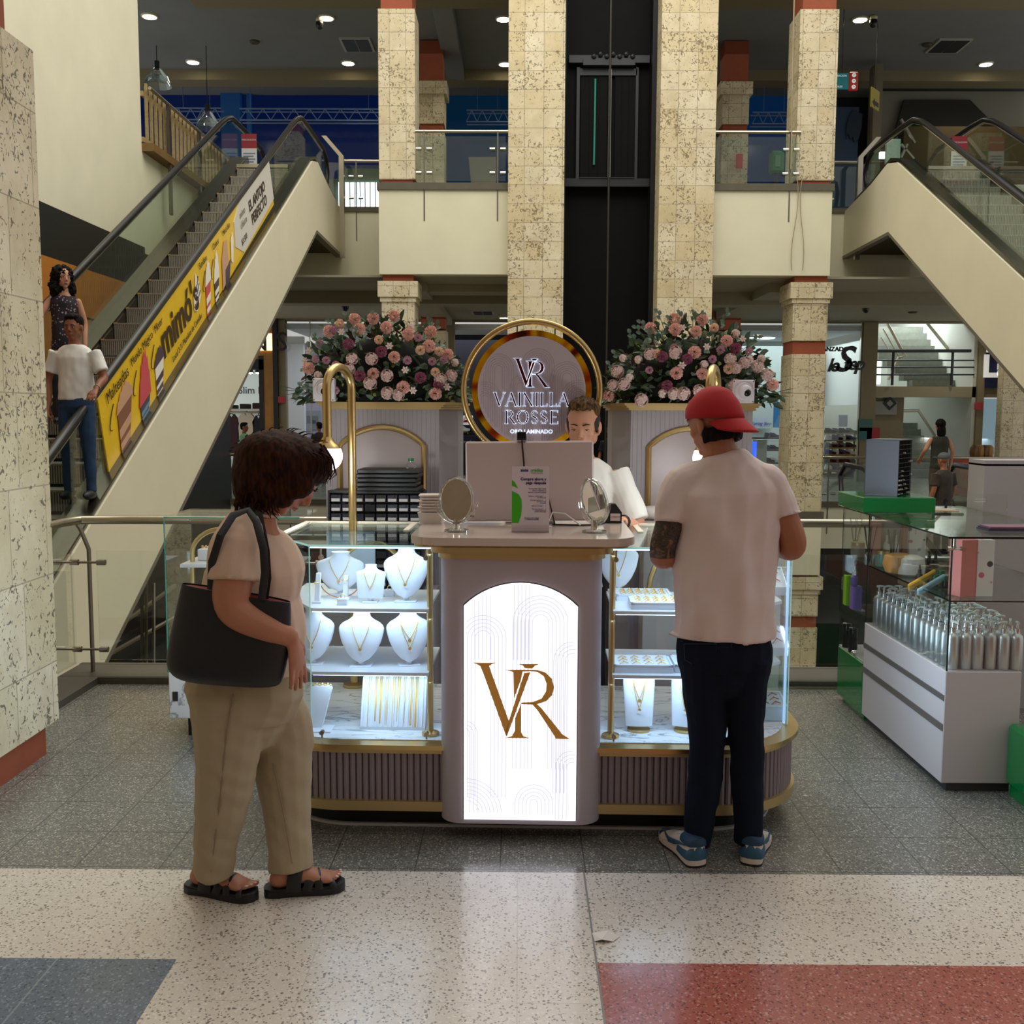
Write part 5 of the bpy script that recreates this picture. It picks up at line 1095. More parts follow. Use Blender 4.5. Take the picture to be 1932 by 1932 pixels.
text_mesh('lettering_small', 'ORO LAMINADO', .026, mat('letter_pale', 'e8f0ff', .4, emit='dcecff', es=.8), (.0, -.010, -.192), (1, 0, 0), (0, 0, 1), .003, rs, bold=.0006)
# ---- drawer organiser and what stands on it
og = K(empty('parts_organiser', ((KP(617, 950, 4.88).x+KP(797, 950, 4.88).x)/2, 4.95, .76), 'black organiser cabinet of small labelled drawers behind the left glass case', 'drawer cabinet'))
W_ = KP(797, 950, 4.88).x-KP(617, 950, 4.88).x; b = MB()
b.box(-W_/2, W_/2, -.0, .12, 0, .475, .012); b.box(-W_/2, W_/2, -.07, .0, 0, .006); b.box(-W_/2, W_/2, -.07, 0, .465, .475); b.box(-W_/2, -W_/2+.008, -.07, 0, 0, .475); b.box(W_/2-.008, W_/2, -.07, 0, 0, .475)
b.build('frame', mat('organiser_black', '101114', .4), og)
dr = None; nC = 8; nR = 10; dw = (W_-.02)/nC
random.seed(3)
for r_ in range(nR):
    for c_ in range(nC):
        if dr is None:
            b = MB(); b.box(.003, dw-.003, -.066, 0, .003, .036, .002); b.box(dw*.3, dw*.7, -.076, -.066, .026, .036); dr = b.build('drawer', mat('drawer_smoke', '34363e', .15), og, 0)
            b = MB(); b.box(.006, dw-.008, -.068, -.066, .005, .019); lbm = b.build('label_card', mat('card_white', 'b8b4b0', .6), dr, 0)
            b = MB()
            for q in range(5): b.box(.010+q*dw*.14, .010+q*dw*.14+dw*.1, -.0685, -.068, .010, .013)
            b.build('handwriting', M_black, lbm, 0) if False else None
            o = dr
        else:
            o = dr.copy(); col.objects.link(o); o.parent = og
            if random.random() < .85: l = lbm.copy(); col.objects.link(l); l.parent = o
        o.location = (-W_/2+.01+c_*dw, 0, .46-.0445*(r_+1)+.004)
for c in (1,):
    b = MB(); b.box(-1.0, -.42, 4.88, 5.07, 0, .76); K(b.build('rear_counter', mat('rear_counter_grey', '8a8488', .5), None, 0, 'grey low rear counter under the black drawer organiser', 'counter'))
b = MB(); b.box(.56, 1.2, 4.86, 5.07, 0, 1.10); K(b.build('rear_counter', mat('rear_counter_pale', 'b0a8a4', .4), None, 0, 'pale rear counter in front of the right tall plinth', 'counter'))
b = MB(); b.ell((.62, 4.95, 1.135), (.09, .05, .035), 14, 8); b.ell((.70, 4.96, 1.13), (.05, .05, .03), 10, 6); K(b.build('plastic_bag', mat('bag_clear', 'c4bcb4', .3), label='crumpled pale plastic bag on the right rear counter', cat='bag'))
trays = []
Zo = .76+.475
for k in range(5):
    b = MB(); x0 = KP(675, 900, 4.95).x+(.0 if k % 2 else .006); x1 = KP(793, 900, 4.95).x-(.012 if k in (1, 2) else 0); b.box(x0, x1, 4.86+.004*k, 5.06, 0, .019, .004)
    o = b.build('tray', mat('tray_black', '0e0f13', .45), None, 30, ['lowest black velvet tray', 'second black velvet tray from the bottom', 'middle black velvet tray', 'second black velvet tray from the top', 'topmost black velvet tray, under the water bottle'][k]+', stacked on the drawer organiser', 'tray', 'stacked black trays'); o.location.z = Zo+.0205*k; K(o)
o = K(empty('water_bottle', (KP(775, 880, 4.95).x, 4.95, Zo+.1035), 'clear plastic water bottle with green cap lying behind the black trays', 'bottle'))
o['label'] = 'clear plastic water bottle with green cap standing on the black trays'
b = MB(); b.lathe([(.024, 0), (.026, .004), (.024, .015), (.012, .03), (.012, .036)], (0, 0, 0), 16); b.build('bottle_body', G_clear, o); b = MB(); b.lathe([(.0135, .034), (.0135, .048), (.001, .048)], (0, 0, 0), 14); b.build('cap', mat('cap_green', '0c6a34', .4), o)
# ---- things on the worktop
mon = K(empty('monitor', (KP(1000, 960, 4.2).x, 4.2, ZT), 'pale all-in-one computer seen from behind on the worktop', 'monitor')); mon.rotation_euler = (0, R(-.8), 0)
mw = (KP(1122, 920, 4.2).x-KP(881, 920, 4.2).x)/2
b = MB(); b.box(-mw, mw, -.0, .03, .012, .332, .006); b.build('rear_shell', mat('monitor_pinkish', 'c4b2b0', .45), mon)
b = MB(); b.box(-.1, .1, .03, .16, 0, .008); b.box(-.03, .03, .03, .05, 0, .2); b.build('stand', mat('monitor_stand', 'b8b0b0', .4), mon)
b = MB(); b.box(-mw+.015, -mw+.03, -.002, 0, .03, .038); b.tube([(mw*.22, -.002, .10), (mw*.22, .002, .10)], .003, 8); b.build('ports', M_dark, mon)
wc = K(empty('webcam', (KP(984, 836, 4.2).x, 4.2, ZT+.335), 'small black webcam clipped on the top edge of the monitor', 'webcam'))
b = MB(); b.box(-.018, .018, -.012, .03, .0, .008); b.box(-.018, .018, .005, .01, 0, .034); b.box(-.018, -.014, -.01, .01, 0, .034); b.box(.014, .018, -.01, .01, 0, .034); b.box(-.018, .018, -.01, .01, .03, .034); b.build('housing', M_black, wc)
b = MB(); b.tube([(.002, -.012, .004), (.004, -.016, -.03), (.010, -.012, -.09), (.014, -.01, -.2)], .0035, 6); b.build('cable', M_black, wc)
b = MB(); b.tube([(.10, -.03, .0), (.085, -.02, .06), (.075, -.01, .10)], .003, 6); b.tube([(.09, -.035, .002), (.20, -.05, .002), (.27, -.03, .002), (.30, .02, .002)], .003, 6); b.v = [(x+mon.location.x, y+4.2, z+ZT+.001) for x, y, z in b.v]; K(b.build('power_cable', M_black, label='thin black power cable leaning on the back of the monitor', cat='cable'))
b = MB(); b.tube([(.07, -.05, .003), (.09, -.03, .05), (.14, -.03, .045), (.2, -.06, .003)], .003, 6); b.tube([(-.07, -.05, .003), (-.06, -.03, .04), (-.03, -.02, .05)], .003, 6); b.v = [(x+mon.location.x, y+4.2, z+ZT+.001) for x, y, z in b.v]; K(b.build('power_cable', M_white, label='loose white cable looping out behind the credit leaflet', cat='cable'))
lf = K(empty('leaflet_stand', (KP(1000.5, 1003, 3.93).x, 3.93, ZT), 'acrylic stand with the white and green sistecrédito leaflet', 'leaflet'))
lw = (KP(1036, 940, 3.93).x-KP(965, 940, 3.93).x)/2; lh = .245
b = MB(); b.box(-lw, lw, 0, .002, .0, lh); b.build('sheet', mat('leaflet_white', 'd8ccd6', .35), lf, 0)
b = MB(); b.box(-lw-.002, lw+.002, .003, .005, 0, lh+.002); b.box(-lw, lw, -.03, .05, 0, .003); b.build('acrylic', G_clear, lf, 0)
def LP(px, py): return ((px-500-141)/305*2*lw, -.0005, lh-(py-1258)/(1780-1258)*lh)
def lpoly(pts, m, nm, y=-.001):
    b = MB(); b.prism([(LP(x, y_)[0], y, LP(x, y_)[2]) for x, y_ in pts], (0, .001, 0)); b.build(nm, m, lf, 0)
M_lgreen = mat('leaflet_green', '3fae1c', .4)
lpoly([(490, 1365), (515, 1385), (540, 1432), (490, 1412)], M_lgreen, 'green_shape'); lpoly([(490, 1452), (545, 1480), (568, 1520), (572, 1580), (565, 1650), (545, 1710), (490, 1710)], M_lgreen, 'green_shape')
lpoly([(490, 1725), (795, 1725), (795, 1780), (490, 1780)], mat('leaflet_foot', 'd0c0c8', .35), 'white_foot')
M_navy = mat('leaflet_navy', '2a1f6a', .5)
def ltx(s, px, py, size, m=M_navy, al='RIGHT', bold=0): p = LP(px, py); text_mesh('lettering', s, size, m, (p[0], -.0012, p[2]), (1, 0, 0), (0, 0, 1), .0006, lf, align=al, bold=bold)
ltx('siste', 622, 1288, .016, bold=.0004); ltx('crédito', 742, 1288, .016, M_lgreen, bold=.0003); ltx('tu crédito más posible', 742, 1308, .005)
ltx('Compra ahora y', 768, 1358, .0145, bold=.0004); ltx('paga después', 768, 1388, .0145, bold=.0004)
for k, (s, y_) in enumerate((('Es muy fácil, sigue estos', 1434), ('pasos y empieza tu', 1449), ('camino a hacerlo posible', 1464), ('Solicita tu crédito aquí y      1', 1494), ('en nuestra app', 1505), ('Acércate a quienes te      2', 1526), ('asesoran y elige', 1538), ('tus cuotas', 1550), ('Disfruta tu compra      3', 1572), ('Paga tus cuotas de      4', 1596), ('manera fácil en los', 1607), ('puntos autorizados', 1618), ('Escanea este código', 1668), ('y solicita tu crédito', 1680))):
    ltx(s, 768 if k < 12 else 712, y_, .0068 if k < 3 or k > 11 else .0055)
def mirror(px, lab, yaw, face):
    X = KP(px, 995, 3.92).x; o = K(empty('table_mirror', (X, 3.92, ZT), lab, 'mirror')); M = Matrix.Translation((0, 0, .118)) @ Matrix.Rotation(yaw, 4, 'Z') @ Matrix.Rotation(R(face), 4, 'X')
    A = mat('acrylic', 'dfe4e4', .05, 0, .9); Gc = glass('acrylic_clear', (.9, .93, .92), .05, 1.3, .12)
    b = MB(); b.lathe([(.046, 0), (.046, .008), (.02, .014)], (0, 0, 0), 28); b.build('foot', Gc, o)
    b = MB(); b.tube([(0, 0, .010), (0, 0, .045)], .0125, 16); b.build('stem', M_chrome, o)
    b = MB(); N = 40
    b.M = M; b.tube([(.062*cos(2*pi*k/N)*(1+.02*(k % 2)), 0, .083*sin(2*pi*k/N)*(1+.02*(k % 2))) for k in range(N)], .0075, 6, closed=True, up=(0, 1, 0)); b.build('frame', Gc, o, 20)
    b = MB(); b.M = M; b.tube([(.062*cos(2*pi*k/N)*(1+.04*(k % 2)), -.003, .083*sin(2*pi*k/N)*(1+.04*(k % 2))) for k in range(N)], .0030, 5, closed=True, up=(0, 1, 0)); b.build('faceted_bead', M_chrome, o, 20)
    b = MB(); b.M = M; b.prism([(.057*cos(2*pi*k/N), -.004, .078*sin(2*pi*k/N)) for k in range(N)], (0, .005, 0)); b.build('glass', mat('mirror_silver', 'e8e8e4', .015, 1.0), o, 0)
    b = MB(); b.M = Matrix.Translation((0, 0, .118)) @ Matrix.Rotation(yaw, 4, 'Z'); b.tube([(.078*cos(a), 0, .078*sin(a)-.006) for a in [pi+pi*k/16 for k in range(17)]], .005, 8); b.build('fork', Gc, o)
mirror(861, 'oval tabletop mirror in clear faceted frame, at the left end of the worktop', R(-6), -6)
mirror(1121, 'oval tabletop mirror turned aside, reflecting pale light, near the seller', R(-48), 14)
for k in range(7):
    p = KP(812, 985, 4.2); b = MB(); w0 = .055 if k else .05
    b.prism([(-.05, -.05, 0), (.05, -.05, 0), (.05, .05, 0), (-.05, .05, 0)], (0, 0, .001)); b.v = []; b.f = []; b.mi = []
    loftz(b, [(0, .050, .045, 0, 0), (.040 if k == 0 else .006, .058, .05, 0, 0), (.046 if k == 0 else .0105, .062, .053, 0, 0)], 4)
    o = K(b.build('paper_box', mat('box_cream', 'cfc2b8', .5), None, 0, ['lowest and tallest cream box of the stack behind the left mirror', 'cream lid directly on the tall cream box', 'third cream lid of the stack behind the left mirror', 'middle cream lid of the stack behind the left mirror', 'fifth cream lid of the stack behind the left mirror', 'sixth cream lid of the stack behind the left mirror', 'topmost cream lid of the stack behind the left mirror'][k], 'box', 'stacked cream boxes'))
    o.location = (KP(815, 985, 4.22).x+.004*(k % 2), 4.22, ZT+(0 if k == 0 else .047+.0115*(k-1)+.001)); o.rotation_euler.z = pi/4+.02*k; o.scale = (1.25, 1.25, 1)
sc_ = K(empty('card_reader', (KP(1155, 998, 4.27).x, 4.27, ZT), 'black card terminal with a white label, held by the seller', 'card terminal')); b = MB()
b.prism([(-.036, -.02, 0), (.036, -.02, 0), (.036, -.02, .045), (.012, -.02, .078), (-.012, -.02, .078), (-.036, -.02, .02)], (0, .06, 0)); b.build('shell', mat('terminal_black', '0c0c0e', .4), sc_, 0)
b = MB(); b.box(-.010, .030, -.022, -.02, .010, .040); b.build('label', mat('label_pinkish', 'd0bcb8', .5), sc_, 0); text_mesh('lettering', 'CONNECTOR', .006, M_black, (.010, -.0225, .026), (1, 0, 0), (0, 0, 1), .0005, sc_)
# ---- rear left marble case
rc = (empty('marble_case', (-1.40, 5.10, 0), 'marble-fronted side case with glass top, seen behind the dark handbag', 'display case')); b = MB(); b.M = Matrix.Translation((1.42, -5.25, 0))
b.box(-1.735, -1.08, 5.05, 5.45, .10, .33, .004); b.build('marble_front', M_marble, rc); b = MB(); b.M = Matrix.Translation((1.42, -5.25, 0)); b.box(-1.66, -1.15, 5.1, 5.42, 0, .10); b.build('plinth', MATS['plinth_black'], rc)
b = MB(); b.M = Matrix.Translation((1.42, -5.25, 0)); b.box(-1.735, -1.08, 5.05, 5.056, .33, 1.09); b.box(-1.735, -1.729, 5.056, 5.45, .33, 1.09); b.box(-1.74, -1.07, 5.04, 5.46, 1.09, 1.098); b.build('glass_box', G_clear, rc, 0)
b = MB(); b.M = Matrix.Translation((1.42, -5.25, 0)); b.tube([(-1.65, 5.2, .34), (-1.65, 5.2, .9)]+[(-1.5-.15*cos(a), 5.2, .9+.12*sin(a)) for a in [pi/2*k/8 for k in range(9)]], .012, 8); b.build('gold_arch', M_gold, rc)
b = MB(); b.M = Matrix.Translation((1.42, -5.25, 0)); b.box(-1.68, -1.1, 5.1, 5.4, .842, .858); b.build('shelf', M_shelf, rc, 0)
b = MB(); b.M = Matrix.Translation((1.42, -5.25, 0)); b.box(-1.715, -1.69, 5.045, 5.05, .19, .235); b.build('latch', mat('latch_dark', '4a4848', .4, .7), rc, 0)
b = MB(); b.M = Matrix.Translation((1.42, -5.25, 0)); b.tube([(-1.735, 5.05, .33), (-1.735, 5.05, 1.094), (-1.08, 5.05, 1.094)], .004, 4); b.build('glass_edge', M_edge, rc)
# ================================================================ JEWELLERY IN THE CASES
def bust_profile(t):
    """t 0 bottom .. 1 neck top -> half width fraction"""
    pts = [(0, .10), (.06, .38), (.2, .66), (.4, .88), (.58, .985), (.68, 1.0), (.76, .9), (.82, .62), (.87, .42), (.94, .36), (1, .38)]
    for (a, u), (c, v) in zip(pts[:-1], pts[1:]):
        if a <= t <= c: return u+(v-u)*(t-a)/(c-a)
    return .38
def bust(X, Y, Z, w, h, label, chains=1, grp='necklace busts', tilt=0, pend=True, disc=False, yaw=0, square=False):
    o = K(empty('necklace_bust', (X, Y, Z), label, 'jewellery bust', grp)); o.rotation_euler.z = yaw; z0 = .022; lean = .18
    prof = (lambda t: max(.8, 1-.25*abs(t-.7)) if t < .78 else bust_profile(t)) if square else bust_profile
    def ctr(t): return lean*h*(t-.3)
    rings = [(z0+h*t, w/2*prof(t), w/2*(.28 if t < .8 else .30)*(.5+.5*min(1, t*2+.3)), 0, ctr(t)) for t in [k/18 for k in range(19)]]
    b = MB(); loftz(b, rings, 24); b.build('bust_form', M_jw, o, 50)
    b = MB(); 
    if disc: b.lathe([(w*.36, 0), (w*.36, .008), (w*.33, .010)], (0, 0, 0), 24); b.build('base', M_gold, o)
    else: b.box(-w*.24, w*.24, -.03, .035, 0, .010, .002); b.tube([(0, 0, .008), (0, 0, z0+.02)], .012, 10); b.build('base', M_jw, o)
    def surf(x, t):
        hw = w/2*prof(t); dy = w/2*(.28 if t < .8 else .30)*(.5+.5*min(1, t*2+.3)); u = max(-1, min(1, x/hw)); return Vector((x, ctr(t)-dy*math.sqrt(max(0, 1-u*u))-.002, z0+h*t))
    for c in range(chains):
        dep = .30+.16*c; pts = []
        for k in range(15):
            u = -1+2*k/14; t = .86-(.86-dep)*(1-abs(u)**1.25); pts.append(surf(u*w/2*.42*(1+.35*(1-abs(u))*abs(u)*2), t))
        b = MB(); b.tube(pts, .0014, 5)
        for p in pts[1:-1:1]: b.ell(p, .0024, 6, 4)
        b.build('chain', M_gchain, o)
        if pend:
            q = surf(0, dep); b = MB(); b.tube([q+Vector((0, -.003, -.006)), q+Vector((0, -.001, -.006))], .0065, 10); b.build('pendant', M_gchain, o)
        if c == 0 and pend:
            q = surf(.006, dep-.07); b = MB(); b.M = Matrix.Translation(q) @ Matrix.Rotation(.35, 4, 'Y'); b.box(-.014, .004, -.002, -.001, -.005, .005); b.build('price_tag', mat('tag_white', 'f4f4f8', .5), o, 0)
    return o
ZS1, ZS2, ZD = .857, .609, .359
def xy(px, py, Y): return KP(px, py, Y).x
s1 = 3.99
bust(xy(765, 1080, 4.08), 4.08, ZS1, .178, .195, 'white necklace bust with round gold pendant, upper shelf beside the pedestal')
bust(xy(680, 1200, 4.03), 4.03, ZS2, .178, .195, 'white necklace bust with Y-shaped gold chain, middle shelf, centre one', 1)
bust(xy(771, 1200, 4.05), 4.05, ZS2, .175, .20, 'white necklace bust with crossed gold chains, middle shelf beside the pedestal', 2, yaw=.25)
bust(xy(588, 1200, 4.05), 4.05, ZS2, .17, .20, 'white necklace bust partly behind the woman\'s hand, middle shelf', 1)
bust(xy(640, 1085, 4.22), 4.22, ZS1, .20, .155, 'wide low white bust standing behind the ring holders on the upper shelf', 1)
bust(xy(698, 1090, 4.06), 4.06, ZS1, .118, .128, 'small square white bust with flower-link gold necklace on the upper shelf', 1, square=True, pend=False)
bust(xy(1205, 1340, 4.06), 4.06, ZD, .125, .235, 'tall white bust with rosary of gold beads on a gold disc, right case', 2, disc=True, square=True)
bust(xy(1293, 1340, 4.06), 4.06, ZD, .125, .235, 'tall white bust on a gold disc, half hidden behind the man\'s leg', 1, disc=True, square=True, yaw=-.3)
bust(xy(1168, 1060, 4.3), 4.35, ZS1, .17, .2, 'white bust standing deep in the right case behind the trays', 1)
# ring fingers and a cuff stand
for k, (px, py, Y) in enumerate(((650, 1110, 4.1), (597, 1118, 4.03), (716, 1108, 4.2))):
    p = KP(px, py, Y); o = K(empty('ring_holder', (p.x, Y, ZS1), ['white ring finger leaning left of the small square bust', 'white ring column near the outer glass seam, upper shelf', 'white ring finger behind the small square bust'][k], 'ring holder', 'ring fingers')); b = MB()
    b.box(-.018, .018, -.018, .018, 0, .012, .002); b.prism([(-.010, -.012, .012), (.010, -.012, .012), (.012, .0, .10+.02*(k % 2)), (-.004, .0, .10+.02*(k % 2))], (0, .02, 0)); b.build('finger', M_jw, o, 0)
    b = MB(); b.tube([(.011*cos(a), -.004+.013*sin(a), .085) for a in [2*pi*q/12 for q in range(12)]], .002, 5, closed=True); b.build('ring', M_gchain, o)
p = KP(645, 1110, 4.0); o = K(empty('ring_cube', (p.x, 4.0, ZS1), 'small white cube with a ring on the upper shelf front', 'ring holder')); b = MB(); b.box(-.02, .02, -.015, .02, 0, .03, .003); b.build('cube', M_jw, o); b = MB(); b.tube([(.009*cos(a), -.0, .037+.009*sin(a)) for a in [2*pi*q/12 for q in range(12)]], .0016, 5, closed=True); b.build('ring', M_gchain, o)
p = KP(738, 1112, 4.25); o = K(empty('ring_cube', (p.x, 4.2, ZS1), 'small white ring cube between the two right busts of the upper shelf', 'ring holder')); b = MB(); b.box(-.02, .02, -.015, .02, 0, .03, .003); b.build('cube', M_jw, o); b = MB(); b.tube([(.009*cos(a), -.0, .037+.009*sin(a)) for a in [2*pi*q/12 for q in range(12)]], .0016, 5, closed=True); b.build('ring', M_gchain, o)
# choker hoop on the upper shelf
p = KP(640, 1070, 4.12); b = MB(); b.tube([(p.x+.085*cos(a), 4.12, ZS1+.09+.08*sin(a)) for a in [pi*1.05+pi*.9*q/20 for q in range(21)]], .0022, 5); K(b.build('hoop_necklace', mat('rose_gold', 'd88a5a', .25, 1.0), label='thin rose-gold hoop necklace in front of the wide low bust', cat='necklace'))
# chain ramp on the deck
p = KP(740, 1395, 4.02); o = K(empty('chain_ramp', (p.x, 4.02, ZD), 'white sloping ramp hung with nine gold chains, bottom of the left case', 'jewellery ramp'))
pr = [(0, 0), (.0, .012), (.075, .185), (.09, .192), (.11, .188), (.125, .02), (.13, 0)]
b = MB(); b.prism([(-.128, y, z) for y, z in pr], (.256, 0, 0)); b.build('ramp', M_jw, o, 20)
b = MB()
for k in range(13): x = -.115+.0192*k; b.tube([(x, -.001, .014), (x, .074, .186), (x, .09, .193)], .003, 6)
b.build('ridges', M_jw, o)
for k in range(9):
    x = -.098+.0235*k+.003*sin(k*2); b = MB(); e = .012+.02*((k*7) % 4)/3; f = e/.185*.075
    b.tube([(x-.004, .09, .197), (x-.003, .07, .186), (x-.002, f-.004, e), (x+.002, f-.004, e), (x+.004, .07, .186), (x+.004, .09, .197)], .0012+.0006*(k % 3), 5); b.build('chain', M_gchain, o)
# L-shaped bracelet stand
p = KP(598, 1370, 4.02); o = K(empty('bracelet_stand', (p.x, 4.02, ZD), 'white curved bracelet stand on the marble deck near the woman', 'bracelet stand')); b = MB()
b.box(-.05, .06, -.05, .04, 0, .006, .001); b.prism([(-.03, .0, .006), (.015, .0, .006), (.055, .0, .16), (.05, 0, .172), (-.02, 0, .17), (-.03, 0, .15)], (0, .03, 0)); b.build('stand', M_jw, o, 0)
b = MB()
for q in range(7): b.ell((-.015+.011*q, .01, .176+.004*(q % 2)), .005, 7, 5)
b.build('bracelet', M_gchain, o)
# trays
def tray(px, py, Y, z, w, d, h, label, rows, cols, m=M_gchain, grp='jewellery trays', tilt=0, yaw=0):
    o = K(empty('jewellery_tray', (KP(px, py, Y).x, Y, z), label, 'jewellery tray', grp)); o.rotation_euler = (tilt, 0, yaw); b = MB()
    b.box(-w/2, w/2, 0, d, 0, h, .003); b.box(-w/2, w/2, 0, .008, h, h+.006); b.box(-w/2, w/2, d-.008, d, h, h+.006); b.box(-w/2, -w/2+.008, 0, d, h, h+.006); b.box(w/2-.008, w/2, 0, d, h, h+.006); b.build('tray_box', M_jw, o, 0)
    for r_ in range(rows):
        for c_ in range(cols):
            x = -w/2+.016+(w-.032)*(c_+.5)/cols; y = .014+(d-.028)*(r_+.5)/rows; b = MB()
            b.tube([(x-.3*(w/cols), y-.2*d/rows, h+.005), (x, y+.25*d/rows, h+.008), (x+.3*(w/cols), y, h+.005)], .0022, 5); b.ell((x, y+.2*d/rows, h+.008), .004, 6, 4); b.build('jewel', m, o)
tray(1215, 1110, 4.14, ZS1, .22, .16, .022, 'white ring tray at the back of the upper right shelf', 3, 6)
tray(1250, 1140, 3.96, ZS1, .24, .15, .024, 'white ring tray at the front of the upper right shelf', 3, 6)
tray(1214, 1265, 3.96, ZS2, .225, .17, .030, 'white earring tray nearest the pedestal on the middle right shelf', 3, 4)
tray(1322, 1265, 3.97, ZS2, .20, .17, .030, 'white earring tray behind the man on the middle right shelf', 3, 4)
mred = mat('bracelet_red', 'c04038', .5)
tray(1448, 1140, 4.30, ZS1, .14, .14, .04, 'white sloping tray at the rounded end of the upper right shelf', 2, 2, mred, tilt=.5); tray(1452, 1262, 4.28, ZS2, .14, .14, .04, 'white sloping tray at the rounded end of the middle right shelf', 2, 2, mred, tilt=.5)
tray(1452, 1350, 4.20, ZD, .13, .14, .06, 'white box with red bracelets at the rounded end of the marble deck', 3, 2, mred, tilt=.2)
# white case lids resting at the back of the left case
b = MB(); b.box(xy(614, 1010, 4.5), xy(706, 1010, 4.5), 4.5, 4.52, .80, 1.085); K(b.build('backing_board', mat('board_blueish', 'aebccc', .5), None, 0, 'pale upright board at the back of the left case', 'board'))
b = MB(); b.box(.60, .62, 4.2, 4.66, ZS1, 1.09); b.box(.42, .60, 4.64, 4.66, .36, 1.09); K(b.build('back_panel', G_case, None, 0, 'inner glass partition deep in the right jewellery case', 'glass partition'))
p = KP(362, 1055, 5.2); b = MB(); b.box(-1.64, -1.5, 5.15, 5.28, .8585, .915, .003); o = K(b.build('jewellery_box', M_jw, label='white box with gold jewellery on the shelf of the marble side case', cat='box'))
b = MB()
for q in range(9): b.ell((-1.63+.015*q, 5.2+.01*(q % 3), .922), .008, 7, 5)
b.build('jewel', M_gchain, o)
# ---- turn the whole stand about its centre
bpy.context.view_layer.update()
for o in KI: o.matrix_world = RK @ o.matrix_world
# ================================================================ FLOWER ARRANGEMENTS
def petal_ball(r, n, seed, nm, m, core):
    random.seed(seed); b = MB()
    for i in range(n):
        z = 1-1.75*(i+.5)/n; a = i*2.399963; s = math.sqrt(max(0, 1-z*z)); d = Vector((s*cos(a), s*sin(a), z)); u = d.orthogonal().normalized(); u = Matrix.Rotation(random.random()*6, 3, d) @ u; v = d.cross(u)
        L = r*(.93+.14*random.random()); w_ = r*.17
        b._add([d*r*.35, d*L*.8+u*w_, d*L+u*w_*.35+v*w_*.3, d*L-u*w_*.35-v*w_*.3, d*L*.8-u*w_], [(0, 1, 2, 3, 4)])
    me = b.data(nm); me.materials.append(m); shade(me, 30); return me
def cluster(r, n, seed, nm, m):
    random.seed(seed); b = MB()
    b.ell((0, 0, 0), r*.72, 10, 8)
    for i in range(n*2):
        d = Vector((random.gauss(0, 1), random.gauss(0, 1), random.gauss(0, .8)+.3)).normalized(); c = d*r*.8; u = d.orthogonal().normalized(); v = d.cross(u)
        for q in range(4):
            a = q*pi/2+i; w1 = u*cos(a)+v*sin(a); w2 = v*cos(a)-u*sin(a)
            b._add([c, c+w1*r*.24+w2*r*.17+d*r*.1, c+w1*r*.40+d*r*.13, c+w1*r*.24-w2*r*.17+d*r*.1], [(0, 1, 2, 3)])
    me = b.data(nm); me.materials.append(m); return me
def daisy(r, nm, m):
    b = MB()
    for q in range(6):
        a = q*pi/3; w1 = Vector((cos(a), sin(a), 0)); w2 = Vector((-sin(a), cos(a), 0)); b._add([(0, 0, 0), w1*r*.6+w2*r*.28+Vector((0, 0, .003)), w1*r+Vector((0, 0, .005)), w1*r*.6-w2*r*.28+Vector((0, 0, .003))], [(0, 1, 2, 3)])
    b.ell((0, 0, .004), r*.2, 8, 5); me = b.data(nm); me.materials.append(m); return me
fp = mat('petal_peach', 'f8ccc0', .7, var=.1, vs=60); fo = mat('petal_apricot', 'f4d4b8', .7); fm = mat('petal_mauve', 'cc9cae', .7); fk = mat('petal_magenta', 'a8607c', .7); fh = mat('petal_dusty', 'e6ccc6', .7); fw = mat('petal_blush', 'f0dcd4', .7)
def leafcol(nm, c): 
    m = mat(nm, c, .55, var=.25, vs=20); return m
lg = leafcol('leaf_eucalyptus', '6a8470'); ld = leafcol('leaf_dark', '3c5432'); ly = leafcol('leaf_yellow_green', '98b058'); lb = leafcol('leaf_brown', '4c2f26')
FM = {'P': petal_ball(.033, 110, 1, 'chrysanthemum', fp, fp), 'O': petal_ball(.026, 90, 2, 'chrysanthemum', fo, fo), 'M': petal_ball(.022, 80, 3, 'chrysanthemum', fm, fm), 'K': petal_ball(.029, 100, 4, 'chrysanthemum', fk, fk),
      'H': cluster(.034, 26, 5, 'hydrangea', fh), 'W': cluster(.022, 14, 6, 'blush_sprig', fw), 'D': daisy(.022, 'daisy', fw)}
NMF = {'P': 'chrysanthemum', 'O': 'chrysanthemum', 'M': 'chrysanthemum', 'K': 'chrysanthemum', 'H': 'hydrangea', 'W': 'small_blossom', 'D': 'daisy'}
def leafgeo(b, c, d, L, W, up):
    """pointed oval leaf from c along d"""
    d = d.normalized(); s = d.cross(up); s = s.normalized() if s.length > .01 else d.orthogonal().normalized(); n_ = s.cross(d)
    b._add([c, c+d*L*.35+s*W*.5+n_*W*.1, c+d*L*.75+s*W*.4+n_*W*.05, c+d*L-n_*W*.15, c+d*L*.75-s*W*.4+n_*W*.05, c+d*L*.35-s*W*.5+n_*W*.1, c+d*L*.5], [(0, 1, 6), (1, 2, 6), (2, 3, 6), (3, 4, 6), (4, 5, 6), (5, 0, 6)])
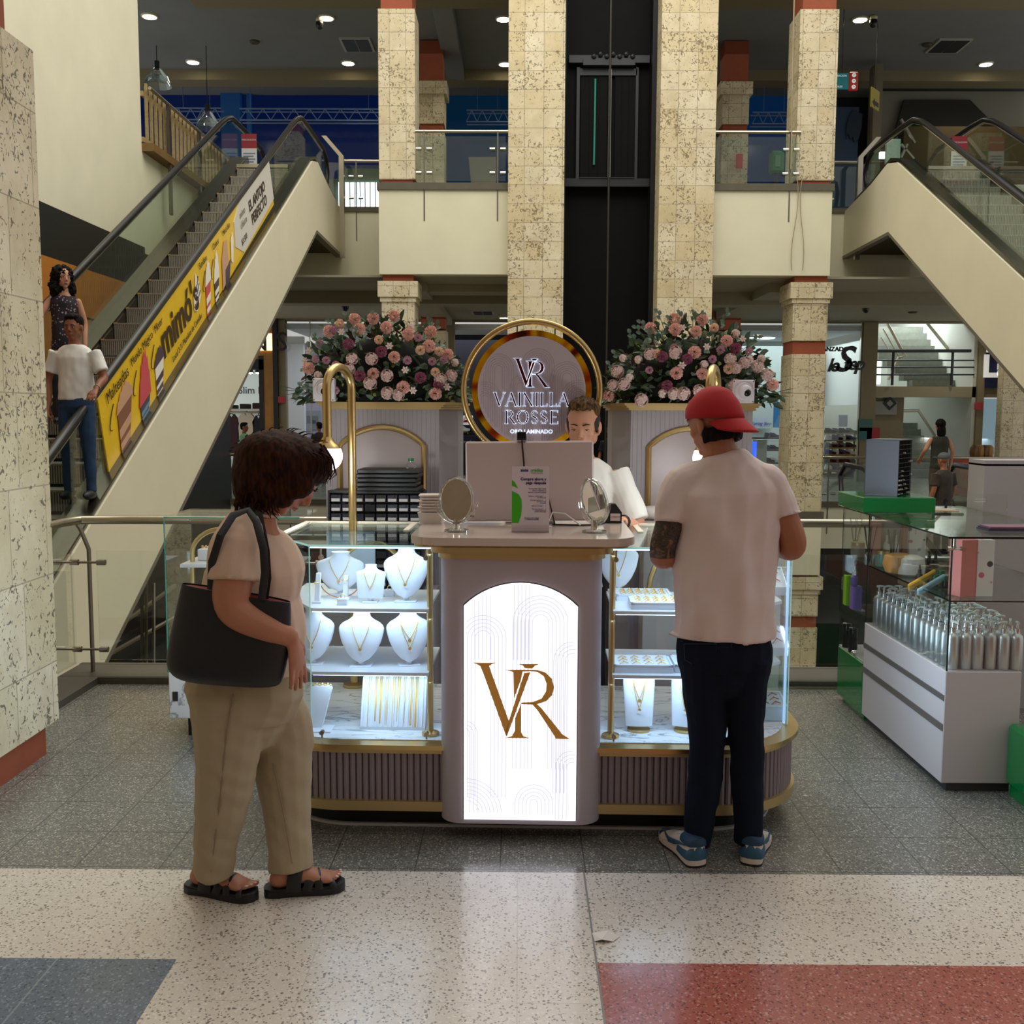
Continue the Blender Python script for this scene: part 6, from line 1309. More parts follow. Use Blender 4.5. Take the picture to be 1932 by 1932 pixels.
def arrangement(cpx, hwpx, lab, flowers, seed, sc, org):
    Yc = 5.17; k = Yc/1932; cx = P(cpx, 755, Yc).x; o = empty('flower_arrangement', (cx, Yc, 1.653), lab, 'flower arrangement'); hw = hwpx*k; H = 155*k; D = .24
    random.seed(seed); b = MB(); b.ell((0, 0, 0), (hw*.8, D*.8, H*.78), 20, 12); b.v = [v for v in b.v]; 
    b.v = [(x, y, max(z, 0)) for x, y, z in b.v]; b.build('foam_core', mat('foam_dark', '0e140c', .9), o)
    def surf(px, py):
        x = (px-cpx)*k; z = (755-py)*k*1.0; q = 1-(x/(hw*1.05))**2-(z/(H*1.06))**2; return Vector((x, -D*math.sqrt(max(q, .0)), z+.0))
    for t, u, v in flowers:
        px = org[0]+u/sc; py = org[1]+v/sc; p = surf(px, py); f = bpy.data.objects.new(NMF[t], FM[t]); col.objects.link(f); f.parent = o; f.location = p+Vector((0, -.035, 0)); d = Vector((p.x*.8, -.5, p.z*.5)).normalized(); f.rotation_euler = d.to_track_quat('Z', 'Y').to_euler(); s = random.uniform(.88, 1.0); f.scale = (s, s, s)
    for nm, m, n, L, W, gr in (('eucalyptus_leaves', lg, 380, .042, .036, 1.05), ('dark_leaves', ld, 300, .075, .026, 1), ('light_sprigs', ly, 170, .022, .018, 1.04), ('brown_leaves', lb, 120, .05, .024, 1)):
        b = MB(); i = 0
        while i < n:
            a = random.uniform(-pi, pi); e = math.asin(random.random()**1.1); d = Vector((cos(e)*sin(a), -cos(e)*cos(a), sin(e)))
            c = Vector((d.x*hw*gr, d.y*D*gr, d.z*H*gr))*random.uniform(.75, .98); dd = (d+Vector((random.gauss(0, .7), random.gauss(0, .5), random.gauss(0, .7)))).normalized(); c.z = max(c.z, .0)
            if d.z < .22: dd.z = -abs(dd.z)*.2 if random.random() < .5 else dd.z
            if c.z < .03 and abs(c.x) < hw*.85: dd.z = abs(dd.z)
            leafgeo(b, c, dd, L*random.uniform(.7, 1.25), W*random.uniform(.8, 1.2), Vector((random.gauss(0, 1), random.gauss(0, 1), 1))); i += 1
        b.build(nm, m, o, 0, kind='stuff' if False else None)
    # sprays that leave the dome
    b = MB()
    for s in range(16):
        a = random.uniform(-1.45, 1.45); e = random.uniform(.1, 1.2); d = Vector((cos(e)*sin(a), -cos(e)*cos(a)*.4, sin(e)*.7)).normalized(); c = Vector((d.x*hw*.95, d.y*D, d.z*H*1.1))
        for q in range(3):
            sd = d.orthogonal().normalized(); leafgeo(b, c+d*.018*q, (d+sd*(.8 if q % 2 else -.8)).normalized(), .032, .022, Vector((0, -1, .3)))
        b.tube([c-d*.06, c+d*.05], .0015, 4)
    b.build('leaf_sprays', lg, o, 0)
    b = MB()
    for s in (-1, 1):
        for q in range(7):
            d = Vector((s*(.9-.08*q), -.25, .25-.16*q)); leafgeo(b, Vector((s*(hw-.06), -.12+.02*q, .045)), d, .13-.008*q, .026, Vector((0, 0, 1)))
    b.build('drooping_leaves', ld, o, 0)
    return o
Lf = [('P', 735, 240), ('O', 585, 285), ('P', 485, 360), ('P', 805, 345), ('P', 925, 235), ('P', 1065, 330), ('P', 1120, 205), ('P', 1275, 395), ('P', 1480, 355), ('P', 1475, 505), ('P', 1650, 580), ('O', 1570, 555), ('P', 1155, 620), ('K', 705, 495), ('P', 300, 725), ('P', 960, 780), ('K', 1405, 815), ('P', 1245, 910), ('P', 1545, 965), ('H', 1095, 965), ('O', 1540, 760), ('W', 685, 785), ('O', 1395, 550), ('O', 1000, 455), ('M', 590, 695), ('M', 490, 650), ('H', 750, 640), ('H', 940, 640), ('H', 1090, 800), ('H', 930, 870), ('M', 590, 940), ('D', 625, 375), ('D', 1105, 515), ('D', 545, 735), ('D', 1335, 940), ('D', 1260, 745), ('D', 275, 545), ('D', 250, 650), ('M', 1280, 650), ('M', 1510, 655), ('M', 1615, 635), ('H', 1690, 790), ('W', 1720, 660), ('K', 1570, 880), ('M', 1370, 425), ('H', 720, 740), ('K', 830, 800), ('M', 400, 480), ('K', 1030, 570), ('W', 410, 795), ('M', 375, 640), ('H', 1200, 980), ('M', 530, 350), ('W', 1290, 325), ('D', 1650, 900), ('H', 1590, 830)]
Rf = [('P', 472, 255), ('P', 700, 170), ('P', 690, 275), ('P', 955, 180), ('P', 880, 295), ('O', 1055, 260), ('P', 1165, 385), ('K', 1250, 455), ('P', 855, 495), ('K', 560, 535), ('K', 785, 560), ('P', 685, 690), ('P', 922, 695), ('K', 600, 805), ('P', 80, 895), ('P', 1235, 800), ('H', 450, 510), ('H', 680, 500), ('H', 1330, 590), ('H', 1560, 700), ('P', 1625, 790), ('H', 215, 790), ('H', 160, 670), ('W', 210, 540), ('H', 890, 850), ('H', 370, 940), ('W', 1510, 545), ('H', 1240, 640), ('O', 1170, 650), ('D', 735, 620), ('D', 760, 260), ('W', 345, 560), ('D', 1330, 360), ('H', 660, 880), ('W', 265, 730), ('H', 1190, 560), ('W', 940, 610), ('H', 120, 800), ('O', 510, 510), ('W', 1265, 310), ('M', 670, 450), ('M', 1380, 480), ('M', 1020, 560), ('D', 640, 165), ('D', 970, 445), ('M', 440, 660), ('H', 1460, 620), ('W', 560, 880), ('H', 750, 880), ('M', 1100, 470), ('W', 1380, 560)]
arrangement(722, 158, 'large pink and green flower arrangement on the left tall plinth', Lf, 11, 5.367, (540, 560))
arrangement(1302, 160, 'large pink and green flower arrangement on the right tall plinth', Rf, 12, 5.22, (1130, 570))
# ================================================================ GREEN AND WHITE COSMETICS STAND (right)
M_grn = mat('green_gloss', '0c7a3c', .15, coat=.5); M_pw = mat('white_laminate', 'ccc6c8', .4); M_sil = mat('stripe_silver', '8a8684', .35, .6)
X0 = 1.80; YA = 4.245; YM = 5.264; YZ = 5.69
cb = empty('shop_counter', (2.0, 4.9, 0), 'long white counter with two grey stripes and a green end, under pump bottles', 'counter'); T = Matrix.Translation((-2.0, -4.9, 0))
def tb(): b = MB(); b.M = T; return b
b = tb(); b.box(X0, 2.12, YA, YM, .040, .525, .003); b.build('white_cabinet', M_pw, cb)
b = tb(); b.box(X0-.003, X0, YA+.003, YM, .396, .422); b.box(X0-.003, X0, YA+.003, YM, .265, .296); b.build('silver_stripe', M_sil, cb, 0)
b = tb(); b.box(X0+.03, 2.1, YA+.02, YM, 0, .040); b.build('kickboard', mat('kick_dark', '3c3e42', .4), cb, 0)
b = tb(); b.box(X0, 2.12, YM+.005, YZ, .03, .308, .006); b.box(X0+.02, 2.1, YM+.02, YZ-.06, 0, .03); b.build('green_cabinet', M_grn, cb)
b = MB(); b.box(2.065, 2.7, 4.06, 4.235, .045, .31, .015); b.box(2.08, 2.7, 4.08, 4.22, 0, .046); b.build('green_pedestal', M_grn, label='glossy green low unit cut by the right edge of the picture', cat='cabinet')
b = tb(); b.box(X0+.005, 2.12, YM, YZ, .309, .312); b.build('end_shelf', M_pw, cb, 0)
gk = empty('glass_showcase', (2.0, 4.9, .525), 'frameless glass showcase standing on the white counter, full of pump bottles', 'showcase'); T = Matrix.Translation((-2.0, -4.9, -.525))
M_dedge = mat('dark_glass_edge', '12201c', .1)
b = tb(); b.box(X0+.005, X0+.009, YA+.01, YM, .526, 1.088); b.build('side_glass', G_clear, gk, 0)
b = tb(); b.box(X0+.01, 2.115, YA+.005, YA+.009, .526, 1.088); b.build('front_glass', G_clear, gk, 0)
b = tb(); b.box(X0+.005, X0+.009, YM+.01, YZ, .296, 1.088); b.box(X0+.01, 2.3, YZ-.004, YZ, .3, 1.088); b.build('end_glass', G_clear, gk, 0)
b = tb(); b.box(X0-.015, 2.46, YA-.01, YZ, 1.090, 1.098); b.build('top_glass', G_green, gk, 0)
b = tb(); b.box(X0-.017, 2.46, YA-.013, YA-.010, 1.090, 1.099); b.box(X0-.018, X0-.015, YA-.01, YZ, 1.091, 1.098); b.tube([(X0+.006, YA+.006, .526), (X0+.006, YA+.006, 1.088)], .004, 4); b.tube([(X0+.006, YM+.004, .526), (X0+.006, YM+.004, 1.088)], .003, 4); b.tube([(X0+.006, YZ, .3), (X0+.006, YZ, 1.088)], .002, 4)
b.box(X0+.012, 2.5, YA+.02, YA+.024, .818, .824); b.box(X0+.012, X0+.016, YA+.02, YM, .818, .824); b.build('glass_edge', M_dedge, gk, 0)
b = tb(); b.box(X0+.012, 2.5, YA+.022, YZ-.05, .818, .824); b.build('glass_shelf', G_green, gk, 0)
b = tb(); b.box(X0+.012, 2.05, YM+.03, YZ-.03, .545, .551); b.build('glass_shelf', G_green, gk, 0)
b = tb(); b.tube([(X0+.022, YA+.02, 1.04), (X0+.022, YA+.02, 1.095)], .009, 12); b.tube([(X0-.012, YA+.012, 1.045), (X0+.012, YA+.012, 1.045)], .010, 12); b.tube([(X0+.05, YA-.008, 1.045), (X0+.05, YA+.02, 1.045)], .010, 12); b.tube([(X0+.02, YA+.012, 1.045), (X0+.05, YA+.012, 1.045)], .004, 8); b.tube([(X0+.022, YM, 1.06), (X0+.022, YM, 1.09)], .009, 12); b.build('corner_clamp', M_chrome, gk)
# pump bottles
M_alu = mat('brushed_aluminium', 'd4d8d8', .34, .85); M_pump = mat('pump_clear', 'd8dcd8', .15, .0, .8)
pb = None; random.seed(5)
LBL = 'brushed aluminium pump bottle in the close rows inside the glass showcase'
for j in range(15):
    for i in range(6):
        if j > 0 and i > 2 and j > 9: continue
        x = X0+.045+.0535*i+random.uniform(-.003, .003); y = YA+.05+.064*j+random.uniform(-.006, .006)
        if pb is None:
            pb = empty('pump_bottle', (0, 0, 0), LBL, 'bottle', 'aluminium pump bottles'); b = MB(); b.lathe([(.0235, 0), (.0255, .004), (.0255, .132), (.022, .146), (.012, .155), (.0105, .163)], (0, 0, 0), 18); b.build('bottle_body', M_alu, pb)
            b = MB(); b.lathe([(.012, .161), (.012, .176), (.005, .178), (.004, .195), (.006, .197), (.006, .203), (.001, .204)], (0, 0, 0), 12); b.build('pump_collar', M_chrome, pb)
            b = MB(); b.tube([(-.012, 0, .200), (.004, 0, .202), (.022, .0, .201), (.034, .0, .196)], [.006, .006, .0042, .003], 8); b.build('pump_spout', M_pump, pb); o = pb
        else: o = copy_tree(pb)
        o.location = (x, y, .5260); o.rotation_euler.z = random.uniform(0, 6.28)
ZSH = .8245
def boxthing(nm, px, py, Y, w, d, h, z, m, label, cat='box', yaw=0, bev=.001, grp=None):
    p = P(px, py, Y); b = MB(); b.M = Matrix.Translation((p.x, Y, z)) @ Matrix.Rotation(yaw, 4, 'Z'); b.box(-w/2, w/2, -d/2, d/2, 0, h, bev)
    return b.build(nm, m, None, 0, label, cat, grp)
boxthing('gift_box', 1815, 1130, 4.40, .085, .08, .245, ZSH, mat('box_coral', 'd8837c', .5), 'tall coral pink box on the glass shelf, beside the floral box', yaw=.25)
M_flo = bpy.data.materials.new('floral_print'); _t = NT(M_flo); MATS['floral_print'] = M_flo
_v = _t.add('ShaderNodeTexVoronoi', {'Vector': _t.obj(), 'Scale': 26.0}); _c = _t.add('ShaderNodeSeparateColor', {0: _v.outputs['Color']}).outputs[0]; _d = _t.ramp(_v.outputs['Distance'], [(.3, 1.0), (.36, 0.0)])
_t.l.new(_t.mix(_d, srgb('e8e2dc'), _t.ramp(_c, [(0, srgb('e8e2dc')), (.35, srgb('38424a')), (.55, srgb('d06a80')), (.75, srgb('88a8a8')), (.9, srgb('e8e2dc'))], 'CONSTANT')), _t.b.inputs['Base Color'])
o = boxthing('floral_box', 1850, 1128, 4.40, .07, .07, .245, ZSH, M_flo, 'tall white box with floral print next to the coral box')
p = P(1850, 1060, 4.42)
for k, (dx, dz) in enumerate(((-.0, .18), (-.01, .06), (.012, .02))):
    b = MB()
    for q in range(6): leafgeo(b, Vector((p.x+dx, 4.423, ZSH+dz)), Vector((cos(q*.6+.1), 0, sin(q*.6+.1))), .03, .009, Vector((0, -1, 0)))
    b.build('leaf_print', mat('leaf_ink', '2c3038', .6), o, 0)
pd = P(1714, 1090, 4.95); o = empty('aroma_diffuser', (pd.x, 4.95, ZSH), 'white and tan oval aroma diffuser lying on the glass shelf', 'diffuser'); b = MB(); b.lathe([(.045, 0), (.07, .01), (.076, .045), (.068, .085), (.04, .098), (.001, .10)], (0, 0, 0), 24); b.build('white_shell', mat('diffuser_white', 'd4ccc0', .35), o); b = MB(); b.lathe([(.04, -.0), (.066, .012), (.080, .05), (.072, .09), (.045, .10)], (-.035, .03, 0), 24); b.build('tan_shell', mat('diffuser_tan', 'b8864a', .35), o)
def bottle(nm, px, Y, z, r, h, m, mc, label, grp=None, cap=.3):
    o = empty(nm, (P(px, 1080, Y).x, Y, z), label, 'bottle', grp); hb = h*(1-cap); b = MB(); b.lathe([(r*.9, 0), (r, .003), (r, hb*.8), (r*.5, hb)], (0, 0, 0), 14); b.build('bottle_body', m, o)
    b = MB(); b.lathe([(r*.55, hb*.96), (r*.55, hb+.4*h*cap), (r*.3, hb+.5*h*cap), (r*.25, h), (.0005, h)], (0, 0, 0), 12) if cap > .35 else b.lathe([(r*1.02, hb*.82), (r*1.02, h), (.0005, h)], (0, 0, 0), 14); b.build('cap', mc, o); return o
bottle('dropper_bottle', 1735, 4.72, ZSH, .016, .085, mat('amber_glass', '241408', .15), M_black, 'dark dropper bottle in front of the oval diffuser', cap=.45)
for k, (px, Y, l) in enumerate(((1765, 4.62, 'nearest the pouches'), (1776, 4.75, 'rear one of the three'), (1785, 4.58, 'nearest the coral box'))): bottle('essential_oil', px, Y, ZSH, .0155, .055, mat('dark_green_glass', '102018', .2), mat('green_cap', '0c5a2c', .4), 'tiny dark bottle with green cap on the glass shelf, '+l, 'green capped bottles')
for k, px in enumerate((1752, 1764)): bottle('dropper_bottle', px, 5.2, ZSH, .015, .085, MATS['amber_glass'], M_black, 'dark dropper bottle far back on the glass shelf, '+('left one' if k == 0 else 'right one'), 'rear dropper bottles', cap=.45)
for k, (px, c, r_, l) in enumerate(((1742, 'd8a030', .9, 'yellow foil pouch leaning over the blue one on the glass shelf'), (1760, '9cc0c8', .7, 'pale blue pouch leaning under the yellow one on the glass shelf'))):
    p = P(px, 1095, 4.6-.05*k); b = MB(); b.M = Matrix.Translation((p.x, 4.62-.05*k, ZSH+.030-.014*k)) @ Matrix.Rotation(-.55, 4, 'Y') @ Matrix.Rotation(.9, 4, 'X'); b.box(-.07, .07, -.006, .006, -.028, .028, .004); b.build('sachet_pouch', mat('pouch_'+c, c, .3), None, 20, l, 'pouch')
for k, (px, Y) in enumerate(((1664, 5.25), (1618, 5.6))):
    o = empty('candle_jar', (P(px, 1060, Y).x, Y, ZSH), ['mint candle jar with gold lid on the glass shelf', 'pale candle jar with gold lid in the green end of the showcase'][k], 'jar'); b = MB(); b.lathe([(.034, 0), (.036, .004), (.036, .062), (.033, .066)], (0, 0, 0), 20); b.build('jar_body', mat('mint_glass', '8ab0a0', .2) if k == 0 else mat('pale_glass', 'b0a898', .2), o); b = MB(); b.lathe([(.037, .064), (.037, .080), (.001, .080)], (0, 0, 0), 20); b.build('lid', M_goldpaint, o)
for k, (px, Y) in enumerate(((1640, 5.3), (1685, 5.15), (1612, 5.7))):
    o = empty('reed_diffuser', (P(px, 1060, Y).x, Y, ZSH), ['reed diffuser with dark sticks by the showcase divider', 'reed diffuser with crossing dark sticks in front of the pink gift frame', 'reed diffuser with pale sticks over the green end'][k], 'reed diffuser'); b = MB(); b.lathe([(.022, 0), (.024, .05), (.010, .07), (.010, .08)], (0, 0, 0), 14); b.build('flask', G_green, o)
    b = MB()
    for q in range(6): b.tube([(0, 0, .01), (.035*cos(q*1.1), .03*sin(q*1.1), .20)], .0022, 5)
    b.build('reeds', mat('reed_dark', '2c2420', .6) if k < 2 else mat('reed_pale', '8c8068', .6), o)
o = empty('reed_gift_set', (P(1682, 1045, 5.5).x, 5.5, ZSH), 'pink window gift box holding diffuser bottles, back of the glass shelf', 'box'); b = MB(); b.box(-.11, -.06, 0, .05, 0, .23); b.box(.06, .11, 0, .05, 0, .23); b.box(-.11, .11, 0, .05, .215, .24); b.build('pink_frame', mat('frame_pink', 'c88a7c', .5), o, 0); b = MB(); b.box(-.055, .055, .03, .04, 0, .21); b.build('backing', mat('backing_grey', 'a8a4a0', .5), o, 0)
for q in (-.025, .025): b = MB(); b.lathe([(.017, 0), (.018, .07), (.006, .09), (.006, .12)], (q, .01, .01), 12); b.build('gift_bottle', M_flo, o)
boxthing('floral_box', 1727, 1045, 5.5, .09, .05, .23, ZSH, M_flo, 'floral patterned box at the back of the shelf beside the pink gift frame')
boxthing('lime_box', 1601, 1140, 5.62, .05, .05, .165, .5515, mat('box_lime', '84c020', .4), 'lime green box standing on the small shelf of the green end')
boxthing('purple_box', 1614, 1145, 5.50, .05, .05, .125, .5515, mat('box_purple', '7c68b0', .4), 'purple spotted box in front of the lime green box'); bottle('spray_bottle', 1612, 5.50, .6775, .018, .11, mat('spray_purple', '7060a8', .4), M_pump, 'small purple spray bottle standing on the purple box', cap=.45)
for k, (px, Y) in enumerate(((1597, 5.62), (1609, 5.50))):
    o = empty('glass_tumbler', (P(px, 1220, Y).x, Y, .3125), ['dark glass tumbler at the rear of the green end', 'dark glass tumbler with small cap at the front of the green end'][k], 'jar'); b = MB(); b.lathe([(.022, 0), (.024, .004), (.024, .13), (.022, .135)], (0, 0, 0), 18); b.build('tumbler_body', mat('tumbler_black', '1a1c1c', .1), o)
b = MB(); b.ell((P(1609, 1235, 5.44).x, 5.43, .3265), (.014, .014, .014), 12, 8); b.build('chrome_stopper', M_chrome, label='small chrome stopper lying in front of the dark tumblers', cat='stopper')
# green slab and pigeonhole rack
b = MB(); b.box(1.77, 2.14, 5.26, 5.69, 1.099, 1.178, .004); b.build('green_plinth', M_grn, label='glossy green slab lying on the end of the glass counter', cat='plinth')
pr_ = empty('pigeonhole_rack', (1.965, 5.47, 1.1785), 'dark pigeonhole rack with grey metal side on the green slab', 'rack', rz=.96); rw, rd, rh = .26, .17, .295
b = MB(); b.box(-rw/2, rw/2, rd/2-.004, rd/2, 0, rh); b.box(-rw/2, -rw/2+.004, -rd/2, rd/2, 0, rh); b.box(rw/2-.004, rw/2, -rd/2, rd/2, 0, rh); b.box(-rw/2, rw/2, -rd/2, rd/2, rh-.004, rh); b.build('metal_case', mat('rack_grey', '6c7480', .4, .3), pr_, 0)
b = MB()
for k in range(13): z = .004+k*(rh-.01)/12; b.box(-rw/2+.004, rw/2-.004, -rd/2+.002, rd/2-.01, z, z+.0025)
for k in range(1, 9): x = -rw/2+k*rw/9; b.box(x-.001, x+.001, -rd/2+.002, rd/2-.01, .004, rh-.006)
b.build('dividers', mat('rack_black', '16171a', .45), pr_, 0)
b = MB(); random.seed(9)
for k in range(26): x = -rw/2+.016+rw/9*random.randint(0, 8); z = .008+(rh-.01)/12*random.choice([0, 0, 0, 1, 1, 2, 3, 4, 5, 7, 9]); b.box(x-.008, x+.008, -rd/2-.006, -rd/2+.02, z, z+.006)
b.build('small_tags', mat('tag_pale', 'b4b0a8', .5), pr_, 0)
b = MB(); b.box(2.15, 2.3, 5.35, 5.48, 1.0985, 1.104); b.v = [(x, y, z+.0) for x, y, z in b.v]; b.build('paper_sheet', mat('paper_tan', 'b8a088', .6), label='pale paper leaflet lying by the foot of the pigeonhole rack', cat='paper')
# white roll-top unit, glass partition, cards
o = empty('rolltop_unit', (2.76, 5.62, 0), 'white roll-top unit with slatted shutter at the right edge behind the glass', 'cabinet'); b = MB(); b.box(-.26, .05, -.1, .1, 0, 1.34); b.box(-.26, .4, -.1, .1, 1.33, 1.36); b.build('white_body', mat('unit_white', 'b4aeb0', .5), o, 0)
b = MB()
for k in range(26): b.box(.05, .4, -.09, .1, .5+.032*k, .5+.032*k+.028, .004)
b.build('slatted_shutter', mat('slat_cream', 'c0bab0', .5), o, 0)
b = MB(); b.box(2.24, 2.43, 5.1, 5.106, 1.0985, 1.21); b.tube([(2.26, 5.09, 1.18), (2.32, 5.09, 1.18)], .008, 10); b.build('glass_partition', G_clear, None, 0, 'small upright glass plate with white handle on top of the glass counter', 'glass partition')
for k in range(3):
    b = MB(); b.box(2.04+.006*k, 2.26, 4.44+.004*k, 4.56, 1.0985+.0065*k, 1.1045+.0065*k); b.build('card_pack', mat('card_violet', '3c3448', .4) if k < 2 else mat('card_rose', '8a6478', .4), None, 0, ['lowest dark card pack on the glass counter corner', 'middle dark card pack on the glass counter corner', 'rose-coloured top card pack on the glass counter corner'][k], 'card pack', 'card packs')
# litter on the floor
p = PZ(1143, 1770, .002); b = MB(); b._add([p+Vector(v) for v in ((-.04, .03, .0), (.01, .025, .012), (.045, .01, .002), (.02, -.02, .0), (-.015, -.03, .012), (-.035, -.02, 0))], [(0, 1, 4, 5), (1, 2, 3, 4)]); b.build('crumpled_receipt', mat('paper_white', 'd8d0c8', .7), None, 0, 'crumpled white paper scrap lying on the cream floor', 'paper')
p = PZ(1520, 1502, .002); b = MB(); b._add([p+Vector(v) for v in ((-.012, .004, 0), (.0, .008, .006), (.012, -.002, 0), (0, -.006, .001))], [(0, 1, 2, 3)]); b.build('paper_scrap', MATS['paper_white'], None, 0, 'tiny white scrap on the grey floor right of the counter', 'paper')
# ================================================================ PEOPLE
def remeshed(b, name, m, parent, voxel, smooth=6, disp=None, shade_ang=180, paint=None):
    me = b.data(name); fixn(me); o = bpy.data.objects.new(name, me); col.objects.link(o)
    r = o.modifiers.new('r', 'REMESH'); r.mode = 'VOXEL'; r.voxel_size = voxel; r.adaptivity = 0
    if smooth: s = o.modifiers.new('s', 'SMOOTH'); s.factor = .5; s.iterations = smooth
    dg = bpy.context.evaluated_depsgraph_get(); me2 = bpy.data.meshes.new_from_object(o.evaluated_get(dg)); bpy.data.objects.remove(o); bpy.data.meshes.remove(me); me2.name = name
    if disp:
        ns = [v.normal.copy() for v in me2.vertices]
        for v, n_ in zip(me2.vertices, ns): v.co += n_*disp(v.co, n_)
    me2.materials.clear()
    for x in (m if isinstance(m, (list, tuple)) else [m]): me2.materials.append(x)
    if paint:
        for f in me2.polygons: f.material_index = paint(f.center, f.normal)
    me2.polygons.foreach_set('use_smooth', [True]*len(me2.polygons)); me2.update()
    ob = bpy.data.objects.new(name, me2); col.objects.link(ob)
    if parent:
        ob.parent = parent; 
    return ob
def limb(b, pts, up=(1, 0, 0), n=14, ends=True):
    """pts: (position, ra, rb)"""
    P_ = [Vector(p) for p, _, _ in pts]; rs = [(a, c) for _, a, c in pts]
    # densify with Catmull-Rom
    Q = []; RS = []
    for i in range(len(P_)-1):
        p0 = P_[max(i-1, 0)]; p1 = P_[i]; p2 = P_[i+1]; p3 = P_[min(i+2, len(P_)-1)]
        for k in range(4):
            t = k/4; Q.append(.5*((2*p1)+(p2-p0)*t+(2*p0-5*p1+4*p2-p3)*t*t+(3*p1-p0-3*p2+p3)*t**3)); RS.append((rs[i][0]+(rs[i+1][0]-rs[i][0])*t, rs[i][1]+(rs[i+1][1]-rs[i][1])*t))
    Q.append(P_[-1]); RS.append(rs[-1]); b.tube(Q, RS, n, up=up)
    if ends:
        for i in (0, -1): r = min(RS[i])*.95; b.ell(Q[i], (r, r, r), 12, 8)
def hand(b, w, d, nrm, curl=.5, s=1.0, side=1, spread=.12):
    """w wrist, d direction of the fingers, nrm back-of-hand normal; side: +1 thumb on (d x nrm) side"""
    d = Vector(d).normalized(); nrm = Vector(nrm); nrm = (nrm-d*nrm.dot(d)).normalized(); x = d.cross(nrm)*side; w = Vector(w)
    M3 = lambda u, v, t: w+d*u*s+x*v*s+nrm*t*s
    pts = [M3(-.02, 0, 0), M3(.02, 0, 0), M3(.055, 0, .002), M3(.088, 0, 0)]
    b.tube(pts, [(.022*s, .017*s), (.029*s, .015*s), (.038*s, .014*s), (.038*s, .012*s)], 12, up=x); b.ell(M3(.088, 0, 0), (.012*s,)*3, 8, 6)
    for k, (off, L) in enumerate(((.029, .070), (.0095, .078), (-.0105, .073), (-.029, .058))):
        p = M3(.075, off, 0); a = 0; pts = [p]; dr = d+x*spread*(.029-k*.0193)/.03*1.0
        for q, f in enumerate((.42, .32, .26)):
            a += curl*(.5+.35*q); dv = (dr.normalized()*cos(a)-nrm*sin(a)); p = p+dv*(L*f+(.012 if q == 0 else 0))*s; pts.append(p)
        b.tube(pts, [.0088*s, .0085*s, .0078*s, .0066*s], 8); b.ell(pts[-1], (.0066*s,)*3, 8, 6)
    p = M3(.012, .022, -.002); q = M3(.045, .05, -.010); r_ = M3(.072, .056, -.016-.01*curl)
    b.tube([p, q, r_, M3(.090, .050, -.022-.02*curl)], [.014*s, .0115*s, .0095*s, .0075*s], 8); b.ell(M3(.090, .050, -.022-.02*curl), (.0075*s,)*3, 8, 6)
def headM(c, yaw, pitch, roll=0):
    return Matrix.Translation(c) @ Matrix.Rotation(yaw, 4, 'Z') @ Matrix.Rotation(pitch, 4, 'X') @ Matrix.Rotation(roll, 4, 'Y')
def head(b, M, s=1.0, fem=0):
    """local: +y face, z up, origin between the ears at eye level"""
    old = b.M; b.M = old @ M @ Matrix.Scale(s, 4)
    b.ell((0, -.012, .035), (.075, .095, .085), 24, 16); b.ell((0, .028, .012), (.064, .062, .078), 20, 14)
    b.ell((0, .030, -.038), (.056, .055, .062), 20, 14); b.ell((0, .058, -.088), (.024, .022, .018), 14, 10)   # jaw, chin
    for sx_ in (-1, 1):
        b.ell((sx_*.038, .052, -.022), (.022, .022, .022), 12, 8)       # cheek
        b.ell((sx_*.030, .079, .026), (.022, .010, .008), 12, 6)        # brow
        b.ell((sx_*.030, .073, .006), (.013, .011, .008), 12, 8)        # lid
        b.ell((sx_*.078, -.008, -.008), (.010, .018, .031), 12, 8, Matrix.Rotation(sx_*.25, 3, 'Z')); b.ell((sx_*.074, .0, -.034), (.007, .009, .012), 8, 6)
        b.ell((sx_*.0125, .090, -.026), (.008, .010, .007), 8, 6)       # nostril
        b.ell((sx_*.052, .0, -.055), (.016, .030, .030), 10, 8)         # jaw corner
    b.tube([(0, .082, .022), (0, .092, .002), (0, .103, -.018), (0, .101, -.026)], [(.009, .007), (.009, .009), (.011, .011), (.010, .007)], 10, up=(1, 0, 0))
    b.tube([(-.022, .078, -.052), (-.008, .089, -.049), (.008, .089, -.049), (.022, .078, -.052)], [.003, .0055, .0055, .003], 8)
    b.tube([(-.020, .077, -.057), (0, .088, -.060), (.020, .077, -.057)], [.003, .0065, .003], 8)
    b.M = old
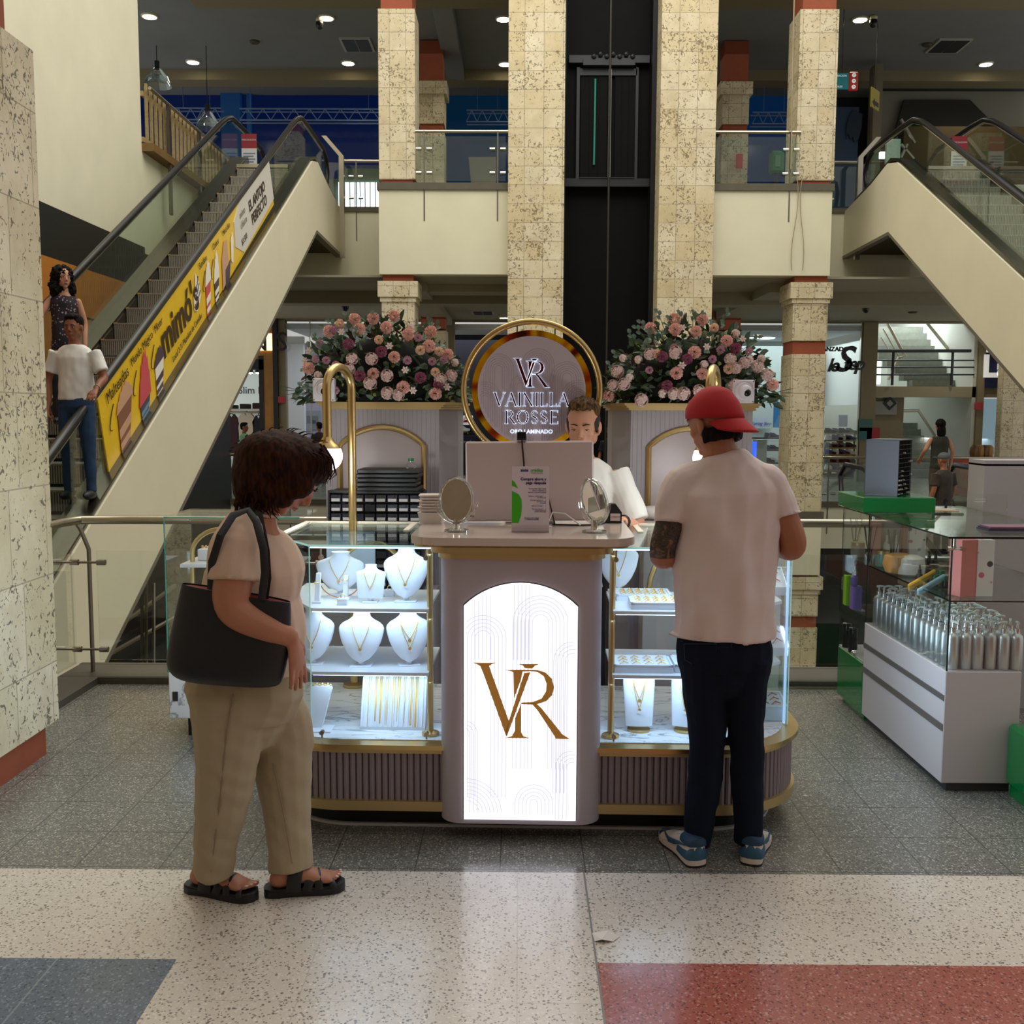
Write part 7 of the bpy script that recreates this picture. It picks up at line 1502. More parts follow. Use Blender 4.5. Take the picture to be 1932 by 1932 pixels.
def face_details(M, parent, s=1.0, lips='8a5048', brow='1c120c', eyes=True, closed=False, stub=False):
    A = Matrix(M) @ Matrix.Scale(s, 4)
    for sx_ in (-1, 1):
        b = MB(); b.M = A; b.tube([(sx_*.012, .0885, .028), (sx_*.028, .0895, .034), (sx_*.046, .0795, .031)], [(.0022, .003), (.0034, .003), (.0015, .002)], 6, up=(0, 0, 1)); b.build('eyebrow', mat('brow_'+brow, brow, .8), parent)
        if eyes:
            b = MB(); b.M = A; b.ell((sx_*.030, .0795, .009 if not closed else .005), (.0115, .006, .0048 if not closed else .0022), 14, 8); b.build('eye', mat('eye_white', 'cfc8c0', .2), parent)
            b = MB(); b.M = A; b.ell((sx_*.030, .0835, .0085 if not closed else .004), (.0048, .003, .0046 if not closed else .002), 12, 8); b.build('iris', mat('iris_dark', '160d08', .1), parent)
            b = MB(); b.M = A; b.tube([(sx_*.018, .083, .0125 if not closed else .0065), (sx_*.030, .0868, .0155 if not closed else .0085), (sx_*.043, .080, .011 if not closed else .005)], .0012, 5); b.build('eyelid_line', mat('brow_'+brow), parent)
    b = MB(); b.M = A; b.tube([(-.021, .0795, -.0535), (-.008, .0915, -.0515), (.008, .0915, -.0515), (.021, .0795, -.0535)], [(.002, .0022), (.0036, .003), (.0036, .003), (.002, .0022)], 8, up=(0, 0, 1)); b.tube([(-.019, .0785, -.0575), (0, .0905, -.0605), (.019, .0785, -.0575)], [(.002, .002), (.0045, .003), (.002, .002)], 8, up=(0, 0, 1)); b.build('lips', mat('lips_'+lips, lips, .5), parent)
def folds(amp, kx=9, kz=5, seed=0, vert=True):
    def f(co, n_):
        q = Vector((co.x*kx+seed, co.y*kx, co.z*kz)); a = noise.noise(q)*amp+noise.noise(q*2.3)*amp*.45
        return a if n_.z > -.6 else 0
    return f
def cloth(nm, c, rough=.85, **k):
    return mat(nm, c, rough, bump=.15, bs=400, sheen=.05, **k)
def shift(o):
    """root empties sit at the feet; children were built in world coordinates"""
    for ch in kids(o):
        for g in kids(ch): pass
        ch.matrix_parent_inverse = Matrix.Translation(-o.location)
SK1 = mat('skin_tan', 'b0755a', .5, spec=.4, var=.08, vs=14); SK2 = mat('skin_olive', 'a56c50', .5, spec=.4, var=.08, vs=14); SK3 = mat('skin_brown', '8a563c', .5, spec=.4, var=.08, vs=14); SK4 = mat('skin_light', 'c08c70', .5, spec=.4, var=.06, vs=14)
def hairmat(nm, c, c2=None):
    m = bpy.data.materials.new(nm); MATS[nm] = m; t = NT(m); co = t.add('ShaderNodeMapping', {0: t.obj(), 3: (60, 60, 12)}).outputs[0]
    n_ = t.add('ShaderNodeTexNoise', {'Vector': co, 'Scale': 1.5, 'Detail': 4.0}).outputs[0]; t.l.new(t.ramp(n_, [(.35, srgb(c)), (.7, srgb(c2 or c))]), t.b.inputs['Base Color']); t.b.inputs['Roughness'].default_value = .7; t.b.inputs['Specular IOR Level'].default_value = .12; t.bump(n_, .6, .003); return m
H_blk = hairmat('hair_black', '0b0908', '1c1614'); H_brn = hairmat('hair_brown', '1a0b06', '40200f'); H_hil = hairmat('hair_highlights', '120c08', '7a5c38')
# ---------------------------------------------------------------- 1. woman with the tote bag
WY = 3.30
def W(px, py, dy=0): return P(px, py, WY+dy)
rt = empty('person', PZ(470, 1680, 0), 'woman with brown hair, beige top and cream trousers, head bowed, black tote on shoulder', 'person')
def loc(b, root): b.M = Matrix.Translation(-root.location); return b
pxm = WY/1932
WB = loc(MB(), rt); WH = headM(W(545, 900, -.02), R(-84), R(-47), R(0))
# body: torso core, neck, head, arm, other arm, ankles and feet
limb(WB, [(W(470, 1270), .13, .15), (W(475, 1150), .12, .14), (W(478, 1050), .12, .15), (W(480, 990), .075, .10), (W(492, 955), .055, .055), (W(515, 925), .052, .052)])
head(WB, WH, 1.0)
limb(WB, [(W(452, 1025, -.19), .062, .062), (W(440, 1090, -.22), .066, .060), (W(438, 1140, -.23), .058, .055), (W(462, 1165, -.23), .052, .050), (W(510, 1188, -.22), .044, .042), (W(548, 1203, -.20), .028, .032)], up=(0, 1, 0))
hand(WB, W(553, 1207, -.20), W(566, 1285, -.18)-W(553, 1207, -.20), (0.9, -.4, 0), .12, 1.02, -1)
limb(WB, [(W(470, 1030, .19), .05, .05), (W(466, 1120, .22), .048, .048), (W(480, 1190, .23), .04, .04), (W(500, 1240, .22), .028, .03)], up=(0, 1, 0)); hand(WB, W(502, 1245, .22), (.2, 0, -1), (0, 1, 0), .3, 1, 1)
nh, nt = PZ(374, 1662, .035), PZ(474, 1678, .035); fh, ft = PZ(524, 1668, .035), PZ(640, 1658, .035)
for h_, t_, kx in ((nh, nt, 408), (fh, ft, 548)):
    d = (t_-h_).normalized(); sd = Vector((-d.y, d.x, 0)); b = WB
    limb(b, [(h_+Vector((0, .02, .10))+d*.03, .036, .036), (h_+Vector((0, .005, .06))+d*.02, .034, .034), (h_+d*.01+Vector((0, 0, .02)), .032, .034)], up=(1, 0, 0))
    limb(b, [(h_+Vector((0, 0, .018)), .030, .032), (h_+d*.07+Vector((0, 0, .030)), .036, .032), (h_+d*.13+Vector((0, 0, .018)), .042, .022), (h_+d*.175+Vector((0, 0, .010)), .040, .014)], up=sd)
    for q in range(5): c0 = h_+d*(.180+.012*(1-abs(q-1)*.35))+sd*(-.032+.016*q)*(-1)+Vector((0, 0, .008)); b.tube([c0-d*.02, c0+d*(.016-.003*q)], [.010-.001*q, .0085-.0009*q], 8); b.ell(c0+d*(.016-.003*q), (.0085-.0009*q,)*3, 8, 6)
wo = remeshed(WB, 'body', SK1, rt, .0052, 3); wo.data.materials.clear(); wo.data.materials.append(SK1)
face_details(Matrix.Translation(-rt.location) @ WH, rt, closed=True)
# shirt
b = loc(MB(), rt)
limb(b, [(W(468, 1262), .180, .178), (W(470, 1225), .182, .180), (W(478, 1180), .172, .175), (W(474, 1125), .158, .17), (W(480, 1075), .160, .178), (W(473, 1025), .128, .175), (W(474, 992), .085, .145), (W(486, 968), .060, .085)], ends=False)
b.ell(W(512, 1085, 0), (.088, .135, .075), 20, 12)
for s_ in (-1, 1):
    limb(b, [(W(468, 1000, s_*.12), .060, .065), (W(452, 1020, s_*.185), .078, .070), (W(444, 1060, s_*.21), .082, .074), (W(441, 1096, s_*.225), .084, .076)], up=(0, 1, 0) if 0 else (1, 0, 0), ends=False)
tee = remeshed(b, 'shirt', cloth('shirt_beige', 'cdb09a'), rt, .006, 6, folds(.009, 8, 5, 1))
b = loc(MB(), rt); b.tube([W(486+33*cos(a), 972-15*sin(a), .088*sin(a+.0)) if 0 else W(488, 962)+Vector((.062*cos(a), .078*sin(a), -.014*cos(a)-.004)) for a in [2*pi*k/24 for k in range(24)]], .006, 6, closed=True); b.build('collar', MATS['shirt_beige'], rt)
# trousers
b = loc(MB(), rt)
limb(b, [(W(462, 1255), .175, .17), (W(463, 1300), .195, .185), (W(455, 1340), .165, .175)])
limb(b, [(W(438, 1310, -.07), .140, .11), (W(432, 1380, -.08), .118, .105), (W(425, 1450, -.08), .100, .095), (W(419, 1520, -.08), .086, .085), (W(410, 1590, -.07), .070, .075), (W(405, 1650, -.06), .062, .068)], ends=False)
limb(b, [(W(495, 1310, .08), .130, .11), (W(528, 1380, .08), .108, .10), (W(533, 1450, .07), .095, .092), (W(540, 1520, .045), .084, .083), (W(548, 1590, .015), .078, .080), (W(551, 1640, .0), .077, .080)], ends=False)
def pantdisp(co, n_):
    a = noise.noise(Vector((co.x*6, co.y*6, co.z*3.5)))*.010+.005*noise.noise(Vector((co.x*9, co.y*9, co.z*22+co.x*14))); return a+.004*math.exp(-((co.z-.35)*14)**2)*sin(co.x*40)
remeshed(b, 'trousers', cloth('trousers_cream', 'a59478'), rt, .006, 6, pantdisp)
b = loc(MB(), rt)
for pts in ([(440, 1310, -.185), (428, 1380, -.187), (421, 1450, -.178), (414, 1520, -.166), (404, 1600, -.145), (398, 1645, -.13)], [(515, 1440, -.024), (532, 1520, -.040), (545, 1590, -.066), (551, 1630, -.083)]):
    b.tube([W(*q) for q in pts], .0022, 5)
b.build('trouser_seam', mat('seam_tan', '8a7a62', .9), rt)
# sandals
for h_, t_ in ((nh, nt), (fh, ft)):
    s_o = empty('sandal', (0, 0, 0), parent=rt); d = (t_-h_).normalized(); sd = Vector((-d.y, d.x, 0)); base_ = h_-Vector((0, 0, .035))-rt.location
    def F(u, v, z): return base_+d*u+sd*v+Vector((0, 0, z))
    out = [(-.045, 0), (-.04, .025), (-.015, .036), (.05, .034), (.12, .044), (.17, .047), (.205, .038), (.222, .012), (.22, -.015), (.20, -.036), (.16, -.044), (.10, -.038), (.04, -.033), (-.015, -.036), (-.04, -.025)]
    b = MB(); b.prism([F(u, v, .001) for u, v in out], (0, 0, .022)); b.prism([F(u*1.0, v*.96, .022) for u, v in out], (0, 0, .008)); b.build('sole', mat('sandal_black', '141418', .5), s_o, 60)
    for u0, u1, wd, lift in ((.050, .085, .048, .100), (.095, .150, .030, .066), (.135, .118, .026, .070)):
        b = MB(); b.tube([F(u0+(u1-u0)*k/10, -.044*cos(pi*k/10), .024+(lift-.022)*sin(pi*k/10)**.7) for k in range(11)], [(wd*.5, .0035)]*11, 8, up=d); b.build('strap', MATS['sandal_black'], s_o)
    b = MB(); b.tube([F(.185-(.035)*k/10, -.047*cos(pi*k/10), .024+.022*sin(pi*k/10)**.7) for k in range(11)], [(.011, .0035)]*11, 8, up=d); b.build('strap', MATS['sandal_black'], s_o)
    b = MB()
    for q in range(4): c0 = F(.186+.012*(1-abs(q-1)*.35)+.022-.003*q, (.032-.016*q), .052); b.ell(c0-d*.008, (.006, .006, .003), 8, 5)
    b.build('toenails', mat('nail_pale', 'd8b0a0', .25), s_o)
# hair
def strands(amp, sc=40):
    def f(co, n_): return amp*(noise.noise(Vector((co.x*sc, co.y*sc, co.z*sc*.35)))+.5*noise.noise(Vector((co.x*sc*2.2, co.y*sc*2.2, co.z*sc*.6))))
    return f
b = loc(MB(), rt)
b.ell(W(530, 872, 0), (.150, .125, .105), 28, 18, Matrix.Rotation(.18, 3, 'Y')); b.ell(W(492, 898, 0), (.092, .118, .098), 22, 14); b.ell(W(476, 922, 0), (.060, .105, .055), 18, 12); b.ell(W(572, 872, 0), (.096, .105, .080), 22, 14, Matrix.Rotation(.45, 3, 'Y')); b.ell(W(512, 925, -.06), (.085, .055, .058), 18, 12); b.ell(W(548, 905, -.07), (.080, .045, .060), 18, 12, Matrix.Rotation(.4, 3, 'Y')); b.ell(W(532, 940, -.065), (.042, .035, .034), 14, 10)
hw_ = remeshed(b, 'hair', H_brn, rt, .006, 10, lambda co, n_: .0035*noise.noise(Vector((co.x*30, co.y*30, co.z*12)))+.0022*noise.noise(Vector((co.x*90, co.y*90, co.z*30))))
b = loc(MB(), rt); random.seed(2)
for k in range(26):
    y = random.uniform(-.11, .10); a = random.uniform(-.1, .25); x0 = 596+random.uniform(-20, 22); p0 = W(x0, 845+random.uniform(-8, 10), y); b.tube([p0, W(x0+14, 866+random.uniform(-6, 6), y), W(x0+14+random.uniform(-8, 8), 893+random.uniform(-10, 8), y), W(x0+4+random.uniform(-8, 12), 915+random.uniform(-12, 4), y)], [.0035, .003, .002, .0006], 5)
for k in range(40):
    p0 = W(452+random.uniform(-12, 70), 935+random.uniform(-10, 18), -.09+random.uniform(-.03, .04)); b.tube([p0, p0+Vector((random.uniform(-.012, .012), -.008, -.03)), p0+Vector((random.uniform(-.02, .024), 0, -.052))], [.0045, .003, .0006], 5)
for k in range(26):
    a = random.uniform(.3, 2.9); p0 = W(520+88*cos(a), 872-62*sin(a), random.uniform(-.06, .06)); b.tube([p0, p0+Vector((.012*cos(a)+.01, 0, .012*sin(a)*.6)), p0+Vector((.034*cos(a)+.02, 0, .016*sin(a)-.008))], [.002, .0014, .0005], 4)
b.build('loose_hair', H_brn, rt)
# tote bag (hangs from the shoulder)
bg_ = empty('tote_bag', W(430, 1275, -.22), 'large black tote bag with red lining hanging from the woman\'s shoulder', 'bag'); b = loc(MB(), bg_)
def bagring(pl, pr, dy0, th, n=24):
    pl = W(*pl, dy0); pr = W(*pr, dy0); c = (pl+pr)/2; u = (pr-pl)/2; return [c+u*(abs(cos(a))**.55*(1 if cos(a) > 0 else -1))+Vector((0, th*sin(a), 0)) for a in [2*pi*k/n for k in range(n)]]
rings = [bagring((340, 1288), (520, 1298), -.20, .03), bagring((318, 1266), (532, 1290), -.20, .055), bagring((312, 1245), (540, 1262), -.20, .062), bagring((322, 1190), (549, 1215), -.20, .055), bagring((334, 1140), (550, 1170), -.20, .042), bagring((343, 1098), (549, 1134), -.20, .034)]
vs = [v for r_ in rings for v in r_]; n = 24; fs = [(i*n+k, i*n+(k+1) % n, (i+1)*n+(k+1) % n, (i+1)*n+k) for i in range(5) for k in range(n)]+[tuple(range(n))[::-1]]
b._add(vs, fs); bagm = mat('bag_black', '100f15', .5, bump=.3, bs=300)
o = b.build('bag_body', bagm, bg_, 60); s = o.modifiers.new('s', 'SOLIDIFY'); s.thickness = .003; s.offset = -1; s2 = o.modifiers.new('u', 'SUBSURF'); s2.levels = 1; s2.render_levels = 2
b = loc(MB(), bg_); top_ = [v+Vector((0, 0, -.004)) for v in rings[-1]]; c = sum(top_, Vector())/len(top_); b._add([c+(v-c)*.95-Vector((0, 0, .004)) for v in top_], [tuple(range(n))]); b.build('lining', mat('lining_red', '7a1024', .7), bg_, 0)
b = loc(MB(), bg_); b.tube([W(398, 1112, -.24), W(400, 1060, -.27), W(416, 1010, -.275), W(440, 972, -.23), W(468, 962, -.19), W(484, 985, -.235), W(497, 1035, -.265), W(500, 1080, -.26), W(494, 1132, -.24)], [(.003, .012)]*9, 8, up=(0, 1, 0)); b.build('strap', bagm, bg_)
b = loc(MB(), bg_); b.tube([W(404, 1108, -.19), W(410, 1040, -.15), W(434, 985, -.10), W(462, 955, -.07), W(490, 972, -.14), W(503, 1040, -.19), W(506, 1090, -.19), W(500, 1130, -.19)], [(.003, .012)]*8, 8, up=(0, 1, 0)); b.build('strap', bagm, bg_)
# ---------------------------------------------------------------- 2. man in the red cap
MY = 3.58
def Mn(px, py, dy=0): return P(px, py, MY+dy)
rt = empty('person', PZ(1365, 1625, 0), 'man seen from behind in red backwards cap, pale t-shirt and dark jeans, tattooed arms', 'person')
M_tat = bpy.data.materials.new('skin_tattooed'); _t = NT(M_tat); MATS['skin_tattooed'] = M_tat
_n = _t.add('ShaderNodeTexNoise', {'Vector': _t.obj(), 'Scale': 19.0, 'Detail': 3.0, 'Distortion': 2.5}).outputs[0]
_t.l.new(_t.ramp(_n, [(.36, srgb('2c2620')), (.46, srgb('4a3c30')), (.50, srgb('1e1c1a')), (.56, srgb('5c4838')), (.66, srgb('7c5844'))]), _t.b.inputs['Base Color']); _t.b.inputs['Roughness'].default_value = .5
b = loc(MB(), rt); MH = headM(Mn(1346, 800, .02), R(38), R(-12), 0)
limb(b, [(Mn(1362, 1200), .13, .09), (Mn(1368, 1050), .14, .09), (Mn(1370, 930), .14, .09), (Mn(1362, 885), .085, .065), (Mn(1358, 850), .058, .06), (Mn(1350, 820), .055, .06)])
head(b, MH, .98)
limb(b, [(Mn(1276, 925, 0), .040, .044), (Mn(1263, 985, -.02), .050, .048), (Mn(1250, 1035, -.02), .046, .046), (Mn(1255, 1052, .02), .044, .046), (Mn(1278, 1030, .14), .038, .038), (Mn(1305, 1008, .27), .027, .027)], up=(0, 1, 0)); hand(b, Mn(1307, 1007, .28), (.35, 1, -.12), (0, .1, 1), .35, 1.05, 1)
limb(b, [(Mn(1462, 925, 0), .040, .044), (Mn(1481, 975, -.02), .048, .046), (Mn(1496, 1018, -.02), .047, .046), (Mn(1490, 1035, .02), .044, .045), (Mn(1455, 1022, .14), .038, .038), (Mn(1420, 1008, .27), .027, .027)], up=(0, 1, 0)); hand(b, Mn(1418, 1007, .28), (-.35, 1, -.12), (0, .1, 1), .35, 1.05, -1)
rl = rt.location
tz0, tz1 = 1.07, 1.3
def paint(c, n_):
    w_ = c+rl
    if w_.x < .60 and w_.z < 1.30 and (w_.z > 1.10 or w_.y > 3.78): return 1
    if w_.x > 1.0 and w_.z > 1.17 and n_.x > .3: return 1
    if w_.x < .98 and w_.x > .8 and w_.y > 3.74 and w_.z < 1.3: return 1
    return 0
remeshed(b, 'body', [SK2, M_tat], rt, .0052, 3, paint=paint)
face_details(Matrix.Translation(-rl) @ MH, rt, .98)
b = loc(MB(), rt)
limb(b, [(Mn(1361, 1200), .190, .125), (Mn(1364, 1140), .184, .125), (Mn(1369, 1060), .182, .125), (Mn(1372, 985), .190, .125), (Mn(1372, 930), .190, .122), (Mn(1370, 902), .160, .10), (Mn(1366, 878), .105, .080), (Mn(1362, 858), .070, .07)], ends=False)
limb(b, [(Mn(1325, 892), .045, .06), (Mn(1286, 908), .055, .062), (Mn(1269, 945, -.01), .055, .062), (Mn(1265, 985, -.02), .060, .062)], ends=False)
limb(b, [(Mn(1410, 888), .045, .06), (Mn(1452, 906), .055, .062), (Mn(1473, 942, -.01), .055, .062), (Mn(1483, 974, -.02), .060, .062)], ends=False)
def teedisp(co, n_):
    w_ = co+rl; a = noise.noise(Vector((w_.x*11+w_.z*3, w_.y*4, w_.z*3)))*.018+noise.noise(Vector((w_.x*18-w_.z*7+3, w_.y*8, w_.z*10)))*.011
    a += .010*math.exp(-((w_.x-.765)/.03)**2)*max(0, min(1, (1.38-w_.z)*4))*(1 if n_.y < 0 else 0); return a if n_.z > -.5 else 0
remeshed(b, 'shirt', cloth('shirt_white_pink', 'd9c9c4'), rt, .006, 5, teedisp)
# jeans
b = loc(MB(), rt)
limb(b, [(Mn(1365, 1190), .165, .115), (Mn(1366, 1225), .172, .13), (Mn(1366, 1255), .165, .13)])
limb(b, [(Mn(1326, 1240), .090, .115), (Mn(1328, 1300), .080, .100), (Mn(1334, 1380), .066, .080), (Mn(1333, 1430), .064, .072), (Mn(1327, 1490), .060, .072), (Mn(1320, 1550), .054, .064), (Mn(1315, 1592), .048, .058)], ends=False)
limb(b, [(Mn(1408, 1240), .090, .115), (Mn(1406, 1300), .074, .098), (Mn(1407, 1380), .062, .080), (Mn(1409, 1430), .061, .072), (Mn(1411, 1490), .058, .070), (Mn(1413, 1550), .052, .062), (Mn(1413, 1590), .049, .058)], ends=False)
M_jean = mat('jeans_navy', '0c1424', .9, spec=.2, bump=.15, bs=400)
remeshed(b, 'jeans', M_jean, rt, .006, 5, folds(.008, 8, 9, 5))
b = loc(MB(), rt)
for cx_ in (1322, 1412):
    pts = [(cx_-32, 1215), (cx_+30, 1215), (cx_+28, 1245), (cx_, 1262), (cx_-30, 1245), (cx_-32, 1215)]
    b.tube([Mn(x, y, -.135+.0009*abs(x-1366)-(.0 if y < 1250 else .0)) for x, y in pts], .0012, 4)
b.build('pocket_stitching', mat('stitch_navy', '2c3448', .8), rt)
# cap
cp = MB(); cp.M = Matrix.Translation(-rl) @ MH @ Matrix.Scale(.98, 4)
vs = []; fs = []; N = 32; Lr = 10
for i in range(Lr+1):
    ph = pi/2*i/Lr
    for k in range(N):
        a = 2*pi*k/N; vs.append((.0865*cos(ph)*cos(a) if i < Lr else 0, -.010+.108*cos(ph)*sin(a) if i < Lr else -.01, .018+.030*(-sin(a))*0+.112*sin(ph)+(.020*sin(a) if i < 3 else .010*sin(a) if i < 5 else 0)))
for i in range(Lr):
    for k in range(N): fs.append((i*N+k, i*N+(k+1) % N, (i+1)*N+(k+1) % N, (i+1)*N+k))
cp._add(vs, fs); M_cap = cloth('cap_red', 'a30a16'); co_ = cp.build('cap', M_cap, rt, 60); sm = co_.modifiers.new('s', 'SOLIDIFY'); sm.thickness = .004; sm.offset = 1
b = MB(); b.M = cp.M; vs = []; fs = []
for i in range(7):
    t = i/6
    for k in range(15):
        a = pi+pi*(.12+.76*k/14); r1 = 1+.62*t*sin(pi*(.06+.88*k/14)); vs.append((.088*cos(a)*(1+.05*t), -.010+.109*sin(a)*r1, .000-.060*t*sin(pi*k/14)**.5-.004*t))
for i in range(6):
    for k in range(14): fs.append((i*15+k, i*15+k+1, (i+1)*15+k+1, (i+1)*15+k))
b._add(vs, fs); bo = b.build('cap_brim', M_cap, co_, 60); sm = bo.modifiers.new('s', 'SOLIDIFY'); sm.thickness = .004
bo.matrix_parent_inverse = Matrix.Identity(4)
b = MB(); b.M = cp.M; b.ell((0, -.01, .131), (.008, .008, .004), 10, 6); b.build('cap_button', M_cap, co_)
b = MB(); b.M = cp.M; b.tube([(.082*cos(a)*.9, -.008+.085*sin(a), -.045) for a in [pi+pi*k/12 for k in range(13)]], [(.028, .010)]*13, 8, up=(0, 0, 1)); remeshed(b, 'hair', H_blk, rt, .005, 3, strands(.003, 60))
# sneakers
def sneaker(heel, toe, root, side):
    so = empty('sneaker', (0, 0, 0), parent=root); h_ = Vector(heel); t_ = Vector(toe); d = (t_-h_); L = d.length; d.normalize(); sd = Vector((-d.y, d.x, 0)); O = h_-root.location
    def F(u, v, z): return O+d*(u*L)+sd*v+Vector((0, 0, z))
    prof = [(-.03, .0), (-.025, .012), (-.01, .026), (.02, .034), (.06, .037), (.2, .037), (.35, .034), (.5, .037), (.68, .046), (.82, .046), (.93, .036), (1.0, .016), (1.01, 0)]
    out = prof+[(u, -v) for u, v in prof[-2:0:-1]]
    b = MB(); b.prism([F(u, v*1.06, 0) for u, v in out], (0, 0, .008)); b.build('outsole', M_black, so, 60)
    b = MB(); b.prism([F(u, v*1.05, .008) for u, v in out], (0, 0, .022)); b.build('midsole', mat('midsole_white', 'd8c8bc', .6), so, 60)
    def up(lo, hi, fz, nm, m, grow=0.0, zlo=.028):
        b = MB(); vs = []; fs = []; n = 14; st = [lo+(hi-lo)*k/14 for k in range(15)]
        for u in st:
            hw_ = .046 if u > 0 else .004
            for (a0, w0), (a1_, w1_) in zip(prof[:-1], prof[1:]):
                if a0 <= u <= a1_: hw_ = w0+(w1_-w0)*(u-a0)/(a1_-a0)
            hw_ = max(hw_, .004)+grow; z1 = fz(u)+grow
            for k in range(n+1): a = pi*k/n; vs.append(F(u, hw_*cos(a)*(1 if 1 else 1)*(abs(cos(a))**-.0), zlo+(z1-zlo)*abs(sin(a))**.75))
        for i in range(14):
            for k in range(n): fs.append((i*(n+1)+k, i*(n+1)+k+1, (i+1)*(n+1)+k+1, (i+1)*(n+1)+k))
        fs += [tuple(range(n+1)), tuple(14*(n+1)+k for k in range(n+1))]
        b._add(vs, fs); return b.build(nm, m, so, 60)
    H = lambda u: .102 if u < .25 else .102-.050*(u-.25)/.4 if u < .65 else max(.030, .052-.030*((u-.65)/.35)**2)
    up(-.02, 1.0, H, 'upper', mat('sneaker_cream', 'd8ccc0', .6))
    up(-.032, .34, lambda u: .070-.05*u, 'heel_counter', mat('sneaker_blue', '27526e', .5), .006); up(.82, 1.0, H, 'toe_cap', mat('sneaker_blue'), .0015)
    up(-.026, .26, lambda u: .106, 'collar', mat('sneaker_collar', '1c3a54', .7), .002, .076)
    for s_ in (-1, 1):
        b = MB(); b.tube([F(.10, s_*.0405, .074), F(.25, s_*.0405, .066), F(.42, s_*.0405, .050), F(.56, s_*.044, .044), F(.66, s_*.044, .056), F(.72, s_*.040, .066)], [(.003, .003), (.006, .003), (.010, .003), (.011, .003), (.006, .003), (.002, .002)], 6, up=(0, 0, 1)); b.build('side_stripe', mat('sneaker_blue'), so)
    b = MB()
    for k in range(4): b.tube([F(.40+.07*k, -.02, H(.40+.07*k)-.004), F(.41+.07*k, 0, H(.40+.07*k)+.003), F(.40+.07*k, .02, H(.40+.07*k)-.004)], .003, 6)
    b.build('laces', mat('lace_white', 'd8d4d0', .8), so)
    b = MB(); pass
sneaker(PZ(1316, 1636, 0), PZ(1316, 1636, 0)+Vector((-.075, .27, 0)), rt, -1); sneaker(PZ(1416, 1633, 0), PZ(1416, 1633, 0)+Vector((.095, .26, 0)), rt, 1)
# ---------------------------------------------------------------- 3. generic standing figure (seller, riders, passers-by)
def figure(label, foot, H, yaw, top, bottom, skin, hair, shoes='1a1a1a', arms=None, hy=0, hp=0, sleeve=.16, vox=.008, detail=True, hairf=None, build=1.0, face=True, cap=None, hem=.80, neck_v=False, topd=None):
    s = H/1.70; rt = empty('person', foot, label, 'person', rz=yaw); bd = build
    sh = .175*bd; arms = arms or [((-.24, -.02, 1.12), (-.25, .06, .86)), ((.24, -.02, 1.12), (.25, .06, .86))]
    S = Matrix.Scale(s, 4); b = MB(); b.M = S
    limb(b, [((0, 0, .95), .12*bd, .085*bd), ((0, 0, 1.15), .12*bd, .08*bd), ((0, 0, 1.33), .13*bd, .085*bd), ((0, 0, 1.41), .07, .06), ((0, .005, 1.46), .050, .052), ((0, .012, 1.53), .050, .054)])
    HM = headM(Vector((0, .018, 1.585)), hy, hp); head(b, HM)
    for (el, wr), sx_ in zip(arms, (-1, 1)):
        el = Vector(el); wr = Vector(wr); S0 = Vector((sx_*(sh-.01), 0, 1.345)); limb(b, [(S0, .038*bd, .038*bd), ((S0+el)/2, .044*bd, .044*bd), (el, .037*bd, .037*bd), ((el+wr)/2, .035*bd, .035*bd), (wr, .025, .025)], up=(0, 1, 0)); dd = (wr-el).normalized()
        hand(b, wr+dd*.015, dd, Vector((sx_, .1, .3)) if abs(dd.z) > .6 else Vector((0, 0, 1)), .35, 1.0, sx_*(1 if abs(dd.z) > .6 else -1))
    remeshed(b, 'body', skin, rt, vox*s*.75, 3)
    if face: face_details(S @ HM, rt, closed=(face == 2))
    b = MB(); b.M = S
    limb(b, [((0, 0, hem+.02), .165*bd, .118*bd), ((0, 0, 1.0), .160*bd, .118*bd), ((0, 0, 1.18), .158*bd, .11*bd), ((0, 0, 1.31), .172*bd, .108*bd), ((0, 0, 1.39), .140*bd, .085*bd), ((0, 0, 1.43 if not neck_v else 1.40), .075, .068)], ends=False)
    if sleeve > 0:
        for (el, wr), sx_ in zip(arms, (-1, 1)):
            S0 = Vector((sx_*(sh-.012), 0, 1.368)); el = Vector(el); d = (el-S0).normalized(); limb(b, [(S0, .066*bd, .066*bd), (S0+d*.09, .064*bd, .064*bd), (S0+d*(.05+sleeve), .064*bd, .064*bd)], up=(0, 1, 0), ends=False)
    remeshed(b, 'shirt', top, rt, vox*s, 4, topd or folds(.010, 9, 6, 2))
    b = MB(); b.M = S
    limb(b, [((0, 0, 1.0), .140*bd, .105*bd), ((0, 0, .92), .158*bd, .115*bd), ((0, 0, .85), .155*bd, .115*bd)])
    for sx_ in (-1, 1): limb(b, [((sx_*.08*bd, 0, .86), .082*bd, .095*bd), ((sx_*.095, .01, .62), .07*bd, .078*bd), ((sx_*.10, .0, .42), .056, .062), ((sx_*.105, -.01, .22), .050, .055), ((sx_*.105, -.01, .07), .045, .052)], ends=False)
    remeshed(b, 'trousers', bottom, rt, vox*s, 4, folds(.007, 8, 9, 3))
    for sx_ in (-1, 1):
        b = MB(); b.M = S; b.ell((sx_*.11, .045, .045), (.043, .125, .045), 16, 10); b.v = [(x, y, max(z, 0.002)) for x, y, z in b.v]; b.build('shoe', mat('shoe_'+shoes, shoes, .5), rt)
    A = S @ HM
    if hairf: hairf(A, rt)
    elif hair:
        b = MB(); b.M = A; b.ell((0, -.022, .052), (.082, .096, .082), 22, 14); b.ell((0, .022, .098), (.066, .056, .034), 16, 10); b.ell((0, -.06, .0), (.070, .050, .062), 16, 10); remeshed(b, 'hair', hair, rt, .006*s, 3, strands(.006, 50))
    return rt, A, S
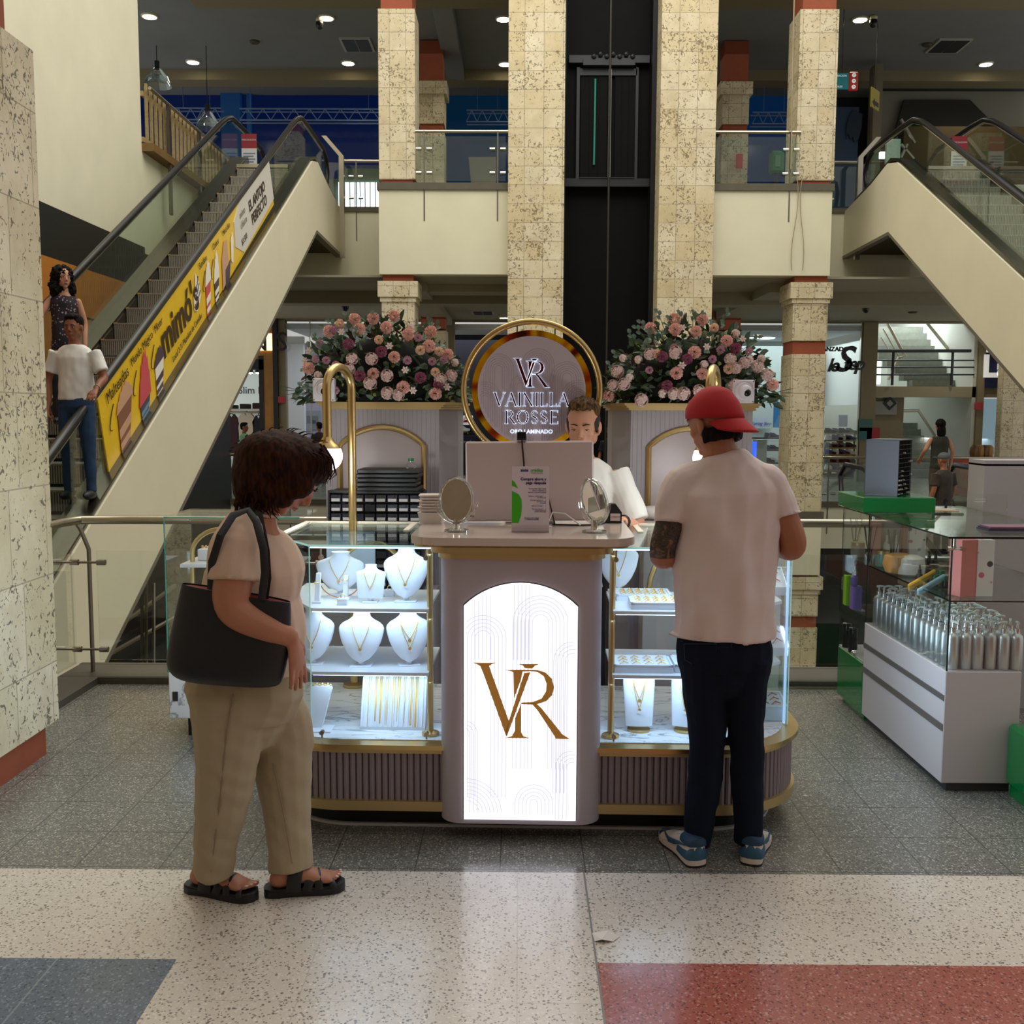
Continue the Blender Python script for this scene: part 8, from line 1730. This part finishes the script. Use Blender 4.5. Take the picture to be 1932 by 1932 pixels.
# seller
sl_lab = 'young man with slicked-back highlighted hair and white shirt behind the worktop, looking down'
def hair_sell(A, rt):
    b = MB(); b.M = A; b.ell((0, -.034, .062), (.080, .092, .072), 24, 16); b.ell((0, .022, .112), (.064, .052, .028), 18, 10)
    def comb(co, n_): q = A.inverted() @ co; return .0028*sin(q.x*230+5*noise.noise(q*14))*(1 if q.z > .05 else .2)
    remeshed(b, 'hair', H_hil, rt, .0045, 3, comb)
    b = MB(); b.M = A
    for sx_ in (-1, 1): b.ell((sx_*.060, -.02, .018), (.020, .066, .046), 16, 10)
    b.ell((0, -.075, .0), (.055, .035, .06), 16, 10); b.build('shaved_side', mat('fade_hair', '2a201c', .8), rt, 60)
sp0 = P(1100, 815, 4.75)
sel, A, S = figure(sl_lab, (sp0.x, 4.77, 0), 1.655, pi, cloth('shirt_white_seller', 'e6e4dc'), mat('trousers_black', '16161a', .8), SK4, None, arms=[((-.265, .10, 1.10), (-.16, .36, 1.165)), ((.24, .04, 1.10), (.20, .30, 1.16))], hy=R(-12), hp=R(-16), sleeve=.21, vox=.007, hairf=hair_sell, face=2)
b = MB(); b.M = S; b.tube([(.05*cos(a), .004+.052*sin(a)*1.2, 1.435+.012*sin(a)) for a in [2*pi*k/20 for k in range(20)]], [(.018, .004)]*20, 8, closed=True, up=(0, 0, 1)); b.build('collar', MATS['shirt_white_seller'], sel)
b = MB(); b.M = S; wr = Vector((-.16, .36, 1.165)); el = Vector((-.265, .10, 1.10)); dd = (wr-el).normalized(); u = dd.orthogonal().normalized(); v = dd.cross(u); c0 = wr-dd*.012
b.tube([c0+(u*cos(a)+v*sin(a))*.031 for a in [2*pi*k/20 for k in range(20)]], [(.010, .003)]*20, 6, closed=True, up=dd); b.build('wristwatch', mat('watch_black', '1c1e26', .3), sel)
# riders on the left escalator
def step_z(Y): return 3.40+(Y-14)*SL
def curls(A, rt):
    b = MB(); b.M = A; random.seed(4)
    b.ell((0, -.03, .03), (.115, .11, .115), 20, 14); b.ell((0, -.05, -.08), (.13, .10, .12), 20, 14); b.ell((.09, -.01, -.12), (.05, .06, .09), 14, 10); b.ell((-.09, -.01, -.12), (.05, .06, .09), 14, 10)
    remeshed(b, 'hair', H_blk, rt, .008, 1, lambda co, n_: .022*noise.noise(co*34)+.012*noise.noise(co*70))
M_flor = bpy.data.materials.new('dark_floral_top'); _t = NT(M_flor); MATS['dark_floral_top'] = M_flor
_v = _t.add('ShaderNodeTexVoronoi', {'Vector': _t.obj(), 'Scale': 32.0}); _t.l.new(_t.ramp(_v.outputs['Distance'], [(.2, srgb('a88c94')), (.3, srgb('221c26'))]), _t.b.inputs['Base Color']); _t.b.inputs['Roughness'].default_value = .8
qy = 10.5; qx = P(122, 600, qy).x
figure('woman with long black curly hair and dark floral top riding the left escalator', (qx, qy, step_z(qy)), 1.58, pi+.35, M_flor, mat('trousers_charcoal', '1c1c20', .8), SK4, None, arms=[((-.20, -.02, 1.10), (-.20, .06, .86)), ((.26, .06, 1.14), (.34, .22, 1.12))], hy=R(25), hp=R(-4), sleeve=-1, hairf=curls, vox=.009, neck_v=True, build=.88)
qy = 9.3; qx = P(143, 700, qy).x
esc, A, S = figure('man with short black hair in a white t-shirt and blue jeans riding the left escalator', (qx, qy, step_z(qy)), 1.66, pi, cloth('shirt_white_rider', 'e2e0da'), mat('jeans_blue', '1e3a5c', .85), SK3, H_blk, arms=[((-.27, .03, 1.13), (-.275, .22, 1.02)), ((.26, -.0, 1.12), (.22, .10, .88))], hp=R(-6), sleeve=.15, vox=.009, build=1.04, hem=.90)
b = MB(); b.M = S; c0 = Vector((-.275, .20, 1.03)); b.tube([c0+Vector((.030*cos(a), .012*sin(a), .028*sin(a))) for a in [2*pi*k/16 for k in range(16)]], .005, 6, closed=True); b.build('wristwatch', M_steel, esc)
# passers-by
def on(px, Y, z): q = P(px, 850, Y); return (q.x, Y, z)
M_gshirt = cloth('shirt_mint', '7fae8c')
figure('man in a mint green shirt walking past the boutique window', on(461, 25, F1), 1.62, -pi/2, M_gshirt, mat('trousers_grey', '5c6060', .8), SK3, H_blk, vox=.016, face=False, build=1.15)
figure('person with dark hair behind the left plinth, in the white shop', on(603, 27, F1), 1.62, .6, cloth('shirt_dark', '2a2228'), mat('trousers_black'), SK3, H_blk, vox=.016, face=False)
b = MB(); b.box(ev[1]-.1, ev[2]+.1, 19.9, 20.75, F1-.3, F1); structure('floor_elevator_landing', b, M_band)
figure('man in a black polo shirt, elevator glass reflection built as a standing figure', on(1152, 20.35, F1), 1.66, pi-.5, cloth('shirt_black', '141418'), mat('trousers_black'), SK3, H_blk, vox=.012, face=True)  # solid figure added in place of a reflection in the elevator glass
def longhair(A, rt):
    b = MB(); b.M = A; b.ell((0, -.02, .04), (.088, .10, .09), 20, 14); b.ell((0, -.06, -.10), (.085, .05, .13), 18, 12); remeshed(b, 'hair', H_blk, rt, .01, 2, strands(.006, 40))
def e_z(Y): return .64+(Y-19.2)*.488
figure('woman with black hair in dark tank top, seen from behind on the basement escalator', (P(1772, 860, 17.6).x, 17.6, e_z(17.6)+.05), 1.62, .1, cloth('top_olive', '2e3026'), mat('trousers_brown', '4a4034', .8), SK4, None, arms=[((-.26, .02, 1.14), (-.22, .25, 1.0)), ((.24, -.02, 1.12), (.24, .06, .88))], hairf=longhair, sleeve=-1, vox=.013, neck_v=True, face=False)
def greycap(A, rt):
    b = MB(); b.M = A; b.ell((0, -.012, .062), (.088, .105, .078), 20, 12); b.build('cap', mat('cap_grey', '5c6064', .8), rt, 60); b = MB(); b.M = A; b.box(-.06, .06, .08, .17, .045, .055, .004); b.build('cap_peak', mat('cap_grey'), rt)
figure('man in a grey cap and brown shirt seen from behind on the basement escalator', (P(1780, 900, 16.7).x, 16.7, e_z(16.7)-.1), 1.66, .5, cloth('shirt_brown', '3c342c'), mat('trousers_black'), SK2, None, hairf=greycap, vox=.013, face=False, build=1.15)
p = P(1868, 300, 25); figure('dark-haired person behind the right escalator glass on the upper floor', (p.x, 25, Z2), 1.62, pi+.9, cloth('shirt_dim', '55504a'), mat('trousers_black'), SK3, H_blk, vox=.016, face=False, arms=[((-.25, .1, 1.15), (-.1, .3, 1.1)), ((.25, .1, 1.15), (.1, .3, 1.1))])
